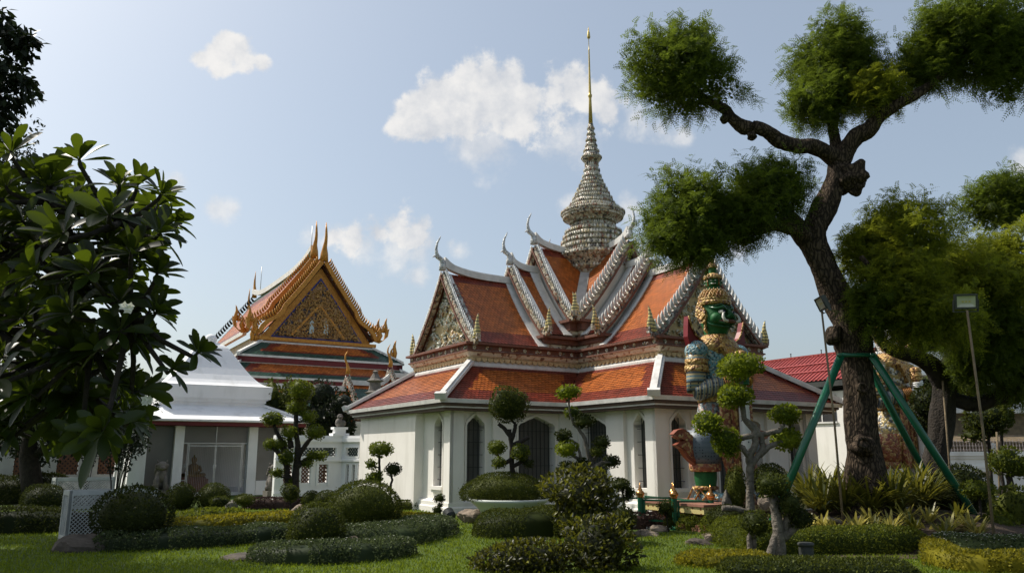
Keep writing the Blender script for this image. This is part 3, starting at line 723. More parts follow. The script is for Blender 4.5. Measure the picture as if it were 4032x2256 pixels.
# lower roof
ML, MR, MW, MZ = 6.08, 5.98, 1.98, 4.27
def lower_roof():
    mb = MB(); hips = MB()
    for d, l, Ae, Am in ((-v, -u, EL, ML), (v, -u, EL, ML), (-u, -v, ER, MR), (u, -v, ER, MR)):
        # end slope
        run = Ae-Am; lb = math.hypot(run, MZ-EZ)
        B = (-d*run+Z*(MZ-EZ)).normalized(); N = (d*(MZ-EZ)+Z*run).normalized()
        O = HC+d*Ae-l*EW+Z*(EZ+0.02)
        def ins(a, b): f = b/lb; m = f*(EW-MW); return m < a < 2*EW-m
        def colr(a, b):
            f = b/lb; m = f*(EW-MW)
            return 1 if b < 0.55 or b > lb-0.32 or a < m+0.55 or a > 2*EW-m-0.55 else 0
        tile_panel(mb, O, l, B, N, 2*EW, lb, 0.125, 0.115, ins, colr)
        k = O-N*0.03
        mb.quad(k, k+l*2*EW, k+l*(2*EW-(EW-MW))+B*lb, k+l*(EW-MW)+B*lb, 2)
        for sg in (1, -1):
            # side slopes of this arm
            L = l*sg; run2 = EW-MW; lb2 = math.hypot(run2, MZ-EZ)
            B2 = (-L*run2+Z*(MZ-EZ)).normalized(); N2 = (L*(MZ-EZ)+Z*run2).normalized()
            O2 = HC+L*EW+Z*(EZ+0.02)
            def ins2(a, b): f = b/lb2; return EW-f*run2 < a < Ae-f*(Ae-Am)
            def col2(a, b):
                f = b/lb2
                return 1 if b < 0.55 or b > lb2-0.32 or a > Ae-f*(Ae-Am)-0.6 or a < EW-f*run2+0.45 else 0
            tile_panel(mb, O2, d, B2, N2, Ae, lb2, 0.125, 0.115, ins2, col2)
            k = O2-N2*0.03
            mb.quad(k+d*EW, k+d*Ae, k+d*Am+B2*lb2, k+d*MW+B2*lb2, 2)
            h0 = HC+d*(Ae+0.03)+L*(EW+0.03)+Z*(EZ+0.03); h1 = HC+d*Am+L*MW+Z*(MZ+0.04)
            sd = (d-L).normalized(); up = (h1-h0).cross(sd).normalized(); up = up if up.z > 0 else -up
            strip(hips, [h0, h1], sd, up, 0.26, 0.09, 0); strip(hips, [h0, h1], sd, up, 0.14, 0.15, 0)
            strip(hips, [h0-(h1-h0).normalized()*0.04, h0+(h1-h0).normalized()*0.10], sd, up, 0.32, 0.18, 0)
    mb.build('lower_roof', [M['tile_o'], M['tile_r'], M['underroof']], hall)
    sweep(hips, ML, MR, MW, [(0.10, MZ-0.06, 0), (0.10, MZ+0.03, 0), (0.03, MZ+0.10, 0), (0.03, MZ+0.13, 0), (-0.05, MZ+0.13, 0)])
    hips.build('hip_ridge', [M['trim']], hall)
lower_roof()
# neck and cornice: cream fringe, stencilled band, rust bands with porcelain flowers
mb = MB()
sweep(mb, ML, MR, MW, [(0.0, MZ, 0), (0.0, 4.42, 0), (0.05, 4.44, 0), (0.05, 4.50, 1), (0.14, 4.56, 1), (0.20, 4.66, 2), (0.23, 4.66, 2), (0.23, 4.70, 3), (0.18, 4.72, 2), (0.18, 4.86, 2), (0.30, 4.88, 2), (0.30, 4.95, 2), (-0.5, 4.96, 2)])
corn = mb.build('cornice', [M['pedcream'], M['cream'], M['rust'], M['mosd']], hall)
mb = MB(); fr = MB()
ring = [H(p, q, 0) for p, q in cruci(0.0, 0.0, ML+0.19, MR+0.19, MW+0.19)]
ring2 = [H(p, q, 0) for p, q in cruci(0.0, 0.0, ML+0.055, MR+0.055, MW+0.055)]
for k in range(12):
    a, b = ring[k], ring[(k+1) % 12]; L = (b-a).length; t = (b-a)/L; n = Vector((t.y, -t.x, 0))
    m = int(L/0.42)
    for i in range(m):
        p = a+t*L*(i+0.5)/m+Z*4.79
        for q in range(5):
            an = 2*math.pi*q/5+i
            mb.ball(p+t*math.cos(an)*0.04+Z*math.sin(an)*0.04, 0.028, 0.028, 0.028, 5, 3, 0, False)
        if i % 2: mb.tube([p+t*0.09-Z*0.03, p+t*0.15+Z*0.02, p+t*0.20-Z*0.01], [0.02, 0.022, 0.005], 5, 0, False)
    a, b = ring2[k], ring2[(k+1) % 12]; L = (b-a).length; t = (b-a)/L; n = Vector((t.y, -t.x, 0))
    m = int(L/0.2)
    for i in range(m):                                   # scalloped fringe hanging under the band
        c = a+t*L*(i+0.5)/m
        fr.prism(c, t, n, [(-0.095, 4.50), (-0.085, 4.42), (0, 4.37), (0.085, 4.42), (0.095, 4.50)], 0.0, 0.04)
mb.build('porcelain_relief', [M['flower']], corn); fr.build('scalloped_fringe', [M['pedcream']], corn)

TIERS = [(6.05, 3.30, 4.97, 2.12, 7.50), (3.42, 2.30, 5.42, 2.12, 8.03), (2.40, 0.0, 6.02, 2.16, 8.92)]
def tier(d, l, k, near):
    s1, s0, z0, Wd, Hh = TIERS[k]
    sag = 0.10
    roof = MB(); ed = MB(); E = []; Ns = []
    apex = HC+d*s1+Z*Hh
    for sg in (1, -1):
        L = l*sg
        lb = math.hypot(Wd, Hh-z0); B = (-L*Wd+Z*(Hh-z0)).normalized(); N = (L*(Hh-z0)+Z*Wd).normalized()
        O = HC+L*Wd+Z*z0+d*s0
        la = s1-s0
        bw = 0.32 if k == 0 else 0.14
        def ins(a, b):
            if not (0.0 < a < la): return False
            return k < 2 or a > Wd*(1-b/lb)+0.05
        def colr(a, b): return 1 if b < 0.62 or b > lb-0.38 or a > la-bw-0.1 or a < bw else 0
        tile_panel(roof, O, d, B, N, la, lb, 0.125, 0.115, ins, colr, sag)
        pts = slope_pts(O, O+B*lb, N, sag, 10)
        for i in range(10):
            if k == 2 and True:
                a0 = Wd*(1-i/10); a1 = Wd*(1-(i+1)/10)
            else: a0 = a1 = 0
            roof.quad(pts[i]+d*a0-N*0.03, pts[i]+d*la-N*0.03, pts[i+1]+d*la-N*0.03, pts[i+1]+d*a1-N*0.03, 2)
        E.append(HC+L*Wd+Z*z0+d*s1); Ns.append(N)
        ed_up = [N]*11
        # white flashing on this roof beside the higher gable, and beside its own verge
        if k < 2:
            strip(ed, [p+d*0.20 for p in pts], d, ed_up, 0.34, 0.045, 0)
        strip(ed, [p+d*(la-0.17) for p in pts], d, ed_up, 0.16, 0.05, 0)
        if k == 2:
            strip(ed, [HC+(d+L).normalized()*(math.sqrt(2)*Wd*(1-i/10))+Z*(z0+(Hh-z0)*i/10-0.06) for i in range(0, 9)], (d-L).normalized(), Z, 0.34, 0.12, 0)
    tr = roof.build('tiered_roof', [M['tile_o'], M['tile_r'], M['underroof']], hall)
    # ridge cap sweeping up to the horn
    rp = [HC+d*(s0+(s1-s0)*i/12)+Z*(Hh-0.05+0.28*(i/12)**4) for i in range(13)]
    strip(ed, rp, l, Z, 0.22, 0.20, 0); strip(ed, [p+Z*0.20 for p in rp], l, Z, 0.12, 0.05, 0)
    strip(ed, rp[9:], l, [Z*(0.2+0.16*((i)/3)**2) for i in range(4)], 0.15, 1.0, 0)
    ed.build('ridge_cap', [M['trim']], tr)
    fin = M['tooth'] if d.dot(-u) > 0.5 else M['grey_fin']
    verge(tr, E[0]+d*0.02, E[1]+d*0.02, apex+d*0.02, d, Ns[0], Ns[1], sag, M['mosa'] if k or d.dot(-v) > 0.5 else M['mosd'], fin, **({} if d.dot(-u) > 0.5 else dict(step=0.13, fin_h=0.15, fin_r=0.045)))
    hb = MB(); horn(hb, apex+d*0.06+Z*0.18, d, 1.0); hb.build('horn_finial', [M['grey_fin']], tr)
    for sg in (1, -1):
        fb = MB(); flame(fb, HC+d*(s1+0.02)+l*sg*(Wd+0.27)+Z*(z0+0.05), l*sg, 1.0); fb.build('flame_finial', [M['striped']], tr)
    # pediment
    pm = MB()
    O = HC+d*(s1-0.22)
    pm.prism(O, l, d, [(-Wd+0.02, z0), (Wd-0.02, z0), (0, Hh-0.05)], -0.1, 0.0, 0)
    if k == 0:
        for sg in (1, -1):
            a = Vector((0, 0, 0)); e0 = O+l*sg*(Wd-0.15)+Z*(z0+0.02); e1 = O+Z*(Hh-0.25)
            strip(pm, [e0, e1], d, (Z*1.2+l*sg*1.0).normalized(), 0.12, 0.16, 1)
        pd = pm.build('pediment', [M['pedcream'], M['mosd']], tr)
        if near:
            rl = MB(); pediment_relief(rl, O+d*0.01, l, Wd, z0, Hh-z0, d, 230, 0.32, 0.085); rl.build('porcelain_relief', [M['flower']], pd)
    else:
        pm.prism(O, l, d, [(-0.5, Hh-0.80), (0.5, Hh-0.80), (0, Hh-0.12)], 0.002, 0.04, 1)
        for sg in (1, -1):
            strip(pm, [O+l*sg*(Wd-0.22)+Z*(z0+0.0), O+Z*(Hh-0.42)], d, (Z*1.2+l*sg).normalized(), 0.06, 0.10, 1)
        pm.build('pediment', [M['wall'], M['mosd']], tr)
for k in range(3):
    tier(-v, -u, k, True); tier(-u, -v, k, True); tier(v, u, k, False); tier(u, v, k, False)
# stepped cornice blocks under the two upper tiers
mb = MB()
for (A, Wd, zb, zt) in ((3.42, 2.10, 4.90, 5.40), (2.42, 2.14, 5.40, 6.0)):
    sweep(mb, A, A, Wd, [(-0.14, zb, 0), (-0.06, zb+0.10, 0), (-0.06, zb+0.20, 1), (0.02, zb+0.22, 1), (0.02, zt-0.14, 1), (0.14, zt-0.12, 1), (0.14, zt-0.03, 1), (-0.5, zt, 1)])
mb.build('upper_cornice', [M['cream'], M['rust']], hall)

# spire
SP = HC+Vector((0.21, 0, 0))
def spz(yc): return at(2324, yc/1.2014, SP.y).z
def spr(hw, yc): return (at(2324+hw/1.2014, yc/1.2014, SP.y)-at(2324, yc/1.2014, SP.y)).length
prof = [(1420, 118), (1392, 122), (1370, 128), (1358, 134), (1352, 128), (1322, 124), (1300, 130), (1294, 140), (1278, 146), (1266, 152), (1250, 160), (1240, 172), (1226, 180), (1214, 178), (1208, 160), (1192, 150), (1188, 158), (1172, 154), (1166, 145), (1160, 150), (1146, 147),
        (1140, 138), (1134, 142), (1120, 138), (1114, 128), (1108, 132), (1096, 127), (1090, 116), (1084, 108), (1076, 98), (1066, 96), (1060, 104), (1050, 116), (1042, 126), (1034, 138), (1026, 147), (1014, 148), (1006, 140), (998, 128), (988, 120), (976, 104), (966, 103), (958, 94),
        (948, 92), (940, 82), (926, 80), (918, 71), (904, 70), (896, 61), (884, 60), (876, 52), (864, 51), (856, 44), (840, 43), (830, 40), (818, 37), (800, 33), (780, 30), (768, 36), (758, 45), (742, 46), (732, 38), (722, 35), (708, 33), (700, 26), (682, 26), (674, 21), (660, 23), (648, 18), (634, 19), (624, 15), (606, 16), (596, 13), (588, 12)]
mb = MB()
mb.lathe(SP, [(spr(122, 1400), 5.5)]+[(spr(h_, y_), spz(y_)) for y_, h_ in prof], 40, 0, False)
spire = mb.build('spire', [M['mosa']], hall)
mb = MB()
for yc, hw, n, sz in ((1340, 128, 34, 1.7), (1285, 150, 44, 1.0), (1226, 182, 52, 1.0), (1206, 165, 56, 1.2), (1183, 158, 52, 1.2), (1158, 152, 48, 1.3), (1132, 143, 46, 1.2), (1106, 133, 44, 1.2), (1080, 105, 44, 1.0), (1058, 108, 48, 1.0),
                      (1036, 140, 54, 0.9), (1014, 150, 56, 0.9), (996, 127, 50, 1.0), (972, 105, 44, 1.0), (946, 93, 40, 1.0), (924, 81, 36, 1.0), (902, 71, 32, 1.0), (882, 61, 28, 0.9), (862, 52, 26, 0.9), (840, 44, 20, 1.1), (812, 37, 16, 1.3), (786, 31, 14, 1.3),
                      (750, 47, 24, 0.8), (720, 36, 18, 0.9), (694, 27, 14, 0.8), (668, 24, 12, 0.8), (640, 19, 10, 0.8), (612, 16, 10, 0.8)):
    r, z = spr(hw, yc), spz(yc); s = 0.075*sz
    n = int(n*1.5); s *= 0.8
    for k in range(n):
        an = 2*math.pi*(k+0.5*(int(yc) % 2))/n; o = Vector((math.cos(an), math.sin(an), 0)); t = Vector((-o.y, o.x, 0))
        c = SP+o*r+Z*z; w = min(2.4*math.pi*r/n*0.42, 0.10)
        mb.add([c-t*w, c+o*0.028, c+t*w, c-o*0.02, c+Z*s*1.6+o*0.015, c-Z*s*0.7], [(0, 1, 4), (1, 2, 4), (2, 3, 4), (3, 0, 4), (1, 0, 5), (2, 1, 5), (3, 2, 5), (0, 3, 5)], 0)
mb.build('porcelain_petals', [M['petal']], spire)
mb = MB()
r0, r1 = spr(0.8, 500), 0
mb.lathe(SP, [(r0*h_, spz(y_)) for y_, h_ in ((592, 13), (470, 8), (462, 9), (458, 12), (450, 12), (446, 8), (440, 8), (330, 5.2), (240, 3.8), (236, 4.6), (233, 2.2), (186, 1.8), (183, 8), (176, 10.5), (166, 8), (158, 7.5), (150, 4.5), (140, 3), (127, 0.5))], 12, 0, True)
mb.build('gilded_needle', [M['needle']], spire)

# ================================================================== ordination hall with the golden gable
P0 = at(1258, 1340, 58.0)
def Ub(a, b, z): return Vector((P0.x, P0.y, 0))+v*a+u*b+Z*z
ubo = thing('ordination_hall', 'distant temple hall with a golden carved gable and orange and green tiled roof', 'temple', Ub(0, 8, 0))
M['goldped'] = mosaic('gilt_scrollwork', [(0, (0.28, 0.15, 0.05)), (0.36, (0.035, 0.03, 0.045)), (0.62, (0.38, 0.22, 0.08)), (0.85, (0.12, 0.065, 0.03))], 4.2, 0.5, 0.9, (1, 1, 0.7))
def gable_roof(b0, b1, zb, Wd, Hh, bw):
    mb = MB(); lb = math.hypot(Wd, Hh-zb)
    for sg in (-1, 1):
        L = v*sg; B = (-L*Wd+Z*(Hh-zb)).normalized(); N = (L*(Hh-zb)+Z*Wd).normalized()
        O = Ub(0, b0, zb)+L*Wd
        def colr(a, b):
            e = min(a, b1-b0-a, b, lb-b)
            return 2 if e < bw else 1 if e < 2*bw else 0
        tile_panel(mb, O, u, B, N, b1-b0, lb, 0.30, 0.30, None, colr, 0.14)
        pts = slope_pts(O, O+B*lb, N, 0.14, 8)
        for i in range(8): mb.quad(pts[i]-N*0.06, pts[i]+u*(b1-b0)-N*0.06, pts[i+1]+u*(b1-b0)-N*0.06, pts[i+1]-N*0.06, 3)
    return mb.build('main_roof', [M['tile_o'], M['tile_r'], M['tile_g'], M['underroof']], ubo)
r1 = gable_roof(0.0, 3.0, 10.2, 4.35, 16.0, 0.0001)
r2 = gable_roof(2.7, 23.0, 10.6, 4.75, 16.8, 0.75)
def gilt_verge(parent, b, zb, Wd, Hh):
    apex = Ub(0, b, Hh)
    for sg in (-1, 1):
        L = v*sg; N = (L*(Hh-zb)+Z*Wd).normalized(); E = Ub(0, b, zb)+L*Wd
        P = slope_pts(E, apex, N, 0.14, 16)
        q = [p+N*(0.16*math.sin(min(1, i/6)*2*math.pi)*(1 if i < 6 else 0)) for i, p in enumerate(P)]
        foot = [E+L*0.95+Z*0.9, E+L*0.85+Z*0.25, E+L*0.45-Z*0.12]
        mb = MB(); path = foot+q
        strip(mb, path, -u, N, 0.24, 0.32, 0)
        vb = mb.build('verge_board', [M['gold']], parent)
        tf = MB(); tg = (apex-E).normalized()
        for i in range(34):
            t = 0.03+0.95*i/33; f = t*16; i0 = min(15, int(f)); p = q[i0]+(q[i0+1]-q[i0])*(f-i0)+N*0.38
            tf.tube([p-tg*0.08, p+N*0.2, p+N*0.36+tg*0.16], [0.085, 0.08, 0.01], 5, 0)
        tf.build('verge_fins', [M['gold']], vb)
        ff = MB(); flame(ff, E+L*0.92+Z*0.75, L, 1.55); ff.tube([E+L*0.25, E+L*0.55+Z*0.5, E+L*0.4+Z*0.95, E+L*0.6+Z*1.3], [0.2, 0.16, 0.1, 0.02], 6, 0)
        ff.build('flame_finial', [M['gold']], parent)
    hb = MB()
    pts = [(0, -0.2, .34), (0, 0.35, .30), (0.05, 0.9, .18), (0.25, 1.3, .13), (0.3, 1.7, .11), (0.22, 2.3, .08), (0.12, 2.9, .02)]
    hb.tube([apex-u*x+Z*(z+0.35) for x, z, r in pts], [r for x, z, r in pts], 8, 0)
    hb.build('horn_finial', [M['gold']], parent)
gilt_verge(r1, -0.05, 10.2, 4.35, 16.0); gilt_verge(r2, 2.6, 10.6, 4.75, 16.8)
mb = MB()
rp = [Ub(0, 2.9+20.2*i/16, 16.75+0.9*abs(i/8-1)**4) for i in range(17)]
strip(mb, rp, v, Z, 0.5, 0.45, 0)
for sg in (-1, 1):
    strip(mb, [Ub(sg*4.9, 3, 10.4), Ub(sg*4.9, 23, 10.4)], v, Z, 0.3, 0.3, 0)
mb.build('ridge_cap', [M['trim']], r2)
mb = MB()
for b in (23.0, 25.2):
    for sg in (0,):
        a = Ub(0, b, 17.2 if b < 24 else 15.8)
        mb.tube([a, a+Z*0.8, a+u*0.25+Z*1.3, a+u*0.3+Z*1.9, a+u*0.15+Z*2.8], [0.26, 0.16, 0.12, 0.09, 0.015], 7, 0)
mb.build('horn_finial', [M['gold']], r2)
for x, y, z in ((0.1, 3.9, 17.1), (0.1, 21.0, 17.2)):
    mb = MB(); mb.tube([Ub(x, y, z), Ub(x, y, z+2.9)], 0.035, 5); mb.build('lightning_rod', [M['metal']], r2)
# far verge teeth on the rear gable
mb = MB()
for i in range(26):
    t = i/25; p = Ub(-4.9*(1-t), 23.1, 10.5+6.3*t); mb.tube([p, p+Z*0.3-v*0.25, p+Z*0.6-v*0.2], [0.13, 0.1, 0.01], 5)
mb.build('verge_fins', [M['bar']], r2)
# pediment
mb = MB()
mb.prism(Ub(0, 0.5, 0), v, -u, [(-4.3, 9.95), (4.3, 9.95), (0, 15.7)], -0.1, 0.0, 1)
mb.prism(Ub(0, 0.5, 0), v, -u, [(-3.55, 10.05), (3.55, 10.05), (0, 14.9)], 0.004, 0.06, 2)
mb.prism(Ub(0, 0.5, 0), v, -u, [(-3.40, 10.15), (3.40, 10.15), (0, 14.7)], 0.062, 0.10, 0)
for sg in (-1, 1):
    strip(mb, [Ub(sg*2.0, 0.36, 10.2), Ub(0, 0.36, 12.6)], -u, (Z+v*sg*1.1).normalized(), 0.14, 0.16, 1)
for x in (-0.55, 0.55): mb.prism(Ub(x, 0.36, 0), v, -u, [(-0.17, 10.5), (0.17, 10.5), (0.17, 11.3), (0, 11.55), (-0.17, 11.3)], 0, 0.06, 3)
pd = mb.build('pediment', [M['goldped'], M['gold'], mat('blue_glass_ground', (0.02, 0.03, 0.22), None, 4, 0.3), mat('pale_mirror_panel', (0.45, 0.52, 0.52), None, 4, 0.3)], r1)
mb = MB()
for i in range(520):
    for _ in range(20):
        x = random.uniform(-3.3, 3.3); z = random.uniform(0.1, 4.5)
        if abs(x) < 3.35*(1-z/4.6): break
    p = Ub(x, 0.38, 10.15+z); an = random.uniform(0, 6.28); r = random.uniform(0.08, 0.16); a = v*math.cos(an)+Z*math.sin(an); bq = v*-math.sin(an)+Z*math.cos(an)
    mb.tube([p-a*r, p-a*r*0.2+bq*r*0.8-u*0.05, p+a*r*0.8+bq*r*0.5-u*0.08, p+a*r*0.9-bq*r*0.3-u*0.05, p+a*r*0.2-bq*r*0.2], [0.012, 0.045, 0.055, 0.04, 0.012], 5)
mb.build('gilt_scrolls', [mat('gilt_carving', (0.44, 0.26, 0.09), (0.28, 0.15, 0.05), 5, 0.45, metal=0.3)], pd)
mb = MB()
mb.boxf(Ub(0, 0, 0), v, -u, -4.5, 4.5, -0.6, 0.15, 9.70, 9.95, 0); mb.boxf(Ub(0, 0, 0), v, -u, -4.35, 4.35, -0.6, 0.05, 9.5, 9.70, 1)
# two skirt roofs under the pediment, each with maroon fascia
def skirt(b_t, z_t, w_t, b_b, z_b, w_b):
    t = MB()
    run = b_t-b_b; lb = math.hypot(run, z_t-z_b); B = (u*run+Z*(z_t-z_b)).normalized(); N = (-u*(z_t-z_b)+Z*run).normalized()
    O = Ub(-w_b, b_b, z_b)
    def ins(a, b): m = (w_b-w_t)*b/lb; return m < a < 2*w_b-m
    def colr(a, b):
        m = (w_b-w_t)*b/lb; e = min(a-m, 2*w_b-m-a)
        return 2 if b < 0.5 or e < 1.0 else 1 if b < 0.8 or e < 1.6 else 0
    tile_panel(t, O, v, B, N, 2*w_b, lb, 0.25, 0.2, ins, colr)
    t.quad(O-N*0.05, O+v*2*w_b-N*0.05, O+v*(w_b+w_t)+B*lb-N*0.05, O+v*(w_b-w_t)+B*lb-N*0.05, 3)
    for sg in (-1, 1):
        L = v*sg; rn = w_b-w_t; lb2 = math.hypot(rn, z_t-z_b); B2 = (-L*rn+Z*(z_t-z_b)).normalized(); N2 = (L*(z_t-z_b)+Z*rn).normalized()
        O2 = Ub(sg*w_b, b_b, z_b)
        def ins2(a, b): return a > run*b/lb2
        tile_panel(t, O2, u, B2, N2, 24, lb2, 0.3, 0.25, ins2, lambda a, b: 2 if b < 0.6 or a < run*b/lb2+0.9 else 1 if b < 1.0 else 0)
        k = O2-N2*0.05
        t.quad(k, k+u*24, k+u*24+B2*lb2, k+u*run+B2*lb2, 3)
    o = t.build('skirt_roof', [M['tile_o'], M['tile_r'], M['tile_g'], M['underroof']], ubo)
    w = MB()
    for sg in (-1, 1): strip(w, [Ub(sg*w_b, b_b, z_b+0.03), Ub(sg*w_t, b_t, z_t+0.03)], (v*sg+u).normalized(), Z, 0.26, 0.16, 0)
    w.boxf(Ub(0, b_b, 0), v, -u, -w_b-0.1, w_b+0.1, -0.3, 0.05, z_b-0.12, z_b+0.03, 0)
    w.boxf(Ub(0, b_b, 0), v, -u, -w_b+0.02, w_b-0.02, -0.5, -0.02, z_b-0.5, z_b-0.12, 1)
    for sg in (-1, 1):
        w.boxf(Ub(sg*w_b, b_b, 0), u, v*sg, -0.05, 24, -0.3, 0.05, z_b-0.12, z_b+0.03, 0); w.boxf(Ub(sg*w_b, b_b, 0), u, v*sg, 0.02, 24, -0.5, -0.02, z_b-0.5, z_b-0.12, 1)
    w.boxf(Ub(0, b_t, 0), v, -u, -w_t-0.05, w_t+0.05, -0.3, 0.06, z_t-0.08, z_t+0.10, 0)
    w.build('roof_trim', [M['trim'], M['redpaint']], o)
skirt(0.0, 9.55, 4.3, -1.6, 8.38, 6.2); skirt(-1.45, 7.85, 6.0, -3.1, 6.75, 7.6)
mb.build('gable_beam', [M['gold'], M['rust']], ubo)
mb = MB(); mb.boxf(Ub(0, 0, 0), v, u, -6.4, 6.4, 0.3, 24.5, 0, 7.0); mb.boxf(Ub(0, 0, 0), v, u, -4.1, 4.1, 0.62, 22.9, 7.0, 10.4); mb.build('wall', [M['wall']], ubo)
for a, b, z in ((5.7, -1.0, 8.8), (7.3, -2.2, 7.9), (-4.9, 0.1, 9.6)):
    mb = MB(); flame(mb, Ub(a, b, z), v if a > 0 else -v, 1.9); mb.build('flame_finial', [M['gold']], ubo)

# ================================================================== cloister gallery with its little gate roofs
G0 = at(1150, 1515, 46.0)
def Ga(a, b, z): return Vector((G0.x, G0.y, 0))+v*a+u*b+Z*z
gal = thing('cloister_gallery', 'long low cloister gallery with dark green tiles, orange tile border and white ridge', 'gallery', Ga(-6, 0, 0))
def long_roof(parent, a0, a1, zr, drop, run, name='gallery_roof', ends=True, tw=0.2):
    mb = MB()
    for sg in (-1, 1):
        L = u*sg; lb = math.hypot(run, drop); B = (-L*run+Z*drop).normalized(); N = (L*drop+Z*run).normalized()
        O = Ga(a0, 0, zr-drop)+L*run
        def colr(a, b): return 0 if b > lb-0.45 or a > a1-a0-0.45 or a < 0.4 and ends else 1 if b > lb-0.0 else 2
        tile_panel(mb, O, v, B, N, a1-a0, lb, tw, 0.2, None, colr)
        mb.quad(O-N*0.05, O+v*(a1-a0)-N*0.05, O+v*(a1-a0)+B*lb-N*0.05, O+B*lb-N*0.05, 3)
    o = mb.build(name, [M['tile_o'], M['tile_r'], M['tile_g'], M['underroof']], parent)
    t = MB(); rp = [Ga(a0+(a1-a0)*i/12, 0, zr-0.02+0.5*max(0, (i-7)/5)**3*(1 if ends else 0)) for i in range(13)]
    strip(t, rp, u, Z, 0.35, 0.30, 0)
    if ends: strip(t, rp[8:], u, Z, 0.2, 0.42, 0)
    t.build('ridge_cap', [M['trim']], o)
    return o
go = long_roof(gal, -16, 3.3, 5.35, 2.1, 2.2, ends=False)
mb = MB(); mb.boxf(Ga(0, 0, 0), v, -u, -16, 9, -1.8, 1.6, 0, 3.3); mb.build('wall', [M['wall']], gal)
def little_gable(parent, a, zr, drop, run, hs=0.75):
    """verge boards, horn and dark trim of one small gable end of the gallery"""
    for sg in (-1, 1):
        E = Ga(a, 0, zr-drop)+u*sg*run; A = Ga(a, 0, zr+0.1); N = (u*sg*drop+Z*run).normalized()
        mb = MB(); strip(mb, [E-Z*0.15+u*sg*0.1, E, A], v, N, 0.22, 0.25, 0)
        for i in range(14):
            p = E+(A-E)*(i+0.5)/14+N*0.24; mb.tube([p, p+N*0.14, p+N*0.25+(A-E).normalized()*0.1], [0.06, 0.05, 0.008], 5, 0)
        mb.build('verge_board', [M['mosd']], parent)
    A = Ga(a, 0, zr+0.45); mb = MB()
    mb.tube([A, A+v*0.0+Z*0.35, A-v*0.12+Z*0.8, A-v*0.22+Z*1.15, A-v*0.14+Z*1.5, A-v*0.02+Z*1.62] if False else [A+v*x*hs*1.3+Z*z*hs*1.3 for x, z in ((0, 0), (0.03, 0.3), (-0.05, 0.6), (-0.22, 0.95), (-0.2, 1.2), (-0.05, 1.5))], [r*hs for r in (0.20, 0.17, 0.10, 0.08, 0.06, 0.015)], 7, 0)
    mb.build('horn_finial', [M['gold']], parent)
g1 = long_roof(gal, 3.4, 6.2, 5.75, 2.1, 2.2); little_gable(g1, 3.4, 5.95, 2.3, 2.3)
g2 = long_roof(gal, 6.2, 9.2, 6.35, 2.1, 2.2); little_gable(g2, 6.2, 6.55, 2.3, 2.3)
# gate roof crossing the gallery, its gable turned to the court
mb = MB(); tr = MB()
for sg in (-1, 1):
    L = v*sg; lb = math.hypot(2.0, 2.6); B = (-L*2.0+Z*2.6).normalized(); N = (L*2.6+Z*2.0).normalized()
    O = Ga(10.2, -2.2, 4.3)+L*2.0
    tile_panel(mb, O, u, B, N, 4.4, lb, 0.2, 0.2, None, lambda a, b: 0 if a < 0.4 or b > lb-0.4 else 2)
    mb.quad(O-N*0.05, O+u*4.4-N*0.05, O+u*4.4+B*lb-N*0.05, O+B*lb-N*0.05, 3)
    strip(tr, [O-u*0.05-L*0.0, O-u*0.05+B*lb], u, N, 0.25, 0.28, 1)
    for i in range(12):
        p = O-u*0.05+B*lb*(i+0.5)/12+N*0.28; tr.tube([p, p+N*0.15, p+N*0.28+B*0.1], [0.06, 0.05, 0.008], 5, 1)
    strip(tr, [O+u*0.35, O+u*0.35+B*lb], u, N, 0.25, 0.07, 0)
g3 = mb.build('gate_roof', [M['tile_o'], M['tile_r'], M['tile_g'], M['underroof']], gal)
strip(tr, [Ga(10.2, -2.2, 6.95), Ga(10.2, -1.2, 6.9), Ga(10.2, 2.2, 6.85)], v, Z, 0.3, 0.3, 0)
tr.prism(Ga(10.2, -2.0, 0), v, -u, [(-1.9, 4.3), (1.9, 4.3), (0, 6.7)], -0.05, 0, 1)
A = Ga(10.2, -2.25, 7.1); tr.tube([A, A+Z*0.5, A+Z*1.0-u*0.15, A+Z*1.5-u*0.12, A+Z*2.0], [0.2, 0.16, 0.1, 0.07, 0.012], 7, 1)
tr.build('verge_board', [M['trim'], M['gold']], g3)
mb = MB(); mb.boxf(Ga(10.2, 0, 0), v, u, -1.6, 1.6, -1.8, 1.8, 0, 4.4, 0)
for z in (2.3, 2.9, 3.5): mb.boxf(Ga(9.6, 0, 0), v, u, -3.5, 3.5, -3.3+z*0.25, 1.9, z, z+0.22, 1)
mb.build('gate_body', [M['wall'], M['redpaint']], g3)
# grey stone pagoda finial rising by the gallery
b = at(1475, 1560, 43.0); b.z = 0
mb = MB(); zz = at(1475, 1560, 43.0).z
mb.lathe(b, [(0.55, 0), (0.55, zz-0.8), (0.6, zz-0.6), (0.42, zz-0.5), (0.42, zz+0.1), (0.58, zz+0.2), (0.36, zz+0.3), (0.30, zz+0.75), (0.50, zz+0.85), (0.30, zz+0.98), (0.2, zz+1.15), (0.12, zz+1.3), (0.18, zz+1.36), (0.03, zz+1.45)], 8, 0)
tag(mb.build('stone_pagoda', [M['stone']]), 'grey weathered stone pagoda standing before the cloister roofs', 'pagoda')

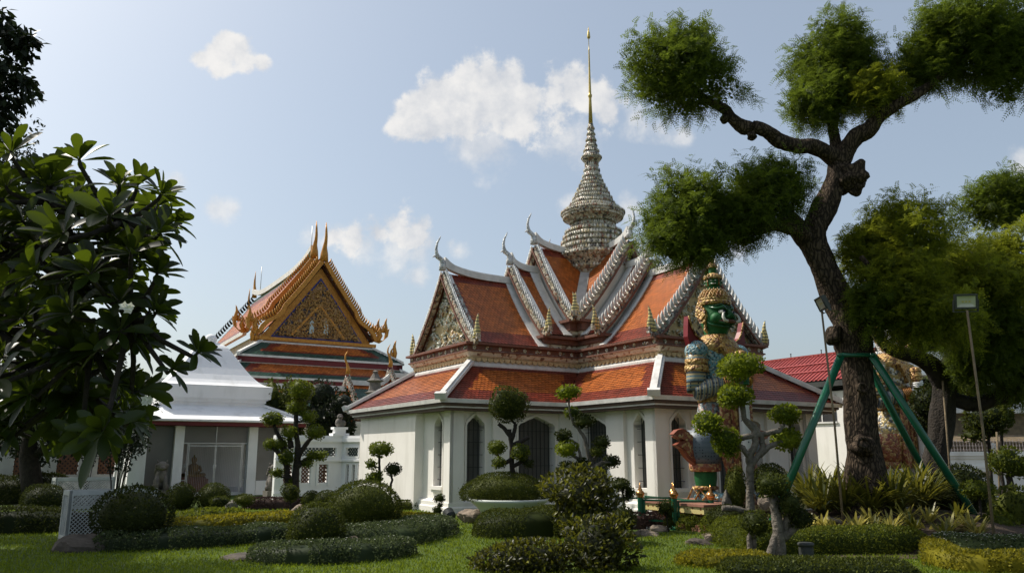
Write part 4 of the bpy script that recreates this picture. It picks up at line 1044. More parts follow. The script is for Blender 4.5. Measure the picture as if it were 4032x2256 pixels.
# ================================================================== white pavilion with the bell-shaped roof
Q0 = on_ground(500, 1962); Q0.z = 0
def Pv(a, b, z): return Q0+v*a+u*b+Z*z
pav = thing('white_pavilion', 'small white pavilion with a bell-shaped masonry roof and maroon eave band', 'pavilion', Pv(2.9, 2.9, 0))
S = 5.9                                               # wall length of each side
zE = at(513, 1672, Pv(-0.3, -0.3, 0).y).z
mb = MB()
BT = 0.10
def pier(a0, a1, b0, b1):
    mb.add([Pv(a0-(BT if a0 < 1 else 0), b0-(BT if b0 < 1 else 0), 0), Pv(a1+(BT if a1 > S-1 else 0), b0-(BT if b0 < 1 else 0), 0), Pv(a1+(BT if a1 > S-1 else 0), b1, 0), Pv(a0-(BT if a0 < 1 else 0), b1, 0),
            Pv(a0, b0, zE), Pv(a1, b0, zE), Pv(a1, b1, zE), Pv(a0, b1, zE)], [(0, 3, 2, 1), (4, 5, 6, 7), (0, 1, 5, 4), (1, 2, 6, 5), (2, 3, 7, 6), (3, 0, 4, 7)], 0)
for a0, a1 in ((0, 0.50), (1.45, 1.78), (4.20, 4.55), (5.4, 5.9)): pier(a0, a1, 0.0, 0.42)
for a0, a1 in ((0, 0.42), (5.48, 5.9)):
    for b0, b1 in ((1.6, 2.0), (3.9, 4.3), (5.48, 5.9)): pier(a0, a1, b0, b1)
mb.boxf(Q0, v, u, 0, S, 5.6, S-0.02, 0, zE, 0); mb.boxf(Q0, v, u, 0.4, 5.5, 0.5, 5.6, -0.02, 0.12, 0)
mb.boxf(Q0, v, u, 4.6, 5.4, 0.05, 0.3, 0, 0.55, 0)
mb.build('wall', [M['pav']], pav)
mb = MB()
def scr(O, t, n, x0, x1, z0, z1): mb.boxf(O, t, n, x0, x1, 0.30, 0.33, z0, z1, 0)
scr(Q0, v, u, 0.5, 1.45, 0.1, zE); mb.build('screen_panel', [M['glass']], pav)
mb = MB(); scr(Q0, v, u, 4.55, 5.4, 0.55, zE); mb.build('screen_panel', [M['glass']], pav)
for b0, b1 in ((0.42, 1.6), (2.0, 3.9), (4.3, 5.5)):
    mb = MB(); mb.boxf(Pv(0, 0, 0), u, v, b0, b1, 0.2, 0.23, 0.1, zE, 0); mb.build('screen_panel', [M['glass']], pav)
dr = MB()
dz = zE*0.75
dr.boxf(Q0, v, u, 1.78, 4.20, 0.16, 0.18, dz+0.03, zE, 0)
door = dr.build('door', [M['glass']], pav)
fm = MB()
for x in (1.78, 1.95, 2.0, 2.96, 3.0, 3.96, 4.01, 4.17): fm.boxf(Q0, v, u, x, x+0.028, 0.12, 0.15, 0.12, dz if 1.8 < x < 4.1 else zE, 0)
fm.boxf(Q0, v, u, 1.78, 4.2, 0.12, 0.15, dz, dz+0.035, 0); fm.boxf(Q0, v, u, 2.0, 3.99, 0.118, 0.148, dz-0.10, dz-0.06, 0); fm.boxf(Q0, v, u, 2.97, 3.0, 0.12, 0.15, dz+0.04, zE, 0)
for k in range(1, 30): fm.boxf(Q0, v, u, 2.0+k*0.066, 2.006+k*0.066, 0.135, 0.141, 0.12, dz-0.1, 0)
for z in (0.6, 1.15): fm.boxf(Q0, v, u, 1.8, 1.98, 0.12, 0.15, z, z+0.025, 0); fm.boxf(Q0, v, u, 3.99, 4.18, 0.12, 0.15, z, z+0.025, 0)
fm.boxf(Q0, v, u, 2.93, 3.06, 0.09, 0.12, 1.05, 1.2, 0)
fm.build('door_frame', [M['metal']], door)
# roof: square in plan, straight eaves slope, moulded block, concave bell, ball
mb = MB()
cxp, cyp = S/2, S/2
def sq(r, z): return [Pv(cxp-r, cyp-r, z), Pv(cxp+r, cyp-r, z), Pv(cxp+r, cyp+r, z), Pv(cxp-r, cyp+r, z)]
zbb = at(828, 1597, Pv(cxp, 1.2, 0).y).z; zbt = at(828, 1518, Pv(cxp, 1.0, 0).y).z; ztp = at(828, 1362, Pv(cxp, cyp, 0).y).z
prof = [(3.35, zE, 1), (3.40, zE+0.02, 1), (3.40, zE+0.16, 0), (3.50, zE+0.18, 0), (3.50, zE+0.25, 0), (3.40, zE+0.28, 0), (2.02, zbb-0.02, 0), (1.98, zbb+0.02, 0), (1.98, zbb+0.10, 0), (2.05, zbb+0.14, 0), (2.05, zbb+0.22, 0), (2.20, zbb+0.30, 0), (2.24, zbt-0.10, 0), (2.24, zbt, 0), (2.12, zbt+0.03, 0)]
hh = ztp-zbt
prof += [(r, zbt+0.05+hh*t, 0) for t, r in ((0, 2.02), (0.05, 1.86), (0.12, 1.70), (0.25, 1.48), (0.4, 1.27), (0.55, 1.08), (0.7, 0.90), (0.82, 0.75), (0.9, 0.64), (0.96, 0.52), (1.0, 0.38))]
prof += [(0.34, ztp+0.06, 0), (0.30, ztp+0.12, 0), (0.02, ztp+0.13, 0)]
rings = [sq(r, z) for r, z, m in prof]
for i in range(len(rings)-1):
    for k in range(4): mb.quad(rings[i][k], rings[i][(k+1) % 4], rings[i+1][(k+1) % 4], rings[i+1][k], prof[i][2])
mb.add(sq(3.36, zE-0.001), [(3, 2, 1, 0)], 1)
rf = mb.build('bell_roof', [M['pav'], M['redpaint']], pav)
mb = MB(); c = Pv(cxp, cyp, ztp+0.28)
mb.ball(c, 0.26, 0.26, 0.24, 18, 10); mb.lathe(Pv(cxp, cyp, ztp+0.02), [(0.32, 0), (0.32, 0.06), (0.2, 0.1), (0.15, 0.14)], 16)
mb.build('ball_finial', [M['pav']], rf)
for sx, sy in ((-1, -1), (1, -1), (1, 1), (-1, 1)):
    mb = MB(); strip(mb, [Pv(cxp+sx*3.42, cyp+sy*3.42, zE+0.27), Pv(cxp+sx*2.0, cyp+sy*2.0, zbb)], (v*sx-u*sy).normalized(), Z, 0.16, 0.09)
    mb.build('hip_ridge', [M['pav']], rf)
# golden figure seated on a stand behind the screen
bp = Pv(2.45, 1.5, 0)
mb = MB(); mb.boxf(bp, v, u, -0.55, 0.55, -0.3, 0.3, 0.12, 0.62, 0); mb.boxf(bp, v, u, -0.45, 0.45, -0.25, 0.25, 0.62, 0.70, 0)
tag(mb.build('altar_table', [M['rust']]), 'low reddish altar table inside the white pavilion', 'table')
mb = MB(); k = bp+Z*0.70
mb.lathe(k, [(0.34, 0), (0.36, 0.06), (0.30, 0.12), (0.20, 0.2), (0.20, 0.34), (0.23, 0.44), (0.12, 0.5), (0.07, 0.54), (0.10, 0.6), (0.115, 0.67), (0.09, 0.75), (0.04, 0.79), (0.015, 0.86)], 14, 0, True, 1.0, 0.7, v, u)
for sg in (-1, 1):
    mb.tube([k+v*sg*0.21+Z*0.42, k+v*sg*0.29+Z*0.24-u*0.05, k+v*sg*0.12+Z*0.14-u*0.2], [0.07, 0.055, 0.04], 8, 0)
    mb.tube([k+v*sg*0.1+Z*0.07, k+v*sg*0.40+Z*0.07-u*0.08, k+v*sg*0.05+Z*0.06-u*0.24], [0.09, 0.08, 0.05], 8, 0)
tag(mb.build('seated_statue', [M['dimgold']]), 'golden seated figure on the altar behind the pavilion screen', 'statue')
def stone_lion(p, s, label, face):
    mb = MB(); t = Vector((face.y, -face.x, 0)); p = Vector(p)
    mb.boxf(p, t, face, -0.28*s, 0.28*s, -0.4*s, 0.4*s, 0, 0.35*s, 0)
    mb.ball(p-face*0.12*s+Z*0.65*s, 0.24*s, 0.30*s, 0.30*s, 12, 8)
    mb.ball(p+face*0.06*s+Z*0.90*s, 0.21*s, 0.22*s, 0.28*s, 12, 8)
    mb.ball(p+face*0.14*s+Z*1.27*s, 0.20*s, 0.21*s, 0.19*s, 12, 8)
    mb.ball(p+face*0.32*s+Z*1.20*s, 0.12*s, 0.12*s, 0.09*s, 10, 6)
    for sg in (-1, 1):
        mb.tube([p+face*0.15*s+t*sg*0.13*s+Z*0.9*s, p+face*0.24*s+t*sg*0.15*s+Z*0.6*s, p+face*0.25*s+t*sg*0.15*s+Z*0.36*s], [0.09*s, 0.075*s, 0.09*s], 8, 0)
        mb.ball(p+face*0.02*s+t*sg*0.20*s+Z*0.45*s, 0.11*s, 0.17*s, 0.14*s, 8, 6)
        mb.tube([p+face*0.10*s+t*sg*0.15*s+Z*1.40*s, p+face*0.08*s+t*sg*0.19*s+Z*1.52*s], [0.06*s, 0.015*s], 6, 0)
        for k in range(4): mb.ball(p+face*(0.12-0.09*k)*s+t*sg*0.17*s+Z*(1.3-0.09*k)*s, 0.08*s, 0.08*s, 0.08*s, 7, 5)
    mb.tube([p-face*0.36*s+Z*0.6*s, p-face*0.46*s+Z*0.9*s, p-face*0.36*s+Z*1.15*s], [0.07*s, 0.10*s, 0.02*s], 7, 0)
    return tag(mb.build('stone_lion', [M['stone']]), label, 'statue', 'stone guardian lions by the pavilion')
stone_lion(Pv(0.95, -1.0, 0.0), 0.92, 'dark grey stone guardian lion at the left bay of the white pavilion', -u)
stone_lion(on_ground(1068, 1964), 0.85, 'pale grey stone lion beside the forked topiary tree', -u)

# ================================================================== white balustrade wall between pavilion and hall
def lattice(mb, O, t, n, x0, x1, z0, z1, d, step=0.16, w=0.035, mi=0):
    """pierced tile panel: crossed diagonal bars"""
    L = x1-x0; Hh = z1-z0
    k = int((L+Hh)/step)+1
    for i in range(k):
        for sg in (1, -1):
            # line x - x0 = i*step - s*z
            pts = []
            c = i*step
            za, zb = max(0, c-L), min(Hh, c)
            if zb-za < 0.02: continue
            xa, xb = c-za, c-zb
            if sg < 0: xa, xb = L-xa, L-xb
            a = (x0+xa, z0+za); b = (x0+xb, z0+zb)
            mb.prism(O, t, n, [(a[0]-w, a[1]), (a[0]+w, a[1]), (b[0]+w, b[1]), (b[0]-w, b[1])], d-0.03+(0.004 if sg < 0 else 0), d-0.004+(0.004 if sg < 0 else 0), mi)
def parapet(name, label, O, t, n, L, zt, lower, upper, green):
    th = thing(name, label, 'wall', O+t*L/2)
    mb = MB()
    zl0, zl1 = 0.62, zt*0.57; zu0, zu1 = zt*0.70, zt*0.835
    def rows(z0, z1, ops):
        x = 0
        for a, b in ops:
            mb.boxf(O, t, n, x, a, -0.25, 0, z0, z1); x = b
        mb.boxf(O, t, n, x, L, -0.25, 0, z0, z1)
    mb.boxf(O, t, n, 0, L, -0.25, 0, 0, zl0); rows(zl0, zl1, lower); mb.boxf(O, t, n, 0, L, -0.25, 0, zl1, zu0); rows(zu0, zu1, upper); mb.boxf(O, t, n, 0, L, -0.25, 0, zu1, zt)
    mb.boxf(O, t, n, -0.05, L+0.05, -0.30, 0.10, zt-0.16, zt-0.02); mb.boxf(O, t, n, -0.05, L+0.05, -0.28, 0.06, zt-0.02, zt+0.06)
    mb.boxf(O, t, n, -0.03, L+0.03, 0, 0.10, zl1+0.10, zl1+0.17); mb.boxf(O, t, n, -0.03, L+0.03, 0, 0.05, zl1+0.17, zl1+0.24); mb.boxf(O, t, n, -0.03, L+0.03, 0, 0.07, 0.12, 0.3)
    for a, b in lower:
        for x in (a-0.10, b+0.02): mb.boxf(O, t, n, x, x+0.08, 0, 0.045, zl0-0.1, zl1+0.05)
        mb.boxf(O, t, n, a-0.02, b+0.02, 0, 0.045, zl1, zl1+0.05)
    for a, b in upper:
        mb.boxf(O, t, n, a-0.09, b+0.09, 0, 0.04, zu1, zu1+0.06); mb.boxf(O, t, n, a-0.09, b+0.09, 0, 0.06, zu0-0.06, zu0)
        for x in (a-0.09, b+0.03): mb.boxf(O, t, n, x, x+0.06, 0, 0.04, zu0, zu1)
    w = mb.build('wall_body', [M['pav']], th)
    for ops, z0, z1, m in ((lower, zl0, zl1, M['pierced']), (upper, zu0, zu1, green)):
        for a, b in ops:
            p = MB(); lattice(p, O, t, n, a, b, z0, z1, -0.05, 0.13, 0.03)
            p.build('pierced_panel', [m], th)
    return th
M['greentile'] = mat('dark_green_pierced_tile', (0.05, 0.075, 0.07), (0.035, 0.05, 0.05), 5, 0.35)
A0 = at(1342, 1900, 28.3); A0.z = 0
zt = at(1340, 1722, A0.y).z
L1 = 2.35
low = [(L1-0.30-0.62*(k+1)+0.1, L1-0.30-0.62*(k+1)+0.40) for k in range(3)]
parapet('parapet_wall', 'white parapet wall with brown pierced panels between pavilion and temple hall', A0-v*L1, v, -u, L1, zt, sorted(low), [(L1-2.1, L1-1.75), (L1-1.55, L1-0.25)], M['greentile'])
parapet('parapet_return', 'short white parapet return meeting the plain end wall of the temple hall', A0, (-u*0.93+v*0.36).normalized(), (-v*0.93-u*0.36).normalized(), 2.2, zt, [(0.30, 0.42), (0.62, 0.74), (0.94, 1.06), (1.3, 1.42), (1.7, 1.82)], [(0.25, 0.85), (1.1, 1.7)], M['greentile'])
mb = MB(); c = A0-v*0.1+Z*(zt+0.05)
mb.boxf(c, v, u, -0.3, 0.3, -0.1, 0.35, 0, 0.10); mb.boxf(c, v, u, -0.2, 0.2, 0, 0.28, 0.10, 0.24); mb.boxf(c, v, u, -0.26, 0.26, -0.05, 0.32, 0.24, 0.32)
ps = mb.build('corner_pedestal', [M['pav']], bpy.data.objects['parapet_wall'])
mb = MB(); k = c+Z*0.32+u*0.12
mb.ball(k+Z*0.16-v*0.03, 0.14, 0.14, 0.17, 10, 7); mb.ball(k+Z*0.37, 0.11, 0.11, 0.11, 10, 7); mb.ball(k+Z*0.13-u*0.10+v*0.08, 0.12, 0.06, 0.12, 10, 7); mb.ball(k+Z*0.36-u*0.1, 0.06, 0.06, 0.05, 8, 5)
tag(mb.build('stone_drum_figure', [M['stone']]), 'small stone crouching figure with a drum atop the white parapet corner', 'statue')
# cloister wall behind the left trees, white with dark openings
CL = at(500, 1900, 36.0); CL.z = 0
cw = thing('cloister_wall', 'shaded white cloister wall with dark pierced openings behind the left trees', 'wall', CL-v*8)
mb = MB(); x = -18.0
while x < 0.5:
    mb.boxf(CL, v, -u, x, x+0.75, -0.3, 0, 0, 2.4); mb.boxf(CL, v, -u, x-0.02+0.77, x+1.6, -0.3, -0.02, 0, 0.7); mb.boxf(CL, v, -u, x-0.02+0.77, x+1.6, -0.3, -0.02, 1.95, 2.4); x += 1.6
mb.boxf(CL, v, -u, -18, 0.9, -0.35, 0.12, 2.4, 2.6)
mb.build('wall_body', [M['shadegrey']], cw)
mb = MB(); x = -18.0
while x < 0.5:
    mb = MB(); lattice(mb, CL, v, -u, x+0.75, x+1.6, 0.7, 1.95, -0.12, 0.2, 0.05); mb.boxf(CL, v, -u, x+0.76, x+1.57, -0.29, -0.26, 0.71, 1.94, 1); mb.build('pierced_panel', [M['pierced'], M['dark']], cw); x += 1.6  # dark sheet added behind each lattice, painted in for shade

# ================================================================== red-roofed buildings on the right
def shed(name, label, R0, a_len, drop, run, zw, cat='building', d=None, l=None):
    """long building: sheet roof with ribs, ridge along d, slopes to both sides along l"""
    d = d or -u; l = l or -v
    th = thing(name, label, cat, Vector((R0.x, R0.y, 0)))
    mb = MB()
    for sg in (1, -1):
        L = l*sg; lb = math.hypot(run, drop); B = (L*run-Z*drop).normalized(); N = (L*drop+Z*run).normalized()
        n = int(a_len/0.24)
        for i in range(n):
            a = R0+d*(i*a_len/n); w = a_len/n
            mb.quad(a, a+d*w*0.55, a+d*w*0.55+B*lb, a+B*lb, 0)
            mb.add([a+d*w*0.55, a+d*w*0.66+N*0.05, a+d*w*0.88+N*0.05, a+d*w, a+d*w*0.55+B*lb, a+d*w*0.66+N*0.05+B*lb, a+d*w*0.88+N*0.05+B*lb, a+d*w+B*lb], [(0, 1, 5, 4), (1, 2, 6, 5), (2, 3, 7, 6)], 0)
        k = R0-N*0.06
        mb.quad(k, k+d*a_len, k+d*a_len+B*lb, k+B*lb, 1)
        for q in range(2): strip(mb, [R0+B*lb*(0.38+0.3*q)+N*0.05, R0+d*a_len+B*lb*(0.38+0.3*q)+N*0.05], B, N, 0.12, 0.03, 0)
    for i in range(int(a_len/0.3)): mb.boxf(R0+d*i*0.3, d, l, 0, 0.27, -0.14, 0.14, -0.03, 0.06, 0)
    rf = mb.build('sheet_roof', [M['redroof'], M['lamp']], th)
    w = MB(); e = Vector((R0.x, R0.y, 0)); ze = R0.z-drop
    w.boxf(e, d, l, 0.3, a_len-0.3, -run+0.5, run-0.5, 0, ze-0.5, 0)
    for sg in (1, -1): w.boxf(e+l*sg*(run-0.05), d, l*sg, 0, a_len, -0.1, 0.02, ze-0.30, ze-0.05, 1)
    w.build('wall', [M['wall'], M['lamp']], th)
    for sg in (1, -1):
        x = 0.8
        while x < a_len-1.6:
            q = MB(); q.boxf(e+l*sg*(run-0.5), d, l*sg, x, x+1.5, -0.02, 0.03, ze-1.9, ze-0.7, 0)
            win = q.build('window', [M['dark']], th)
            f = MB(); f.boxf(e+l*sg*(run-0.5), d, l*sg, x+0.72, x+0.78, 0.03, 0.06, ze-1.9, ze-0.7); f.boxf(e+l*sg*(run-0.5), d, l*sg, x-0.05, x+1.55, 0.03, 0.08, ze-0.7, ze-0.62); f.boxf(e+l*sg*(run-0.5), d, l*sg, x-0.05, x+1.55, 0.03, 0.08, ze-1.98, ze-1.9)
            f.build('frame', [M['trim']], win); x += 2.1
    return th
R0 = at(3330, 1386, 38.0)
rb = shed('red_roof_house', 'building with a red corrugated roof rising behind the temple hall eave', R0-u*1.5+u*0.0, 13.0, 1.55, 2.6, 0, d=u)
mb = MB()
for i in range(7): mb.tube([R0-u*0.5+u*i*1.9, R0-u*0.5+u*i*1.9+Z*0.25], 0.025, 5); mb.ball(R0-u*0.5+u*i*1.9+Z*0.25, 0.05, 0.05, 0.03, 6, 4)
mb.build('ridge_insulator', [M['bar']], rb)
R1 = at(3900, 1290, 42.0)
wh = shed('white_annex', 'white annex with a red roof half hidden behind the right trees', R1-v*7+Vector((0, 0, 0)), 20.0, 1.6, 3.0, 0, d=v, l=-u)
mb = MB()
e = at(3560, 1450, 36.0); zt_ = at(3560, 1405, 36.0).z; zb_ = at(3560, 1470, 36.0).z; e.z = 0
mb.boxf(e, Vector((1, 0, 0)), Vector((0, -1, 0)), -1.4, 4.2, 0, 0.4, zb_, zt_+0.2, 0); mb.boxf(e, Vector((1, 0, 0)), Vector((0, -1, 0)), -1.6, 4.4, -2, 0.5, zb_-0.12, zb_, 0)
for x in (1.2, 3.5): mb.boxf(e, Vector((1, 0, 0)), Vector((0, -1, 0)), x, x+0.2, 0, 0.2, 0, zb_-0.12, 0)
for i in range(7):
    q = e+Vector((-0.9+i*0.7, -0.4, zb_+0.35)); mb.tube([q+Vector((-0.25, 0, -0.1)), q+Vector((0, -0.03, 0.12)), q+Vector((0.25, 0, 0.0)), q+Vector((0.1, -0.02, -0.12))], [0.02, 0.05, 0.05, 0.02], 6, 0)
mb.boxf(e, Vector((1, 0, 0)), Vector((0, -1, 0)), -1.4, 4.2, -2.0, -1.9, 0, zb_-0.12, 1)
mb.build('porch', [M['pav'], M['dark']], wh)
# low white wall with iron railing along the right court
WY = 30.0
a = at(3420, 1800, WY); zt_ = at(3800, 1777, WY).z; zr_ = at(3800, 1733, WY).z
fw = thing('court_wall', 'low white court wall topped by thin iron railings on the right', 'wall', Vector((15, WY, 0)))
mb = MB(); X = Vector((1, 0, 0)); Yn = Vector((0, -1, 0)); O = Vector((a.x, WY, 0))
mb.boxf(O, X, Yn, 0, 12, -0.3, 0, 0, zt_-0.05, 0); mb.boxf(O, X, Yn, -0.05, 12, -0.35, 0.10, zt_-0.16, zt_, 0); mb.boxf(O, X, Yn, 0, 12, 0, 0.05, zt_-0.26, zt_-0.16, 0); mb.boxf(O, X, Yn, 0, 12, 0, 0.08, zt_-0.62, zt_-0.52, 0); mb.boxf(O, X, Yn, 0, 12, 0, 0.12, zt_-0.74, zt_-0.64, 0)
mb.build('wall_body', [M['wall']], fw)
mb = MB()
for i in range(100): mb.boxf(O, X, Yn, i*0.12+0.02, i*0.12+0.035, -0.16, -0.145, zt_, zr_+(0.05 if i % 2 else 0), 0)
for z in (zt_+0.06, (zt_+zr_)/2, zr_-0.05): mb.boxf(O, X, Yn, 0, 12, -0.18, -0.16, z, z+0.02, 0)
mb.build('railing', [mat('grey_pink_iron', (0.34, 0.29, 0.28), None, 4, 0.5)], fw)
# brown slatted awning behind the railing
a = at(3780, 1738, 33.0); b2 = at(3780, 1712, 35.0)
mb = MB()
for i in range(9):
    x = a.x-2+i*1.15
    mb.add([Vector((x, 33, a.z)), Vector((x+1.05, 33, a.z)), Vector((x+1.35, 35, b2.z)), Vector((x+0.3, 35, b2.z)), Vector((x, 33, a.z-0.06)), Vector((x+1.05, 33, a.z-0.06)), Vector((x+1.35, 35, b2.z-0.06)), Vector((x+0.3, 35, b2.z-0.06))], [(0, 1, 2, 3), (7, 6, 5, 4), (0, 4, 5, 1), (1, 5, 6, 2), (2, 6, 7, 3), (3, 7, 4, 0)], 0)
for i in range(5): mb.box(a.x-1.9+i*2.2, a.x-1.8+i*2.2, 33.3, 33.4, 0, a.z, 0)
mb.box(a.x-2.5, a.x+9, 36.0, 36.2, 0, b2.z+1.0, 0); mb.box(a.x-2.5, a.x+9, 35.6, 35.9, b2.z+1.0, b2.z+1.15, 1); mb.box(a.x-2.5, a.x+9, 36.0, 36.1, b2.z+1.15, b2.z+1.9, 1)
tag(mb.build('awning', [M['pole'], M['trim']]), 'brown panelled awning seen over the court wall railing', 'awning')

# ================================================================== green temple guardian statue, its pedestal and railing
M['tunic'] = mosaic('porcelain_tunic', [(0, (0.14, 0.30, 0.36)), (0.38, (0.40, 0.46, 0.44)), (0.52, (0.05, 0.10, 0.13)), (0.70, (0.20, 0.34, 0.38)), (0.88, (0.44, 0.27, 0.10))], 23, 0.4, 0.9)
M['skirt'] = mosaic('scaled_skirt', [(0, (0.26, 0.28, 0.28)), (0.28, (0.28, 0.13, 0.09)), (0.50, (0.12, 0.16, 0.18)), (0.74, (0.34, 0.32, 0.27)), (0.86, (0.07, 0.08, 0.08))], 17, 0.4, 1.0, (1, 1, 0.7))
M['pants'] = bands('dotted_blue_grey_cloth', [(0.11, 0.14, 0.17), (0.11, 0.14, 0.17), (0.09, 0.12, 0.145)], 9, 2, 0.5, 15.0)
M['arm'] = bands('banded_sleeve', [(0.13, 0.21, 0.24), (0.36, 0.28, 0.14), (0.04, 0.045, 0.05), (0.12, 0.19, 0.23), (0.38, 0.34, 0.22)], 4.6, 2, 0.4, 12.0)
M['goldband'] = mosaic('gilt_band', [(0, (0.42, 0.25, 0.07)), (0.42, (0.56, 0.38, 0.14)), (0.65, (0.16, 0.07, 0.03)), (0.85, (0.32, 0.16, 0.05))], 17, 0.45, 1.0, metal=0.15)
M['rustgold'] = mosaic('rust_gilt_scroll', [(0, (0.30, 0.10, 0.05)), (0.45, (0.44, 0.26, 0.10)), (0.7, (0.20, 0.06, 0.04)), (0.88, (0.52, 0.36, 0.16))], 17, 0.5, 0.9)
M['redcloth'] = mat('red_enamel', (0.24, 0.025, 0.032), (0.16, 0.016, 0.022), 4, 0.35)
M['rustedge'] = mat('rust_orange_edge', (0.30, 0.085, 0.045), (0.20, 0.055, 0.03), 6, 0.5)
M['greenskin'] = mat('green_enamel_skin', (0.022, 0.135, 0.040), (0.013, 0.085, 0.026), 3.5, 0.55, spec=0.25, bump=0.2, bscale=20, dirt=((0.02, 0.045, 0.02), 3.0, 0.6))
M['greendark'] = mat('dark_green_enamel', (0.010, 0.085, 0.028), None, 3, 0.3, spec=0.5)
M['whiteskin'] = mat('white_enamel_skin', (0.74, 0.74, 0.72), (0.66, 0.66, 0.64), 2.5, 0.28, spec=0.5)
M['ivory'] = mat('white_tusk', (0.80, 0.78, 0.72), None, 3, 0.3)
M['eyeb'] = mat('blue_black_pupil', (0.01, 0.012, 0.06), None, 3, 0.15)
M['club'] = bands('black_and_white_club', [(0.62, 0.62, 0.60), (0.62, 0.62, 0.60)], 9, 2, 0.4, 10.0)
M['yellowlotus'] = bands('yellow_lotus_band', [(0.62, 0.52, 0.22), (0.62, 0.52, 0.22)], 4, 2, 0.5, 9.0, (0.22, 0.09, 0.03))

def guardian(O, label, skin, skind, tunic, armm, clubm, skirtm=None, pantm=None):
    skirtm = skirtm or M['skirt']; pantm = pantm or M['pants']
    f = -u
    def P(a, b, z): return O+v*a+f*b+Z*z
    th = thing('guardian_statue', label, 'statue', O)
    def ell(a, b, z, ra, rb, n=18):
        return [P(a+math.cos(2*math.pi*k/n)*ra, b+math.sin(2*math.pi*k/n)*rb, z) for k in range(n)]
    # legs, each with calf, ankle ring, shoe and baggy cuff
    for s in (-1, 1):
        mb = MB()
        mb.loft([ell(s*0.60, 0.0, z, r, r*0.95) for z, r in ((0.10, 0.19), (0.22, 0.21), (0.34, 0.24), (0.5, 0.265), (0.72, 0.27), (0.9, 0.29))], 0)
        leg = mb.build('leg', [skin], th)
        mb = MB()
        mb.loft([ell(s*0.60, 0, z, r, r) for z, r in ((0.25, 0.24), (0.27, 0.285), (0.32, 0.285), (0.34, 0.24))], 0)
        mb.build('ankle_ring', [M['goldband']], leg)
        mb = MB()
        sh = [(0.02, -0.26, 0.16, 0.10), (0.05, -0.1, 0.21, 0.20), (0.05, 0.15, 0.22, 0.17), (0.04, 0.38, 0.18, 0.12), (0.05, 0.56, 0.11, 0.10), (0.16, 0.66, 0.06, 0.07), (0.30, 0.66, 0.03, 0.03)]
        rings = []
        for z, b, ra, hz in sh:
            rings.append([P(s*0.60+math.cos(2*math.pi*k/12)*ra, b, max(0.0, z+0.04+math.sin(2*math.pi*k/12)*hz)) for k in range(12)])
        mb.loft(rings, 0)
        for k in range(3):
            b = -0.2+0.24*k
            mb.tube([P(s*0.60-0.25, b-0.16, 0.02), P(s*0.60-0.22, b, 0.30-0.05*k), P(s*0.60-0.20, b+0.2, 0.06)], [0.025, 0.03, 0.02], 6, 1)
        mb.build('shoe', [M['tunic'], M['goldband']], leg)
        mb = MB()
        mb.loft([ell(s*0.60, 0, z, ra, rb) for z, ra, rb in ((0.66, 0.33, 0.33), (0.70, 0.37, 0.37), (0.84, 0.37, 0.36), (0.86, 0.34, 0.33))], 1)
        mb.loft([ell(s*0.60, 0, z, ra, rb) for z, ra, rb in ((0.84, 0.36, 0.36), (0.98, 0.43, 0.42), (1.18, 0.47, 0.45), (1.36, 0.46, 0.44), (1.6, 0.40, 0.40))], 0)
        mb.build('trouser_leg', [pantm, M['rustgold']], leg)
        # forked flame-shaped cloth tail on the outer side
        pts = [(0.40, 0.78), (0.62, 0.74), (0.86, 0.82), (1.08, 0.98), (1.24, 1.17), (1.42, 1.26), (1.24, 1.33), (1.10, 1.37), (1.22, 1.40), (1.48, 1.50), (1.34, 1.60), (1.16, 1.63), (0.98, 1.55), (0.88, 1.40), (0.72, 1.24), (0.5, 1.2)]
        pts = [(x+0.13, z) for x, z in pts]
        mb = MB(); mb.prism(P(0, 0.02, 0), v*s, f, pts, -0.09, 0.05, 1)
        mb.prism(P(0, 0.075, 0), v*s, f, [(0.5+(x-0.5)*0.90, 1.15+(z-1.15)*0.84) for x, z in pts], -0.02, 0.02, 0)
        mb.prism(P(0, -0.115, 0), v*s, f, [(0.5+(x-0.5)*0.90, 1.15+(z-1.15)*0.84) for x, z in pts], -0.02, 0.02, 0)
        mb.build('cloth_tail', [M['rustgold'], M['rustedge']], th)
    # torso and skirt: one body
    mb = MB()
    mb.loft([ell(0, 0, z, ra, rb, 28) for z, ra, rb in ((1.24, 0.92, 0.50), (1.45, 0.92, 0.52), (1.75, 0.80, 0.49), (2.05, 0.64, 0.45), (2.30, 0.55, 0.41))], 1)
    mb.loft([ell(0, 0, z, ra, rb, 28) for z, ra, rb in ((2.28, 0.50, 0.38), (2.5, 0.48, 0.38), (2.8, 0.52, 0.40), (3.15, 0.58, 0.43), (3.45, 0.62, 0.42), (3.65, 0.56, 0.38), (3.78, 0.42, 0.34), (3.84, 0.33, 0.33))], 0)
    torso = mb.build('torso', [tunic, skirtm], th)
    mb = MB()
    def belt(z0, z1, ra0, rb0, ra1, rb1, tilt=0.0):
        rr = []
        for z, ra, rb in ((z0, ra0-0.03, rb0-0.03), (z0, ra0+0.03, rb0+0.03), (z1, ra1+0.03, rb1+0.03), (z1, ra1-0.03, rb1-0.03)):
            rr.append([p+Z*tilt*math.sin(2*math.pi*k/28) for k, p in enumerate(ell(0, 0, z, ra, rb, 28))])
        mb.loft(rr, 0)
    belt(1.24, 1.44, 0.94, 0.52, 0.93, 0.53, -0.08); belt(2.26, 2.42, 0.56, 0.42, 0.54, 0.41); belt(2.56, 2.68, 0.54, 0.42, 0.56, 0.43)
    mb.build('belt', [M['goldband']], torso)
    mb = MB()
    mb.loft([ell(0, 0.0, z, ra, rb, 28) for z, ra, rb in ((3.40, 0.50, 0.49), (3.58, 0.66, 0.45), (3.74, 0.52, 0.41), (3.86, 0.36, 0.36), (3.90, 0.31, 0.32))], 0)
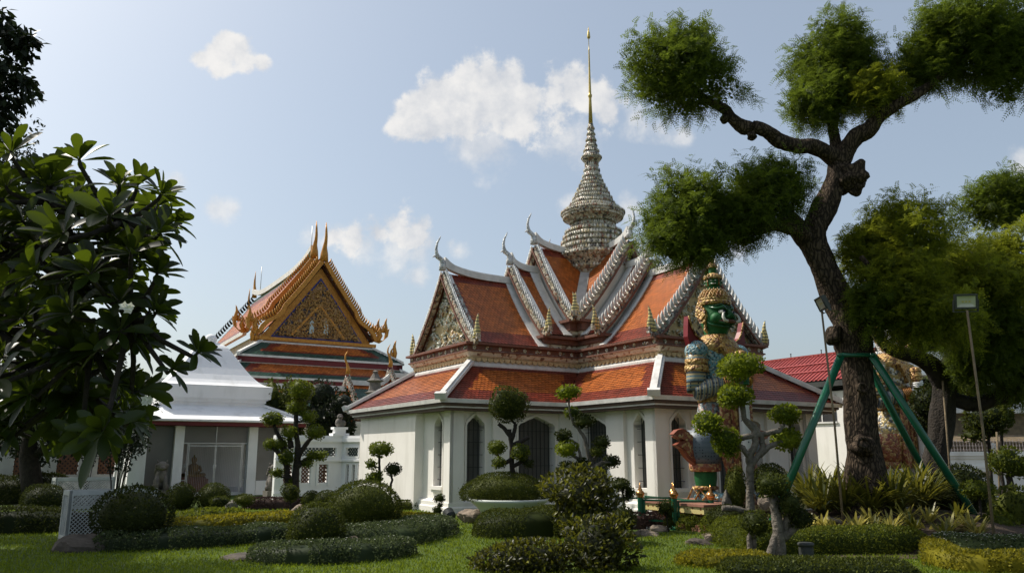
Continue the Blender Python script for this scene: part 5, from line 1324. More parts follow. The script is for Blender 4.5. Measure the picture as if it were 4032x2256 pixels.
    mb.prism(P(0, 0.44, 0), v, f, [(-0.34, 3.55), (0, 3.02), (0.34, 3.55)], -0.04, 0.07, 0)
    mb.build('collar', [M['goldband']], torso)
    mb = MB()
    mb.prism(P(0, 0.50, 0), v, f, [(-0.17, 0.55), (0.17, 0.55), (0.24, 2.35), (-0.24, 2.35)], 0, 0.07, 0)
    mb.prism(P(0, 0.575, 0), v, f, [(-0.09, 0.62), (0.09, 0.62), (0.13, 2.3), (-0.13, 2.3)], 0, 0.03, 1)
    for s in (-1, 1):
        mb.prism(P(s*0.34, 0.46, 0), v*s, f, [(-0.10, 1.0), (0.06, 0.62), (0.20, 1.05), (0.16, 2.25), (-0.08, 2.3)], 0, 0.08, 0)
    mb.build('front_cloth', [M['rustgold'], M['goldband']], torso)
    # arms: sleeve bent at the elbow, shoulder cap, arm ring, hand with five fingers closed round the club
    cb = 0.74
    for s in (-1, 1):
        mb = MB()
        sh, el_, wr = P(s*0.70, 0.0, 3.46), P(s*0.78, 0.02, 2.50), P(s*0.20, 0.66, 2.72 if s < 0 else 2.86)
        mb.tube([sh, sh+(el_-sh)*0.3, sh+(el_-sh)*0.7, el_, el_+(wr-el_)*0.06], [0.245, 0.25, 0.235, 0.225, 0.15], 16, 0)
        mb.tube([el_-(wr-el_)*0.10, el_, el_+(wr-el_)*0.5, el_+(wr-el_)*0.92], [0.15, 0.235, 0.21, 0.16], 16, 1)
        arm = mb.build('arm', [armm, M['armf']], th)
        mb = MB(); mb.ball(P(s*0.69, 0, 3.46), 0.285, 0.285, 0.27, 16, 10, 0); mb.build('shoulder_cap', [tunic], arm)
        mb = MB()
        for z, r in ((3.20, 0.272), (3.04, 0.285)):
            mb.loft([[P(s*0.71+math.cos(2*math.pi*k/18)*rr, math.sin(2*math.pi*k/18)*rr, zz) for k in range(18)] for zz, rr in ((z-0.09, r-0.03), (z-0.07, r), (z+0.06, r), (z+0.08, r-0.03))], 0)
        mb.build('arm_ring', [M['goldband']], arm)
        mb = MB()
        for k in range(5):
            q = el_+(wr-el_)*(0.80+0.05*k); d = (wr-el_).normalized()
            mb.tube([q-d*0.015, q+d*0.015], 0.205-0.006*k, 14, 0)
        mb.build('bracelet', [M['copper']], arm)
        mb = MB()
        hz = 2.74 if s < 0 else 2.90
        c = P(0, cb, hz)
        mb.ball(P(s*0.13, cb-0.05, hz), 0.11, 0.11, 0.11, 10, 7, 0)
        for k, ln in enumerate((1.0, 1.08, 1.0, 0.82)):
            z = 0.085-0.056*k; path = []
            for i in range(7):
                an = math.pi*(0.02 if s > 0 else 0.98)+(-s if False else (1 if s > 0 else -1))*math.pi*1.15*ln*i/6
                path.append(c+v*math.cos(an)*0.135+f*math.sin(an)*0.135+Z*z)
            mb.tube(path, [0.034, 0.036, 0.034, 0.036, 0.033, 0.030, 0.018], 8, 0)
        mb.tube([P(s*0.16, cb-0.10, hz+0.02), P(s*0.12, cb+0.02, hz+0.10), P(s*0.04, cb+0.12, hz+0.14), P(-s*0.04, cb+0.13, hz+0.13)], [0.045, 0.042, 0.036, 0.02], 8, 0)
        mb.build('hand', [skin], arm)
        # upswept shoulder fin
        mb = MB(); pts = [(0.42, 3.66), (0.62, 3.62), (0.90, 3.56), (0.98, 3.80), (0.96, 4.08), (0.93, 4.30), (0.86, 4.06), (0.76, 3.88), (0.60, 3.76)]
        mb.prism(P(0, -0.02, 0), v*s, f, pts, -0.10, 0.05, 0)
        for i in range(5, 9): mb.tube([P(s*pts[i][0], 0.05, pts[i][1]), P(s*pts[(i+1) % 9][0], 0.05, pts[(i+1) % 9][1])], 0.022, 6, 1)
        mb.build('shoulder_fin', [M['redcloth'], M['goldband']], th)
    # neck and head
    mb = MB()
    HZ = [(3.78, 0.29, 0.29, 0.0), (3.95, 0.28, 0.29, 0.0), (4.05, 0.30, 0.34, 0.03), (4.14, 0.335, 0.40, 0.05), (4.28, 0.36, 0.42, 0.05), (4.42, 0.36, 0.39, 0.03), (4.55, 0.355, 0.365, 0.0), (4.66, 0.345, 0.35, 0.0)]
    mb.loft([ell(0, c, z, ra, rb, 24) for z, ra, rb, c in HZ], 0)
    for s in (-1, 1):                                        # cheeks, brow ridges, nostrils
        mb.ball(P(s*0.24, 0.27, 4.27), 0.15, 0.15, 0.14, 12, 8, 0)
        mb.tube([P(s*0.05, 0.45, 4.45), P(s*0.15, 0.43, 4.53), P(s*0.27, 0.31, 4.50), P(s*0.35, 0.15, 4.56)], [0.035, 0.045, 0.04, 0.015], 8, 1)
        mb.tube([P(s*0.06, 0.42, 4.54), P(s*0.18, 0.38, 4.60), P(s*0.31, 0.22, 4.58)], [0.02, 0.028, 0.012], 6, 1)
        mb.ball(P(s*0.07, 0.51, 4.29), 0.06, 0.06, 0.055, 8, 6, 0)
        mb.tube([P(s*0.05, 0.50, 4.12), P(s*0.2, 0.42, 4.15), P(s*0.33, 0.25, 4.22), P(s*0.31, 0.22, 4.32), P(s*0.24, 0.30, 4.36)], [0.035, 0.04, 0.035, 0.03, 0.012], 8, 1)
        mb.tube([P(s*0.04, 0.48, 4.05), P(s*0.2, 0.39, 4.06), P(s*0.33, 0.16, 4.13), P(s*0.36, 0.02, 4.25)], [0.025, 0.028, 0.025, 0.015], 8, 1)
    mb.tube([P(0, 0.36, 4.54), P(0, 0.47, 4.40), P(0, 0.545, 4.31), P(0, 0.50, 4.25)], [0.04, 0.055, 0.075, 0.05], 10, 0)
    mb.tube([P(-0.27, 0.36, 4.20), P(-0.12, 0.50, 4.18), P(0, 0.54, 4.17), P(0.12, 0.50, 4.18), P(0.27, 0.36, 4.20)], [0.02, 0.045, 0.05, 0.045, 0.02], 8, 2)
    head = mb.build('head', [skin, skind, M['rust']], th)
    for s in (-1, 1):
        mb = MB(); mb.ball(P(s*0.165, 0.385, 4.415), 0.085, 0.075, 0.052, 12, 8, 0)
        mb.ball(P(s*0.165, 0.452, 4.415), 0.036, 0.02, 0.034, 10, 6, 1); mb.build('eye', [M['ivory'], M['eyeb']], head)
        mb = MB(); mb.tube([P(s*0.14, 0.53, 4.17), P(s*0.24, 0.545, 4.18), P(s*0.275, 0.52, 4.27), P(s*0.23, 0.49, 4.36), P(s*0.17, 0.48, 4.40)], [0.036, 0.038, 0.034, 0.024, 0.006], 8, 0); mb.build('tusk', [M['ivory']], head)
        mb = MB()
        mb.prism(P(s*0.355, 0.0, 0), f, v*s, [(-0.14, 4.20), (0.02, 4.16), (0.10, 4.34), (0.06, 4.50), (-0.06, 4.62), (-0.16, 4.72), (-0.24, 4.60), (-0.26, 4.40)], -0.02, 0.05, 0)
        mb.tube([P(s*0.38, -0.2, 4.62), P(s*0.40, -0.24, 4.40), P(s*0.40, -0.08, 4.26), P(s*0.40, 0.06, 4.36), P(s*0.40, 0.03, 4.52)], 0.035, 7, 0)
        mb.tube([P(s*0.34, 0.0, 4.18), P(s*0.36, 0.0, 4.02), P(s*0.33, 0.04, 3.92)], [0.03, 0.045, 0.015], 7, 0)
        mb.build('ear_ornament', [M['goldband']], head)
    # tiered crown with small faces
    mb = MB()
    c0 = P(0, 0, 0)
    mb.lathe(c0, [(0.36, 4.62), (0.40, 4.64), (0.415, 4.70), (0.39, 4.74), (0.40, 4.78), (0.375, 4.82)], 28, 1)
    mb.lathe(c0, [(0.37, 4.80), (0.34, 4.88), (0.28, 4.97), (0.21, 5.03)], 28, 0)
    for z, r, n in ((4.84, 0.37, 26), (4.91, 0.33, 24), (4.97, 0.285, 20), (5.01, 0.24, 16)):
        for k in range(n):
            an = 2*math.pi*k/n; p = c0+v*math.cos(an)*r+f*math.sin(an)*r
            mb.tube([p+Z*(z-0.02), p+Z*(z+0.05)], [0.032, 0.006], 5, 2)
    mb.lathe(c0, [(0.20, 5.30), (0.235, 5.31), (0.235, 5.35), (0.19, 5.40), (0.13, 5.45)], 22, 1)
    mb.lathe(c0, [(0.11, 5.60), (0.135, 5.61), (0.12, 5.66), (0.07, 5.72), (0.05, 5.78), (0.02, 5.90)], 16, 1)
    for k in range(18):
        an = 2*math.pi*k/18; p = c0+v*math.cos(an)*0.205+f*math.sin(an)*0.205; mb.tube([p+Z*5.36, p*1.0+Z*5.42], [0.026, 0.006], 5, 2)
    crown = mb.build('crown', [M['goldband'], M['goldband'], M['petalgold']], head)
    mb = MB()
    mb.lathe(c0, [(0.15, 5.0), (0.145, 5.12), (0.19, 5.14), (0.19, 5.29), (0.19, 5.31)], 20, 0); mb.lathe(c0, [(0.12, 5.42), (0.095, 5.46), (0.10, 5.60)], 14, 0)
    for k in range(4):
        an = math.pi/4+k*math.pi/2; o = v*math.cos(an)+f*math.sin(an); t = v*-math.sin(an)+f*math.cos(an); p = c0+o*0.19
        for s in (-1, 1): mb.ball(p+t*s*0.05+Z*5.245, 0.022, 0.022, 0.016, 8, 5, 1); mb.tube([p+t*s*0.02+Z*5.27, p+t*s*0.09+Z*5.285], 0.010, 5, 2)
        mb.ball(p+o*0.02+Z*5.215, 0.025, 0.025, 0.03, 8, 5, 0); mb.tube([p-t*0.06+Z*5.175, p+o*0.015+Z*5.165, p+t*0.06+Z*5.175], 0.011, 5, 1)
    for k in range(4):
        an = k*math.pi/2; p = c0+(v*math.cos(an)+f*math.sin(an))*0.19; mb.tube([p+Z*5.13, p+Z*5.31], 0.022, 6, 3)
    mb.build('crown_faces', [skin, M['ivory'], skind, M['goldband']], crown)
    # club standing on the pedestal between the feet
    mb = MB()
    c = P(0, cb, 0)
    mb.lathe(c, [(0.05, 0.0), (0.13, 0.02), (0.15, 0.12), (0.10, 0.2)], 16, 1); mb.lathe(c, [(0.11, 0.2), (0.13, 1.2), (0.12, 2.3), (0.105, 2.55)], 18, 0)
    mb.lathe(c, [(0.105, 2.5), (0.10, 3.02), (0.10, 3.06), (0.15, 3.10), (0.165, 3.2), (0.14, 3.3), (0.16, 3.33), (0.13, 3.42), (0.06, 3.45)], 16, 1)
    mb.build('club', [clubm, M['goldband']], th)
    return th
M['armf'] = bands('banded_forearm', [(0.12, 0.17, 0.19), (0.32, 0.26, 0.15), (0.04, 0.045, 0.05), (0.12, 0.16, 0.19), (0.34, 0.30, 0.20)], 7.5, 0, 0.4, 12.0)
M['petalgold'] = pieces('gilt_crown_petals', [(0, (0.55, 0.34, 0.14)), (0.5, (0.62, 0.45, 0.26)), (0.8, (0.40, 0.18, 0.08))], 0.4)
M['tunicw'] = mosaic('white_black_porcelain_tunic', [(0, (0.40, 0.30, 0.10)), (0.35, (0.10, 0.10, 0.09)), (0.55, (0.60, 0.58, 0.50)), (0.75, (0.30, 0.20, 0.08))], 14, 0.35, 0.6)
M['armw'] = bands('gold_and_black_sleeve', [(0.50, 0.36, 0.13), (0.08, 0.07, 0.06), (0.60, 0.56, 0.44), (0.10, 0.08, 0.06), (0.44, 0.28, 0.08)], 4.6, 2, 0.4, 12.0)

def pedestal(O, label, h):
    th = thing('statue_pedestal', label, 'pedestal', O)
    mb = MB(); t, n = v, -u
    def slab(wx, wy, z0, z1, m): mb.boxf(O, t, n, -wx, wx, -wy, wy, z0, z1, m)
    slab(1.75, 1.05, 0, 0.07, 0); slab(1.68, 0.98, 0.07, 0.13, 0); slab(1.54, 0.84, 0.13, h-0.23, 1); slab(1.62, 0.92, h-0.23, h-0.20, 0); slab(1.69, 0.99, h-0.20, h-0.05, 2); slab(1.72, 1.02, h-0.05, h, 0)
    for k in range(9):
        for sx, oo, tt, L in ((1, O+n*0.84, t, 1.54), (1, O-t*1.54, n, 0.84)):
            x = -L+0.1+(2*L-0.2)*k/8
            mb.tube([oo+tt*(x-0.06)+Z*0.2, oo+tt*x+Z*(h*0.5)+(n if tt == t else -t)*0.05, oo+tt*(x+0.06)+Z*0.2], [0.015, 0.035, 0.015], 6, 3)
    mb.build('stepped_base', [mat('terracotta_plaster', (0.34, 0.17, 0.12), (0.27, 0.13, 0.09), 4, 0.6), M['mosd'], M['yellowlotus'], M['goldband']], th)
    return th
PO = Vector((5.02, 18.75, 0)); PH = 0.56
pedestal(PO, 'stepped mosaic pedestal with yellow lotus band under the green guardian', PH)
guardian(PO+Z*PH, 'green-faced temple guardian statue with tusks and tiered crown before the hall', M['greenskin'], M['greendark'], M['tunic'], M['arm'], M['club'])
PO2 = PO+v*7.0
pedestal(PO2, 'pedestal under the white guardian behind the large tree trunk', PH)
guardian(PO2+Z*PH, 'white-skinned temple guardian statue mostly hidden behind the large tree trunk', M['whiteskin'], M['greenskin'] if False else mat('grey_enamel', (0.5, 0.5, 0.48), None, 3, 0.3), M['tunicw'], M['armw'], M['club'], M['tunicw'], M['rustgold'])

# green railing with copper finials
rail = thing('green_railing', 'low green pipe railing with copper finials in front of the green guardian', 'railing', Vector((3.7, 17.6, 0)))
posts = []
for x, y, Y in ((2521, 1958, 17.9), (2654, 1962, 17.55), (2799, 1967, 17.6), (2650, 1952, 18.9)):
    p = at(x, y, Y); posts.append(p)
    mb = MB(); b = Vector((p.x, p.y, 0))
    mb.lathe(b, [(0.11, 0), (0.11, 0.05), (0.065, 0.08), (0.065, p.z), (0.05, p.z+0.01)], 14, 0, False)
    po = mb.build('post', [M['greenpaint']], rail)
    mb = MB(); mb.lathe(Vector((p.x, p.y, p.z)), [(0.055, -0.01), (0.075, 0.02), (0.068, 0.03), (0.095, 0.07), (0.10, 0.10), (0.075, 0.14), (0.05, 0.155), (0.055, 0.17), (0.035, 0.20), (0.038, 0.21), (0.02, 0.25), (0.004, 0.33)], 16, 0, True)
    mb.build('finial', [M['copper']], po)
p4 = posts[2]+u*2.6+v*0.3; p5 = posts[0]+u*1.0
mb = MB()
def frame(a, b):
    t = (b-a); t.z = 0; L = t.length; t.normalize(); n = Vector((t.y, -t.x, 0)); z = (a.z+b.z)/2; O = Vector((a.x, a.y, 0))
    mb.boxf(O, t, n, 0.07, L-0.07, -0.02, 0.02, z-0.07, z-0.03); mb.boxf(O, t, n, 0.07, L-0.07, -0.02, 0.02, 0.16, 0.20)
    mb.boxf(O, t, n, 0.07, 0.11, -0.02, 0.02, 0.16, z-0.03); mb.boxf(O, t, n, L-0.11, L-0.07, -0.02, 0.02, 0.16, z-0.03)
frame(posts[0], posts[1]); frame(posts[1], posts[2]); frame(posts[2], p4); frame(p5, posts[3])
mb.build('rail', [M['greenpaint']], rail)
mb = MB(); a, b = posts[0], posts[2]; t = (b-a); t.z = 0; L = t.length; t.normalize(); n = Vector((t.y, -t.x, 0))
mb.boxf(Vector((a.x, a.y, 0)), t, n, -0.1, L+0.1, -0.16, 0.14, 0, 0.05)
mb.build('kerb', [M['wall']], rail)

# ---- garden floodlights, pole lamps, prop, bollard lamp
def floodlight(name, label, base, top, head_dir, s=1.0, pole_r=0.022):
    th = thing(name, label, 'floodlight', base)
    mb = MB(); mid = (base+top)/2+Vector((0.03, 0, 0))
    mb.tube([base, mid, top], [pole_r*1.1, pole_r, pole_r*0.9], 8); mb.build('pole', [M['pole']], th)
    d = head_dir.normalized(); t = d.cross(Z).normalized(); up = t.cross(d)
    c = top+Z*0.17*s
    mb = MB(); mb.prism(c, t, d, [(-0.20*s, -0.14*s), (0.20*s, -0.14*s), (0.20*s, 0.14*s), (-0.20*s, 0.14*s)], -0.06*s, 0.0, 0, up)
    for x0, x1, z0, z1 in ((-0.20, 0.20, 0.11, 0.14), (-0.20, 0.20, -0.14, -0.11), (-0.20, -0.17, -0.11, 0.11), (0.17, 0.20, -0.11, 0.11)):
        mb.prism(c, t, d, [(x0*s, z0*s), (x1*s, z0*s), (x1*s, z1*s), (x0*s, z1*s)], 0.001, 0.025*s, 0, up)
    for k in range(7): mb.prism(c, t, d, [((-0.15+0.05*k)*s, -0.12*s), ((-0.142+0.05*k)*s, -0.12*s), ((-0.142+0.05*k)*s, 0.12*s), ((-0.15+0.05*k)*s, 0.12*s)], -0.10*s, -0.06*s, 0, up)
    for sg in (-1, 1): mb.prism(c+t*sg*0.215*s, d, t, [(-0.05*s, -0.2*s), (0.0, -0.2*s), (0.02*s, 0.03*s), (-0.04*s, 0.03*s)], -0.008, 0.008, 0, up)
    mb.prism(c, t, d, [(-0.22*s, -0.20*s), (0.22*s, -0.20*s), (0.22*s, -0.185*s), (-0.22*s, -0.185*s)], -0.05*s, 0.0, 0, up)
    hd = mb.build('lamp_head', [M['lamp']], th)
    mb = MB(); q = lambda x, z, dd: c+t*x*s+up*z*s+d*dd*s
    mb.add([q(-0.165, -0.105, 0.012), q(0.165, -0.105, 0.012), q(0.165, 0.105, 0.012), q(-0.165, 0.105, 0.012), q(-0.11, -0.045, 0.002), q(0.11, -0.045, 0.002), q(0.11, 0.06, 0.002), q(-0.11, 0.06, 0.002)],
           [(0, 1, 5, 4), (1, 2, 6, 5), (2, 3, 7, 6), (3, 0, 4, 7), (4, 5, 6, 7)], 0)
    for k in range(3): mb.prism(q(-0.06+0.06*k, 0.0, 0.004), t, d, [(-0.018*s, -0.012*s), (0.018*s, -0.012*s), (0.018*s, 0.012*s), (-0.018*s, 0.012*s)], 0, 0.003, 1, up)
    mb.build('reflector', [mat('lamp_reflector', (0.52, 0.52, 0.46), None, 3, 0.3, metal=0.5), mat('led_chip', (0.5, 0.42, 0.12), None, 3, 0.4)], hd)
    return th
tp = at(3808, 1222, 13.2); bs = at(3922, 2190, 13.3); bs.z = 0
floodlight('floodlight', 'floodlight on a thin leaning pole facing the viewer before the right crown', bs, tp, Vector((-0.15, -1, -0.25)), 0.92)
tp = at(3236, 1228, 14.6); bs = at(3310, 1950, 14.7); bs.z = 0
floodlight('floodlight', 'floodlight seen from the side on a dark pole beside the trunk', bs, tp, Vector((-1, 0.05, -0.4)), 0.95)
prop = thing('tree_prop', 'green steel pipe prop with a collar holding up the large leaning trunk', 'tree support', Vector((6.3, 15.2, 0)))
TY = 15.6
col = [at(3312, 1398, TY-0.55), at(3432, 1398, TY-0.45), at(3400, 1400, TY+0.5)]
for (c, (x, y, Y)) in zip(col, ((3005, 2075, 15.2), (3890, 2060, 15.6), (3740, 1960, 18.2))):
    e = at(x, y, Y); e.z = 0.0; mb = MB(); mb.tube([c, e], 0.075, 14); mb.build('leg', [M['greenpaint']], prop)
mb = MB()
for i in range(3):
    a, b = col[i], col[(i+1) % 3]; mb.tube([a-(b-a)*0.1, b+(b-a)*0.1], 0.04, 8)
mb.build('collar', [M['greenpaint']], prop)
b = on_ground(3178, 2214); b.z = 0
k = thing('bollard_lamp', 'short grey cylindrical garden lamp standing in the clipped green hedge', 'lamp', b)
mb = MB(); mb.lathe(b, [(0.11, 0), (0.11, 0.22), (0.10, 0.225), (0.10, 0.24), (0.12, 0.245)], 20); mb.build('body', [M['lamp']], k)
mb = MB(); mb.lathe(b, [(0.12, 0.246), (0.125, 0.28), (0.11, 0.295), (0.02, 0.30)], 20, 0, True); mb.build('cap', [M['lamp']], k)
b = on_ground(1767, 2085); b.z = 0
k = thing('spotlight', 'ribbed round garden spotlight on a grey box on the lawn', 'spotlight', b)
mb = MB(); mb.boxf(b, Vector((1, 0, 0)), Vector((0, 1, 0)), -0.16, 0.16, -0.12, 0.12, 0, 0.05); mb.boxf(b, Vector((1, 0, 0)), Vector((0, 1, 0)), -0.09, 0.09, -0.07, 0.07, 0.05, 0.2); mb.build('box', [M['stone']], k)
mb = MB(); c = b+Z*0.33; d = Vector((-0.4, 0.75, 0.5)).normalized()
mb.tube([b+Z*0.2, b+Z*0.26], 0.04, 8)
for i in range(6): q = c+d*(0.03*i-0.09); mb.tube([q, q+d*0.018], 0.125, 16)
mb.tube([c-d*0.1, c+d*0.08], 0.10, 16); mb.build('lamp_head', [M['lamp']], k)

# ================================================================== garden
KD = 1.56522                                        # overview pixels (2576 wide) to photograph pixels
def D(x, y, Y): return at(x*KD, y*KD, Y)
def foliage(name, VF, m, parent=None): return np_mesh(name, VF[0], VF[1], m, parent)

def dome(label, x, y, rx, ry, Y, m='lf_ball', size=0.038, name='ball_bush', cat='bush', group='clipped ball bushes', src=False, sink=0.15, dens=1.0, amp=0.06, ky=0.95):
    """clipped dome on the ground: x, y = centre and rx, ry = half sizes in the picture at depth Y"""
    s = 1 if src else KD; k = mpp(Y)
    c = at(x*s, y*s, Y); r = (rx*s*k, rx*s*k*ky, ry*s*k)
    base = Vector((c.x, c.y, 0))
    th = thing(name, label, cat, base, group)
    # reach the ground
    if c.z-r[2] > 0.0: c.z -= min(c.z-r[2]+0.03, 0.12)
    V, F = ball_leaves(c, r, size, dens, True, 0.0, amp=amp)
    foliage('foliage', (V, F), M[m], th)
    mb = MB(); mb.tube([base, base+Z*max(0.1, c.z)], [0.04, 0.03], 8); mb.build('stem', [M['darkbark']], th)
    return th

def topiary(label, Y, base, trunks, pads, cr, m='lf_top', bark='darkbark', size=0.04, rad=(0.05, 0.02), branch_r=0.018, group='cloud-pruned topiary trees', name='topiary_tree', dens=1.0, pm=None, spread=0.18, hang=0.0):
    """cloud-pruned tree: cr = (x0, y0, scale) turns crop pixels into photograph pixels"""
    f = lambda x, y, YY: at(cr[0]+x/cr[2], cr[1]+y/cr[2], YY)
    b = f(base[0], base[1], Y); b = Vector((b.x, b.y, 0))
    th = thing(name, label, 'topiary', b, group)
    mb = MB(); nodes = []
    for ti, tr in enumerate(trunks):
        pts = [f(x, y, Y) for x, y in tr]
        if ti == 0 and pts[0].z > 0.02: pts = [Vector((pts[0].x, pts[0].y, 0))]+pts
        fine = []
        for i in range(len(pts)-1):
            for q in range(4): fine.append(pts[i].lerp(pts[i+1], q/4)+Vector((random.uniform(-1, 1), random.uniform(-1, 1), 0))*0.10*rad[0])
        fine.append(pts[-1])
        r0, r1 = (rad[0], rad[1]) if ti == 0 else (rad[0]*0.7, rad[1])
        mb.tube(fine, [r0+(r1-r0)*i/(len(fine)-1) for i in range(len(fine))], 9, 0, True, True, 0.10)
        nodes += fine[len(fine)//4:]
    PP = []
    for i, p in enumerate(pads):
        x, y, rx, ry = p[:4]
        Yp = Y+(0 if i == 0 else random.uniform(-spread, spread)); c = f(x, y, Yp); k = mpp(Yp)/cr[2]
        r = (rx*k*0.92, rx*k*0.88, ry*k*0.92); PP.append((c, r))
        e = c-Z*r[2]*0.5
        n = min(nodes, key=lambda q: (q-e).length+max(0, q.z-e.z)*1.5)
        if (n-e).length > 0.03:
            mid = n.lerp(e, 0.55)-Z*0.10*(e-n).length
            mb.tube([n, n.lerp(mid, 0.5)-Z*0.02, mid, e], [branch_r*1.4, branch_r*1.2, branch_r, branch_r*0.8], 7, 0, True, True, 0.08)
    mb.build('trunk', [M[bark]], th)
    for i, (c, r) in enumerate(PP):
        mm = pm[i] if pm else m
        foliage('foliage_pad', ball_leaves(c, r, size, dens, True, None, hang, amp=0.16), M[mm], th)
    return th

def hedge(label, pts, w, h, m, size=0.04, name='clipped_hedge', cat='hedge', group=None, dens=1.0, seed=0, flowers=0, fl='white_petal', z0=0.0):
    P = [on_ground(x, y) for x, y in pts]
    V, F = hedge_leaves(P, w, h, size, z0, dens, seed=seed)
    if not flowers:
        o = foliage(name, (V, F), M[m]); tag(o, label, cat, group); return o
    th = thing(name, label, cat, P[len(P)//2], group)
    foliage('foliage', (V, F), M[m], th)
    c = scatter_on(V, F, flowers); n = len(c)
    parts = []
    for k in range(5):
        an = 2*math.pi*k/5+rng.uniform(0, 1, n)*0.4
        Dv = np.stack([np.cos(an), np.sin(an), np.full(n, 0.35)], 1)
        parts.append(leaf_quads(c+np.array([0, 0, 0.015]), Dv, np.tile([0, 0, 1.0], (n, 1))+rng.normal(0, .2, (n, 3)), np.full(n, 0.016), np.full(n, 0.007)))
    V2, F2 = join(parts); foliage('blossoms', (V2, F2), M[fl], th)
    return th

def rock(label, x, y, rx, ry, Y, m='rock', seed=1, src=True, flat=0.5):
    s = 1 if src else KD; k = mpp(Y); c = at(x*s, y*s, Y); r2 = np.random.default_rng(seed)
    U, F = ell_core(np.zeros(3), np.ones(3), 1.0, 22, 13)
    n = unit(U); d = np.ones(len(n))
    for q in range(14):
        a = unit(r2.normal(size=3)); t = r2.uniform(0.55, 0.9); pr = n@a; d = np.minimum(d, np.where(pr > t*0.999, t/np.maximum(pr, 1e-3), 9))
    d *= 1+0.05*np.sin(n@(r2.normal(size=3)*7)+1)+0.035*np.sin(n@(r2.normal(size=3)*13))
    V = n*d[:, None]*np.array([rx*s*k, rx*s*k*0.8, ry*s*k*1.1])+np.array([c.x, c.y, max(0.0, c.z-ry*s*k*0.3)])
    V[:, 2] = np.maximum(V[:, 2], -0.05)
    o = np_mesh('garden_rock', V, F, M[m], None); o.data.polygons.foreach_set('use_smooth', np.zeros(len(F), dtype=bool))
    return tag(o, label, 'rock', 'rocks set in the garden')

C4 = (900, 1500, 1.906); C6 = (1700, 1500, 1.906); C9 = (2400, 1500, 1.906); C10 = (3000, 1500, 1.906)

# ---- left garden: balls and beds before the pavilion
dome('large dark clipped dome beside the white lattice planter', 338, 1282, 86, 70, 14.6, 'lf_dark', 0.052)
dome('small clipped ball under the pavilion door, left of its twin', 458, 1252, 34, 33, 23.5, 'lf_ball')
dome('small clipped ball under the pavilion door, right of its twin', 537, 1252, 37, 34, 23.7, 'lf_ball')
dome('rounded clipped bush rising from the white flowered bed', 796, 1309, 68, 56, 13.9, 'lf_ball')
dome('largest clipped dome, lying before the plain end wall of the hall', 916, 1272, 92, 66, 16.4, 'lf_ball', amp=0.05)
dome('small ball bush below the white parapet, left of two', 783, 1246, 22, 19, 24, 'lf_ball')
dome('small ball bush below the white parapet, right of two', 822, 1247, 29, 21, 23.4, 'lf_ball')
topiary('lollipop topiary with one low round head between two bushes by the pavilion', 20.8, (552, 1303), [[(552, 1303), (552, 1280), (551, 1262)]], [(551, 1261, 22, 15)], (0, 0, 1/KD), 'lf_ball', 'darkbark', 0.035, (0.022, 0.018), group='small lollipop topiaries')
topiary('lollipop topiary with a low head beside the grey boulder near the pavilion', 21.5, (614, 1300), [[(614, 1300), (614, 1280), (613, 1262)]], [(613, 1257, 25, 16)], (0, 0, 1/KD), 'lf_ball', 'darkbark', 0.035, (0.022, 0.018), group='small lollipop topiaries')
topiary('lollipop topiary with a tall round head before the forked topiary tree', 19.5, (731, 1310), [[(731, 1310), (731, 1285), (730, 1262)]], [(731, 1239, 21, 22)], (0, 0, 1/KD), 'lf_ball', 'darkbark', 0.038, (0.025, 0.02), group='small lollipop topiaries')
topiary('tiny two-ball topiary beside the corner pilaster of the hall', 19.0, (64, 985), [[(64, 1000), (63, 960), (60, 900)]], [(58, 880, 42, 33), (40, 965, 36, 26), (62, 930, 20, 14)], C6, 'lf_dark', 'darkbark', 0.03, (0.02, 0.012), 0.008, group='small lollipop topiaries')
hedge('low purple-brown leaved hedge below the pavilion steps', [(1000, 2003), (1100, 2003), (1235, 1998)], 0.33, 0.32, 'lf_purple', 0.05)
hedge('narrow green box hedge at the foot of the hall end wall', [(1580, 2006), (1640, 2006)], 0.25, 0.26, 'lf_ball', 0.04)
hedge('small patch of yellow groundcover by the hall end wall', [(1545, 2044), (1680, 2050)], 0.32, 0.16, 'lf_yel', 0.055, 'groundcover', 'groundcover')
hedge('bed of white-flecked low shrubs around the largest dome', [(1360, 2150), (1520, 2140), (1650, 2120), (1680, 2100)], 0.62, 0.36, 'lf_white', 0.042, 'flower_bed', 'flower bed', 'flowering beds', flowers=70, seed=3)
hedge('white flowered bed curling round the boulder at the lawn edge', [(1085, 2205), (1200, 2215), (1400, 2205), (1540, 2185)], 0.42, 0.29, 'lf_white', 0.042, 'flower_bed', 'flower bed', 'flowering beds', flowers=40, seed=4)
hedge('white flowered bed in front of the golden groundcover at left', [(480, 2160), (640, 2155), (800, 2145), (1000, 2135), (1075, 2125)], 0.50, 0.30, 'lf_white', 0.042, 'flower_bed', 'flower bed', 'flowering beds', flowers=60, seed=5)
hedge('golden green groundcover strip between the lawn patch and the left flower bed', [(560, 2108), (760, 2100), (960, 2078), (1110, 2070)], 0.42, 0.30, 'lf_yel', 0.06, 'groundcover', 'groundcover', seed=6)
hedge('leafy green groundcover on the lawn patch before the pavilion', [(690, 2068), (800, 2052), (900, 2045)], 0.42, 0.26, 'lf_lime', 0.07, 'groundcover', 'groundcover', seed=7)
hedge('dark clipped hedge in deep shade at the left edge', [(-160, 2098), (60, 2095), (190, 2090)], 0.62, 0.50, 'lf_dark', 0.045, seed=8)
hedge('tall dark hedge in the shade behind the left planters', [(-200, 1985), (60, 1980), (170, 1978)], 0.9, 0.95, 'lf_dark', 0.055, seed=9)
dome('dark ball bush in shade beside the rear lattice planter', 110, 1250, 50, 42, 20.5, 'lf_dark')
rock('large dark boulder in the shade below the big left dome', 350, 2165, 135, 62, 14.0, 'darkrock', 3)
rock('flat brown stone slab at the front edge of the lawn', 950, 2205, 120, 22, 12.9, 'darkrock', 4)
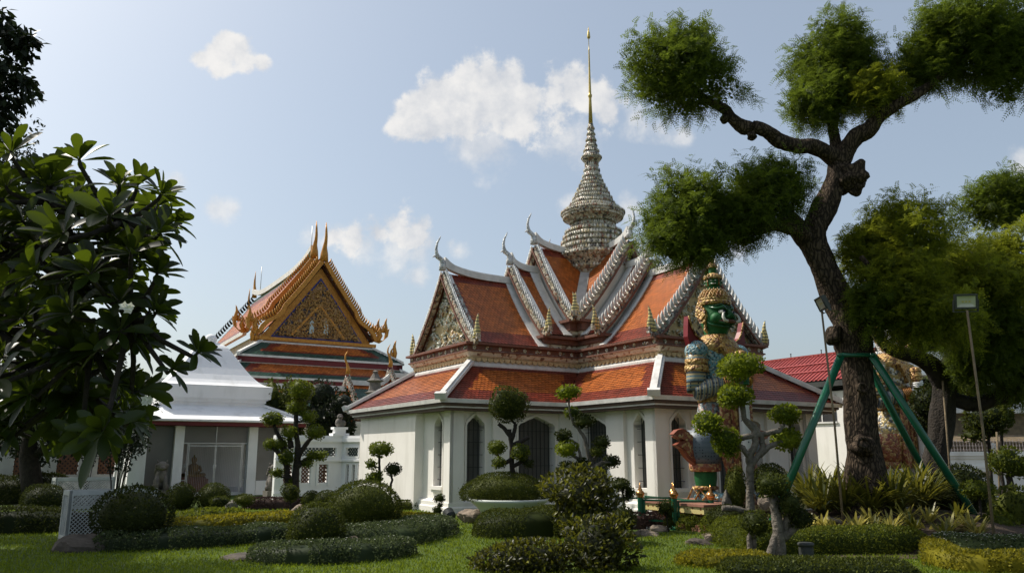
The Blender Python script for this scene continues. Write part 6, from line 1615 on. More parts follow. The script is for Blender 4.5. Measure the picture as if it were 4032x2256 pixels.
rock('brown boulder between the two flowered beds', 1370, 2130, 55, 26, 14.2, 'rock', 5)
rock('rounded pale boulder behind the white flowered bush', 1180, 1998, 34, 24, 19.0, 'rock', 6)
rock('grey boulder beside the lollipop topiary near the pavilion', 908, 1985, 30, 26, 22.5, 'stone', 7)
# ---- lattice planters
p = on_ground(252, 2136); p.z = 0
# open top: rim bars instead of a lid
def planter_open(label, p, w, d, h, ang):
    t = Vector((math.cos(ang), math.sin(ang), 0)); n = Vector((t.y, -t.x, 0))
    th = thing('lattice_planter', label, 'planter', p, 'white lattice planters')
    mb = MB()
    for (O, tt, nn, L) in ((p, t, n, w), (p-n*d, t, -n, w), (p, -n, -t, d), (p+t*w, -n, t, d)):
        for a, b_ in ((0, 0.07), (L-0.07, L)): mb.boxf(O, tt, nn, a, b_, -0.05, 0.0, 0, h)
        mb.boxf(O, tt, nn, 0.07, L-0.07, -0.05, 0.0, h-0.09, h); mb.boxf(O, tt, nn, 0.07, L-0.07, -0.05, 0.0, 0.03, 0.12)
        lattice(mb, O, tt, nn, 0.07, L-0.07, 0.12, h-0.09, -0.012, 0.075, 0.008)
    mb.build('lattice_box', [M['shadewhite']], th)
    sb = MB(); sb.boxf(p, t, n, 0.08, w-0.08, -d+0.08, -0.08, 0.0, h*0.55); sb.build('soil', [M['soil']], th)
    return th
planter_open('white lattice planter box at the front, its end lit by the sun', p, 1.6, 0.5, 0.94, R(42))
q = on_ground(205, 2012); q.z = 0
planter_open('white lattice planter box standing further back in the shade', q, 1.6, 0.5, 0.93, R(42))
def twiggy(label, p, h, n, leaf, m, name='potted_shrub'):
    th = thing(name, label, 'shrub', p)
    mb = MB(); tips = []
    for k in range(n):
        a = random.uniform(0, 6.28); o = Vector((math.cos(a), math.sin(a), 0))
        pts = [p+o*0.05, p+o*0.12+Z*h*0.35, p+o*random.uniform(0.15, 0.4)+Z*h*random.uniform(0.6, 0.8), p+o*random.uniform(0.3, 0.75)+Z*h*random.uniform(0.75, 1.05)]
        mb.tube(pts, [0.014, 0.012, 0.009, 0.004], 6); tips += [pts[2].lerp(pts[3], q/8) for q in range(9)]+[pts[1].lerp(pts[2], q/4) for q in range(2, 4)]
    mb.build('stems', [M['darkbark']], th)
    T = np.array([tuple(x) for x in tips]); k = 9
    P = np.repeat(T, k, 0)+rng.normal(0, 0.05, (len(T)*k, 3)); N = len(P)
    Dv = unit(rng.normal(0, 1, (N, 3))+np.array([0, 0, -0.3]))
    foliage('leaves', leaf_quads(P, Dv, unit(rng.normal(0, .6, (N, 3))+np.array([0, 0, 1])), rng.uniform(0.7, 1.3, N)*leaf, np.full(N, leaf*0.26)), M[m], th)
twiggy('open twiggy shrub growing out of the front lattice planter', p+Vector((0.50, 0.75, 0.5)), 1.7, 9, 0.085, 'lf_shade')
twiggy('leafy shrub growing out of the rear lattice planter', q+Vector((0.50, 0.75, 0.5)), 1.8, 9, 0.085, 'lf_shade')

# ---- topiary trees along the hall
T1 = [(550, 60, 95, 85), (510, 190, 70, 52), (335, 285, 82, 52), (600, 270, 62, 46), (455, 385, 58, 48), (655, 385, 70, 54), (310, 475, 48, 38), (390, 478, 56, 40), (440, 570, 60, 52), (690, 560, 52, 35), (632, 560, 45, 30), (590, 615, 45, 30), (365, 690, 46, 32), (480, 755, 40, 30)]
topiary('tallest dark forked topiary tree with many heads in front of the white parapet', 24.6, (480, 800), [[(500, 830), (505, 720), (510, 620), (520, 480), (505, 330), (512, 200), (545, 100)], [(440, 830), (438, 640), (400, 560), (420, 490), (370, 400), (340, 330)], [(510, 600), (545, 520), (600, 450), (650, 400)], [(515, 640), (580, 590), (660, 560)], [(430, 600), (370, 530), (320, 490)], [(470, 500), (460, 430), (455, 390)]], T1, C4, 'lf_pad', 'darkbark', 0.062, (0.14, 0.05), 0.03)
topiary('slim three-headed topiary standing before the plain hall end wall', 20.2, (1135, 840), [[(1135, 840), (1133, 700), (1132, 640), (1130, 560)]], [(1140, 510, 95, 58), (1070, 625, 40, 28), (1095, 718, 62, 40)], C4, 'lf_pad', 'darkbark', 0.06, (0.04, 0.03), 0.012, hang=0.3)
topiary('short single-headed topiary with a bent stem before the hall end wall', 20.0, (1215, 850), [[(1215, 850), (1216, 790), (1228, 740), (1220, 700), (1230, 680)]], [(1238, 662, 60, 42)], C4, 'lf_dark', 'darkbark', 0.042, (0.035, 0.025), 0.012, hang=0.3)
# bowl planter with hedge rim and ball tree
bw = at(2004, 1970, 18.9); bwc = Vector((bw.x, bw.y, 0)); zr = at(2004, 1970, 18.3).z
bowl = thing('bowl_planter', 'large pale celadon bowl planter in front of the hall doorway', 'planter', bwc)
mb = MB(); mb.lathe(bwc, [(0.50, 0.02), (0.56, 0.10), (0.72, zr-0.22), (0.85, zr-0.10), (0.93, zr-0.04), (0.95, zr), (0.91, zr+0.02), (0.86, zr-0.01), (0.85, zr-0.05), (0.02, zr-0.06)], 40, 0, True); mb.build('bowl', [M['bowl']], bowl)
mb = MB(); mb.lathe(bwc, [(0.845, zr-0.058), (0.02, zr-0.045)], 30); mb.build('soil', [M['soil']], bowl)
cc_ = at(1983, 1922, 18.7); V, F = ball_leaves((bwc.x-0.10, bwc.y, zr+0.18), (1.02, 0.75, 0.40), 0.035, 1.0, True, zr-0.02, amp=0.06)
tag(foliage('planter_shrub', (V, F), M['lf_ball']), 'oval clipped box cushion overflowing the celadon bowl planter', 'bush')
topiary('ball-headed topiary tree with small side pads growing from the bowl planter', 18.9, (620, 760), [[(620, 800), (612, 720), (600, 600), (603, 500), (590, 430), (585, 360)], [(598, 430), (540, 350), (500, 320)], [(600, 440), (620, 380), (630, 320)], [(603, 580), (560, 610), (520, 600)], [(610, 640), (680, 600), (725, 610)], [(600, 480), (680, 450), (730, 420)]], [(575, 185, 148, 132), (490, 500, 70, 52), (670, 540, 70, 60), (505, 615, 54, 37), (725, 620, 36, 28)], C6, 'lf_ball', 'darkbark', 0.046, (0.075, 0.045), 0.025, pm=['lf_ball', 'lf_pad', 'lf_pad', 'lf_pad', 'lf_dark'])
rock('pale sloping rock at the left foot of the bowl planter', 1858, 2030, 62, 34, 19.3, 'rock', 9)
topiary('grey-stemmed crooked topiary with eleven pads before the dark hall doorway', 17.6, (1195, 760), [[(1200, 860), (1195, 700), (1190, 600), (1150, 430), (1110, 370), (1060, 310), (1035, 240), (1028, 110)], [(1150, 700), (1115, 560), (1090, 470), (1050, 440)], [(1195, 620), (1240, 560), (1290, 500)], [(1195, 650), (1280, 610), (1340, 610)], [(1140, 600), (1060, 560), (1020, 530)]],
        [(1025, 85, 90, 50), (1050, 235, 62, 40), (1140, 300, 78, 50), (990, 410, 64, 45), (1010, 510, 85, 60), (1280, 460, 62, 45), (1240, 530, 50, 35), (1345, 605, 60, 46), (1005, 640, 56, 36), (1130, 620, 62, 36)], C6, 'lf_top', 'greybark', 0.055, (0.065, 0.02), 0.016, pm=['lf_top', 'lf_pad', 'lf_dark', 'lf_dark', 'lf_top', 'lf_dark', 'lf_ball', 'lf_dark', 'lf_dark', 'lf_dark'])
hedge('broad oval box hedge on the lawn before the bowl planter', [(1985, 2110), (2090, 2112), (2155, 2106)], 0.64, 0.56, 'lf_ball', 0.036, seed=12)
def broadleaf(label, c, r, size=0.10, n=1500, m='lf_gloss', zmin=0.0):
    th = thing('broadleaf_shrub', label, 'shrub', Vector((c[0], c[1], 0)), 'glossy broadleaf shrubs')
    U = unit(rng.normal(size=(n, 3))); lum = lumpy(U, int(rng.integers(1e6)), 0.22); rr = np.array(r)
    P = np.array(c)+U*rr*lum*rng.uniform(0.80, 1.05, (n, 1)); Nn = unit(U/rr)
    k = P[:, 2] > zmin; P, Nn = P[k], Nn[k]; n = len(P)
    Dv = unit(Nn*0.6+rng.normal(0, 0.55, (n, 3))+np.array([0, 0, 0.45])); NN = unit(Nn*0.7+np.array([0, 0, 0.5])+rng.normal(0, 0.4, (n, 3)))
    L = size*rng.uniform(0.6, 1.25, n)
    D_ = unit(Dv); S = unit(np.cross(NN, D_)); N2 = np.cross(D_, S); L_ = L[:, None]
    rows = [(0.0, 0.02), (0.30, 0.22), (0.62, 0.24), (0.86, 0.13), (1.0, 0.01)]
    Vs = []
    for t, w in rows:
        b = P+D_*L_*t-N2*L_*0.22*t*t
        Vs += [b-S*L_*w+N2*L_*w*0.35, b, b+S*L_*w+N2*L_*w*0.35]
    V = np.stack(Vs, 1).reshape(-1, 3); base = (np.arange(n)*15)[:, None]
    f1 = []
    for i in range(4):
        for j in range(2): f1.append([3*i+j, 3*i+j+1, 3*i+j+4, 3*i+j+3])
    F = (base[:, :, None]+np.array(f1)[None, :, :]).reshape(-1, 4) if False else np.concatenate([base+np.array(x)[None, :] for x in f1])
    cp, cf = ell_core(np.zeros(3), np.ones(3), 1.0, 18, 9); cp = np.array(c)+cp*rr*0.72; cp[:, 2] = np.maximum(cp[:, 2], zmin)
    V2, F2 = join([(V, F), (cp, cf)])
    foliage('leaves', (V2, F2), M[m], th)
    mb = MB(); b = Vector((c[0], c[1], 0))
    for k in range(5):
        a = k*1.26; o = Vector((math.cos(a)*r[0], math.sin(a)*r[1], 0)); mb.tube([b+o*0.1, b+o*0.3+Z*c[2]*0.6, b+o*0.55+Z*c[2]*1.1], [0.025, 0.018, 0.008], 6)
    mb.build('stems', [M['darkbark']], th)
c = at(1700+1125/1.906, 1500+865/1.906, 15.2); broadleaf('glossy broadleaf shrub rising between the oval hedge and the green railing', (c.x, c.y, c.z), (0.66, 0.6, 0.47), 0.105, 2000)
c = at(1700+1260/1.906, 1500+1290/1.906, 11.8); broadleaf('glossy round broadleaf shrub nearest the viewer at the lawn edge', (c.x, c.y, max(c.z, 0.30)), (0.50, 0.48, 0.45), 0.08, 2300)
c = at(1700+690/1.906, 1500+1410/1.906, 11.6); broadleaf('low spreading broadleaf shrub at the bottom edge beside the round one', (c.x, c.y, max(0.12, c.z)), (0.72, 0.42, 0.30), 0.07, 3000)
topiary('dark drooping topiary behind the glossy shrub near the first railing post', 16.8, (1440, 960), [[(1450, 1000), (1440, 900), (1430, 820)], [(1440, 900), (1480, 860)]], [(1420, 775, 75, 48), (1480, 840, 38, 45), (1450, 880, 25, 20)], C6, 'lf_dark', 'darkbark', 0.045, (0.035, 0.02), 0.014)
def domec(label, x, y, rx, ry, Y, cr, **k):
    return dome(label, cr[0]+x/cr[2], cr[1]+y/cr[2], rx/cr[2], ry/cr[2], Y, src=True, **k)
domec('dark rounded bush before the first railing post', 1435, 985, 88, 78, 16.3, C6, m='lf_dark')
hedge('low purple-brown hedge before the green railing', [(2410, 2078), (2490, 2080), (2565, 2076)], 0.30, 0.34, 'lf_purple', 0.05, seed=14)
rock('long pale flat boulder on the lawn before the purple hedge', 2545, 2113, 68, 22, 16.4, 'rock', 15)
rock('low dark mossy boulder beside the curved green hedge', 2750, 2135, 70, 26, 14.9, 'darkrock', 16)
rock('small pale boulder leaning on the curved green hedge', 2800, 2115, 30, 16, 15.1, 'rock', 17)
rock('half buried rock behind the leafy potted vine by the railing', 2600, 2075, 40, 16, 17.3, 'rock', 18)
topiary('leafy vine-like shrub climbing the middle railing post', 17.2, (425, 1080), [[(440, 1100), (430, 1030), (410, 960)]], [(420, 940, 55, 40), (450, 990, 30, 40), (395, 965, 30, 30), (450, 1060, 40, 40)], C9, 'lf_ball', 'darkbark', 0.045, (0.02, 0.012), 0.01)
# ---- right foreground topiaries with pale trunks
topiary('tall pale-trunked topiary with six bright heads in front of the green guardian', 15.6, (1060, 1000), [[(1060, 1010), (1055, 800), (1055, 650), (1050, 560), (1100, 460), (1085, 370), (1010, 280), (988, 120), (985, 0), (985, -60)], [(1060, 640), (1150, 500), (1140, 410), (1080, 330), (1020, 290)], [(1120, 560), (1200, 490), (1250, 470), (1300, 450)], [(975, 430), (1040, 415), (1160, 395), (1275, 372), (1300, 330)], [(1050, 570), (1000, 500), (940, 470)], [(850, 955), (940, 955), (1020, 975), (1060, 990)]],
        [(972, -107, 160, 100), (935, 118, 143, 84), (737, 320, 112, 74), (880, 455, 108, 98), (1320, 255, 112, 72), (1335, 437, 114, 74)], C9, 'lf_top', 'greybark', 0.062, (0.088, 0.045), 0.028, dens=1.3)
topiary('low pale-trunked topiary with one small head at the yellow groundcover', 12.9, (1090, 1350), [[(1085, 1350), (1055, 1250), (1050, 1170), (1075, 1110)], [(1110, 1345), (1085, 1250), (1090, 1150)]], [(1092, 1065, 108, 84)], C9, 'lf_ball', 'greybark', 0.04, (0.055, 0.035), 0.02)
topiary('thick pale-trunked topiary with dark heads leaning over the clipped hedge', 12.4, (1278, 1365), [[(1282, 1375), (1275, 1200), (1255, 1000), (1235, 880), (1230, 830)], [(1200, 1355), (1225, 1230), (1255, 1150)], [(1285, 1200), (1325, 1100), (1350, 1000)], [(1300, 1180), (1380, 1100), (1430, 1060)]], [(1225, 785, 116, 88), (1355, 925, 84, 78), (1440, 1028, 92, 72)], C9, 'lf_dark', 'greybark', 0.04, (0.095, 0.065), 0.03, dens=1.1, pm=['lf_ball', 'lf_dark', 'lf_dark'])
domec('tall cone-shaped clipped bush beside the guardian pedestal', 945, 770, 78, 155, 17.3, C9, m='lf_ball')
domec('wide clipped dome behind the pale topiary trunk', 1200, 700, 120, 112, 17.8, C9, m='lf_ball')
domec('low dark clipped ball at the foot of the tall pale topiary', 885, 978, 138, 84, 16.2, C9, m='lf_dark')
rock('grey craggy stone post half hidden by the cone bush', 2860, 1965, 22, 42, 17.2, 'stone', 21)
rock('pale veined upright rock beneath the wide clipped dome', 3010, 1968, 26, 26, 16.0, 'rock', 22)
hedge('curved bright green hedge sweeping from the railing to the pale trunks', [(2745, 2082), (2850, 2078), (2905, 2110), (2955, 2150)], 0.60, 0.40, 'lf_lime', 0.038, seed=23, dens=1.1)
hedge('long clipped hedge below the great tree, its top edge lit green', [(3000, 2178), (3150, 2174), (3350, 2172), (3560, 2168)], 0.42, 0.40, 'lf_lime', 0.036, seed=24, dens=1.1)
hedge('golden clipped groundcover at the bottom of the lawn', [(2790, 2222), (2860, 2218), (2935, 2218)], 0.50, 0.17, 'lf_yel', 0.04, 'groundcover', 'groundcover', seed=25)
hedge('dark green clipped groundcover around the pale trunks', [(2960, 2256), (3120, 2258), (3300, 2262), (3480, 2270)], 0.46, 0.20, 'lf_ball', 0.04, 'groundcover', 'groundcover', seed=26)
hedge('golden clipped hedge curling round the white flower bed at right', [(3690, 2190), (3730, 2235), (3850, 2250), (4060, 2255)], 0.26, 0.28, 'lf_yel', 0.04, seed=27)
hedge('mound of white flowers inside the golden hedge at right', [(3780, 2190), (3900, 2190), (4060, 2195)], 0.50, 0.34, 'lf_white', 0.05, 'flower_bed', 'flower bed', 'flowering beds', flowers=320, seed=28)

# ---- raised planting mound under the great tree
MC = Vector((7.7, 16.0, 0))
def mound_z(x, y):
    dx, dy = (x-MC.x)/3.9, (y-MC.y)/2.6; r2 = dx*dx+dy*dy
    return 0.55*max(0.0, 1-r2)**0.8+0.02*math.sin(3.1*x)*math.sin(2.7*y) if r2 < 1 else -0.02
xs = np.linspace(MC.x-4.7, MC.x+4.7, 48); ys = np.linspace(MC.y-2.7, MC.y+2.7, 30)
MV = np.array([(x, y, mound_z(x, y)) for y in ys for x in xs]); MF = np.array([(j*48+i, j*48+i+1, (j+1)*48+i+1, (j+1)*48+i) for j in range(29) for i in range(47)])
o = np_mesh('planting_mound', MV, MF, M['soil'], None, smooth=True); o['kind'] = 'structure'
def on_mound(x, y):
    Y = 12.5
    while Y < 18.5:
        p = at(x, y, Y)
        if p.z <= max(0.0, mound_z(p.x, p.y)): return p
        Y += 0.04
    return at(x, y, 16.5)
# ---- strap-leaved plants
def straps(name, label, cat, centres, n, L, w, m, group=None, up=0.9, droop=0.75, parent=None):
    Vs = []; Fs = []; o = 0; S = 6
    for c in centres:
        for _ in range(n):
            a = random.uniform(0, 2*math.pi); h = np.array([math.cos(a), math.sin(a), 0]); s = np.array([-math.sin(a), math.cos(a), 0])
            l = L*random.uniform(0.65, 1.15); e = random.uniform(0.15, 1.0)*(1-0.35*up)+0.15; p = np.array([c[0], c[1], c[2]])+h*0.03
            dirz = math.cos(e*1.1); dirh = math.sin(e*1.1)
            for i in range(S+1):
                t = i/S; ww = w*(0.55+0.9*t-1.35*t*t) if t < 0.99 else 0.002
                q = p+h*(dirh*l*t)+np.array([0, 0, 1])*(dirz*l*t-droop*l*t*t*(0.35+0.5*e))
                q[2] = max(q[2], 0.02)
                Vs += [q-s*ww+np.array([0, 0, ww*0.35]), q+s*ww+np.array([0, 0, ww*0.35])]
            for i in range(S): Fs.append([o+2*i, o+2*i+1, o+2*i+3, o+2*i+2])
            o += 2*(S+1)
    ob = np_mesh(name, np.array(Vs), np.array(Fs), M[m], parent)
    if label: tag(ob, label, cat, group)
    return ob
spots = [(3240, 2030, 15.0), (3330, 2030, 14.7), (3430, 2030, 14.6), (3530, 2020, 14.8), (3620, 2010, 15.1), (3280, 1985, 15.5), (3390, 1985, 15.3), (3500, 1980, 15.4), (3600, 1975, 15.7), (3190, 1990, 15.6), (3660, 1990, 15.6)]
names = ['at its left edge', 'left of the middle, in front', 'in the middle, in front', 'right of the middle, in front', 'near its right edge', 'behind the left edge', 'behind the middle left', 'behind the middle right', 'behind the right edge', 'far left, half hidden', 'far right, against the dome']
for (x, y, Y), nm in zip(spots, names):
    c = on_mound(x, y-5); c.z -= 0.02
    th = thing('spider_lily', 'spider lily with arching strap leaves under the great tree, '+nm, 'plant', Vector((c.x, c.y, c.z)), 'spider lilies under the great tree')
    straps('leaves', None, None, [c], 130, 1.30, 0.034, 'lf_lily', up=0.9, droop=0.66, parent=th)
    mb = MB(); mb.lathe(Vector((c.x, c.y, c.z-0.05)), [(0.07, 0), (0.06, 0.15), (0.05, 0.3)], 10); mb.build('stalk', [M['lf_lily']], th)
brs = [(3115, 2085, 15.0), (3180, 2100, 14.6), (3240, 2085, 14.9), (3300, 2110, 14.2), (3370, 2090, 14.5), (3430, 2065, 14.7), (3440, 2110, 14.1), (3510, 2085, 14.4), (3570, 2055, 14.8), (3600, 2095, 14.2), (3660, 2060, 14.7), (3740, 2090, 14.3), (3770, 2045, 14.9), (3820, 2080, 14.4), (3205, 1985, 15.3), (3170, 1960, 15.6), (3500, 2120, 13.9), (3390, 2125, 13.9), (3720, 2120, 13.9), (3850, 2110, 14.0)]
for i, (x, y, Y) in enumerate(brs):
    c = on_mound(x, y); c.z += 0.01
    o = straps('bromeliad', None, None, [c], 30, 0.44, 0.036, 'lf_brom' if i % 3 else 'lf_lily', up=0.45, droop=0.35)
    tag(o, 'yellow striped rosette plant among many edging the bed under the great tree' if i % 3 else 'green rosette plant among the yellow striped ones under the great tree', 'plant', 'yellow rosette plants edging the bed' if i % 3 else 'green rosette plants edging the bed')
b = on_ground(3660, 2155); b.z = 0
tr = thing('terracotta_trough', 'small terracotta trough holding a yellow leaved plant at the bed edge', 'planter', b)
mb = MB(); mb.loft([[b+Vector((sx*w_, sy*w_*0.6, z)) for sx, sy in ((-1, -1), (1, -1), (1, 1), (-1, 1))] for w_, z in ((0.15, 0), (0.19, 0.16), (0.21, 0.165), (0.21, 0.20), (0.18, 0.20), (0.17, 0.17))], 0, smooth=False)
mb.build('trough', [M['terracotta']], tr)
straps('trough_plant', 'yellow and green leaved plant in the terracotta trough', 'plant', [b+Z*0.18], 16, 0.34, 0.05, 'lf_brom', up=0.4, droop=0.3)
mb = MB(); a = on_ground(3280, 2095); mb.boxf(Vector((a.x, a.y, 0)), Vector((1, 0, 0)), Vector((0, 1, 0)), -0.4, 0.4, -0.12, 0.12, 0, 0.14)
tag(mb.build('edging_block', [M['terracotta']]), 'long terracotta edging block among the yellow rosette plants', 'kerb')
for i, (x, y, rx, ry, Y) in enumerate(((3270, 2045, 50, 18, 15.0), (3390, 2040, 48, 17, 14.9))):
    rock(('brown ledge stone below the spider lilies, left of two', 'brown ledge stone below the spider lilies, right of two')[i], x, y, rx, ry, Y, 'rock', 30+i)
# ---- right hand bushes and topiaries
domec('large dark dome bush under the slanting green prop', 1490, 760, 195, 165, 17.2, C10, m='lf_dark', size=0.05)
topiary('small yellow-topped ball topiary in front of the green prop', 14.6, (1640, 1010), [[(1640, 1080), (1640, 960), (1625, 850)]], [(1625, 812, 118, 58)], C10, 'lf_lime', 'darkbark', 0.045, (0.03, 0.022), 0.015)
domec('ragged leafy bush beside the leaning lamp pole', 1780, 1110, 130, 110, 14.8, C10, m='lf_lime', size=0.06)
topiary('dark-trunked topiary with a wide head at the right edge', 16.0, (1880, 900), [[(1885, 1000), (1880, 850), (1850, 700)]], [(1835, 605, 125, 105), (1930, 650, 80, 70)], C10, 'lf_lime', 'darkbark', 0.06, (0.09, 0.06), 0.03)
dome('leafy bush at the right edge below the wide headed topiary', 2560, 1270, 60, 60, 15.2, 'lf_ball', 0.06)
topiary('tall leafy ball tree in shade right of the white guardian', 19.0, (1260, 560), [[(1260, 640), (1260, 480), (1255, 350)]], [(1250, 170, 130, 150), (1260, 330, 110, 80)], C10, 'lf_dark', 'darkbark', 0.075, (0.06, 0.04), 0.03, name='ball_tree')
topiary('loose leafy small tree before the white court wall', 19.5, (1720, 640), [[(1720, 760), (1715, 560), (1700, 420)]], [(1700, 290, 170, 120), (1600, 400, 80, 50), (1800, 250, 90, 60)], C10, 'lf_ball', 'darkbark', 0.085, (0.05, 0.035), 0.03, name='ball_tree')
topiary('leafy bush tree seen beneath the right crown', 20.5, (1800, 300), [[(1800, 700), (1800, 300), (1790, 180)]], [(1800, 110, 170, 90), (1560, 60, 110, 100)], C10, 'lf_ball', 'darkbark', 0.085, (0.05, 0.035), 0.03, name='ball_tree')
dome('round bush at the base of the white court wall', 2440, 1265, 55, 45, 19.5, 'lf_dark', 0.05)
for i, (x0, y0, x1, y1, Y, lab) in enumerate(((3712, 1500, 3745, 1960, 17.0, 'thin dark stake beside the dome bush under the right crown'), (3925, 1700, 3935, 2030, 16.0, 'thin bamboo stake behind the leaning lamp pole'))):
    a = at(x0, y0, Y); b = at(x1, y1, Y); b.z = 0
    mb = MB(); mb.tube([b, a], 0.022, 7); tag(mb.build('garden_stake', [M['pole']]), lab, 'stake')
rock('pale boulder at the foot of the court wall at right', 3960, 1935, 50, 24, 21, 'rock', 41)
# shrubs behind, between pavilion and gallery
def bigbush(label, x, y, rx, ry, Y, m='lf_shade', size=0.13, name='leafy_tree', trunk=True):
    k = mpp(Y); c = at(x, y, Y); th = thing(name, label, 'tree', Vector((c.x, c.y, 0)), 'leafy trees behind the parapet')
    parts = []
    for q in range(9):
        o = np.array([random.uniform(-0.7, 0.7)*rx*k, random.uniform(-0.5, 0.5)*rx*k, random.uniform(-0.65, 0.65)*ry*k]); s = random.uniform(0.38, 0.55)
        parts.append(ball_leaves(V3(c)+o, (rx*k*s, rx*k*s, ry*k*s), size, 0.9, True, 0.0, 0.3, amp=0.3))
    V, F = join(parts); foliage('crown', (V, F), M[m], th)
    mb = MB(); mb.tube([Vector((c.x, c.y, 0)), Vector((c.x+0.1, c.y, c.z*0.6)), c], [0.14, 0.10, 0.05], 8); mb.build('trunk', [M['darkbark']], th)
bigbush('bushy grey-green tree behind the tallest topiary and pavilion roof', 1115, 1620, 80, 110, 33.0, 'lf_ball')
bigbush('dark leafy tree behind the white parapet beside the hall eave', 1290, 1650, 115, 120, 34.0, 'lf_shade')

# ---- the great tamarind and its neighbour
def tam_pad(parts, c, r, n_shoot, fl=0.17, seed=0):
    """a clipped but shaggy head: shoots standing out of an uneven shell, feathery leaves along each shoot, fill inside"""
    c = V3(c); r = np.array(r)
    U = unit(rng.normal(size=(n_shoot, 3))+np.array([0, 0, 0.15])); lum = lumpy(U, seed, 0.25)
    P0 = c+U*r*lum*rng.uniform(0.55, 0.95, (n_shoot, 1))
    D0 = unit(U*0.8+rng.normal(0, 0.35, (n_shoot, 3))+np.array([0, 0, 0.20]))
    SL = rng.uniform(0.16, 0.42, (n_shoot, 1))*(0.6+0.4*r.mean())
    SL[rng.random(n_shoot) < 0.06] *= 1.7
    K = 9
    P = []; Dv = []; N = []
    for k in range(K):
        t = (k+0.5)/K
        P.append(P0+D0*SL*t+np.array([0, 0, -0.10])*SL*t*t)
        side = unit(np.cross(D0, rng.normal(0, 1, (n_shoot, 3))))
        Dv.append(unit(D0*0.55+side*0.8*(1 if k % 2 else -1)+np.array([0, 0, -0.05]))); N.append(unit(np.tile([0, 0, 1.0], (n_shoot, 1))+rng.normal(0, 0.35, (n_shoot, 3))))
    P = np.concatenate(P); Dv = np.concatenate(Dv); N = np.concatenate(N)
    parts.append(fronds(P, Dv, N, fl*rng.uniform(0.65, 1.2, len(P)), 5, 0.42, 0.25))
    m = int(n_shoot*16); U2 = unit(rng.normal(size=(m, 3))); P2 = c+U2*r*lumpy(U2, seed, 0.25)*(rng.random((m, 1))**0.45)*0.85
    Lf = rng.uniform(0.05, 0.12, m)
    parts.append(leaf_quads(P2, rng.normal(0, 1, (m, 3)), rng.normal(0, 1, (m, 3)), Lf, Lf*0.3))
def tam_tree(name, label, cat, base, trunk, limbs, pads, leaf, knots, barkm='bark', fl=0.20, group=None, rings=(), ns=480):
    th = thing(name, label, cat, base, group)
    mb = MB()
    def wood(pts, rads, n, wob):
        path = [Vector(p) for p in pts]; fine = []; fr = []
        for i in range(len(path)-1):
            p0 = path[max(i-1, 0)]; p1 = path[i]; p2 = path[i+1]; p3 = path[min(i+2, len(path)-1)]
            for q in range(6):
                t = q/6; fine.append(0.5*((2*p1)+(-p0+p2)*t+(2*p0-5*p1+4*p2-p3)*t*t+(-p0+3*p1-3*p2+p3)*t**3)); fr.append(rads[i]+(rads[i+1]-rads[i])*t)
        fine.append(path[-1]); fr.append(rads[-1])
        ph = [random.uniform(0, 6.28) for _ in range(4)]
        V = []; ref = Vector((1, 0, 0))
        for i, p in enumerate(fine):
            d = (fine[min(i+1, len(fine)-1)]-fine[max(i-1, 0)]).normalized(); a = (ref-d*ref.dot(d)).normalized(); b = d.cross(a)
            for k in range(n):
                an = 2*math.pi*k/n; r = fr[i]*(1+0.07*math.sin(5*an+ph[0]+i*0.13)+0.05*math.sin(9*an+ph[1]-i*0.21)+0.06*math.sin(2*an+ph[2]+i*0.5)+random.uniform(-wob, wob))
                V.append(p+a*math.cos(an)*r+b*math.sin(an)*r)
        F = [(i*n+k, i*n+(k+1) % n, (i+1)*n+(k+1) % n, (i+1)*n+k) for i in range(len(fine)-1) for k in range(n)]+[tuple(range(n-1, -1, -1)), tuple(range((len(fine)-1)*n, len(fine)*n))]
        mb.add(V, F, 0, True)
    wood(*trunk, 26, 0.025)
    for pts, rads in limbs: wood(pts, rads, 14, 0.03)
    for c, r in knots:
        U, F = ell_core(np.zeros(3), np.ones(3), 1.0, 22, 14); lum = lumpy(unit(U), int(rng.integers(1e6)), 0.22)
        mb.add([tuple(q) for q in (V3(c)+U*lum*np.array([r, r, r*1.05]))], [tuple(int(z) for z in f) for f in F], 0, True)
    for c, r in rings:
        X = Vector((1, 0, 0)); pth = [c+X*math.cos(a)*r+Z*math.sin(a)*r*0.8+Vector((0, -0.02, 0)) for a in [2*math.pi*i/12 for i in range(13)]]
        mb.tube(pth, [r*random.uniform(0.28, 0.42) for _ in pth], 8, 0, True, False, 0.15)
    mb.build('trunk', [M[barkm]], th)
    for i, (c, r, mm) in enumerate(pads):
        parts = []
        tam_pad(parts, c, r, int(ns*(r[0]*r[2])**0.9+40), fl, seed=i*7+3)
        V, F = join(parts); foliage('crown', (V, F), M[mm], th)
    return th
def rpx(px, Y): return px*mpp(Y)
TB = at(3395, 2040, TY); TB.z = 0
tk = [(3420, 2150, 104), (3412, 1960, 78), (3406, 1815, 67), (3390, 1710, 60), (3382, 1552, 58), (3370, 1422, 58), (3358, 1338, 72), (3345, 1255, 66), (3288, 1144, 56), (3236, 1033, 51), (3195, 930, 52), (3230, 850, 49), (3258, 792, 46), (3294, 705, 44), (3308, 640, 40)]
tp_ = [at(x, y, TY) for x, y, r in tk]; tp_[0] = TB-Z*0.05
limbs = []
def limb(pts): limbs.append(([at(x, y, Y) for x, y, r, Y in pts], [rpx(r, Y) for x, y, r, Y in pts]))
limb([(3320, 650, 40, 15.6), (3260, 605, 36, 15.5), (3190, 575, 31, 15.3), (3150, 578, 33, 15.2), (3080, 560, 31, 15.1), (3030, 525, 28, 15.0), (2985, 505, 27, 14.9), (2930, 500, 30, 14.9), (2880, 465, 24, 14.9), (2850, 430, 20, 14.9), (2790, 400, 15, 14.9), (2720, 340, 9, 14.9)])
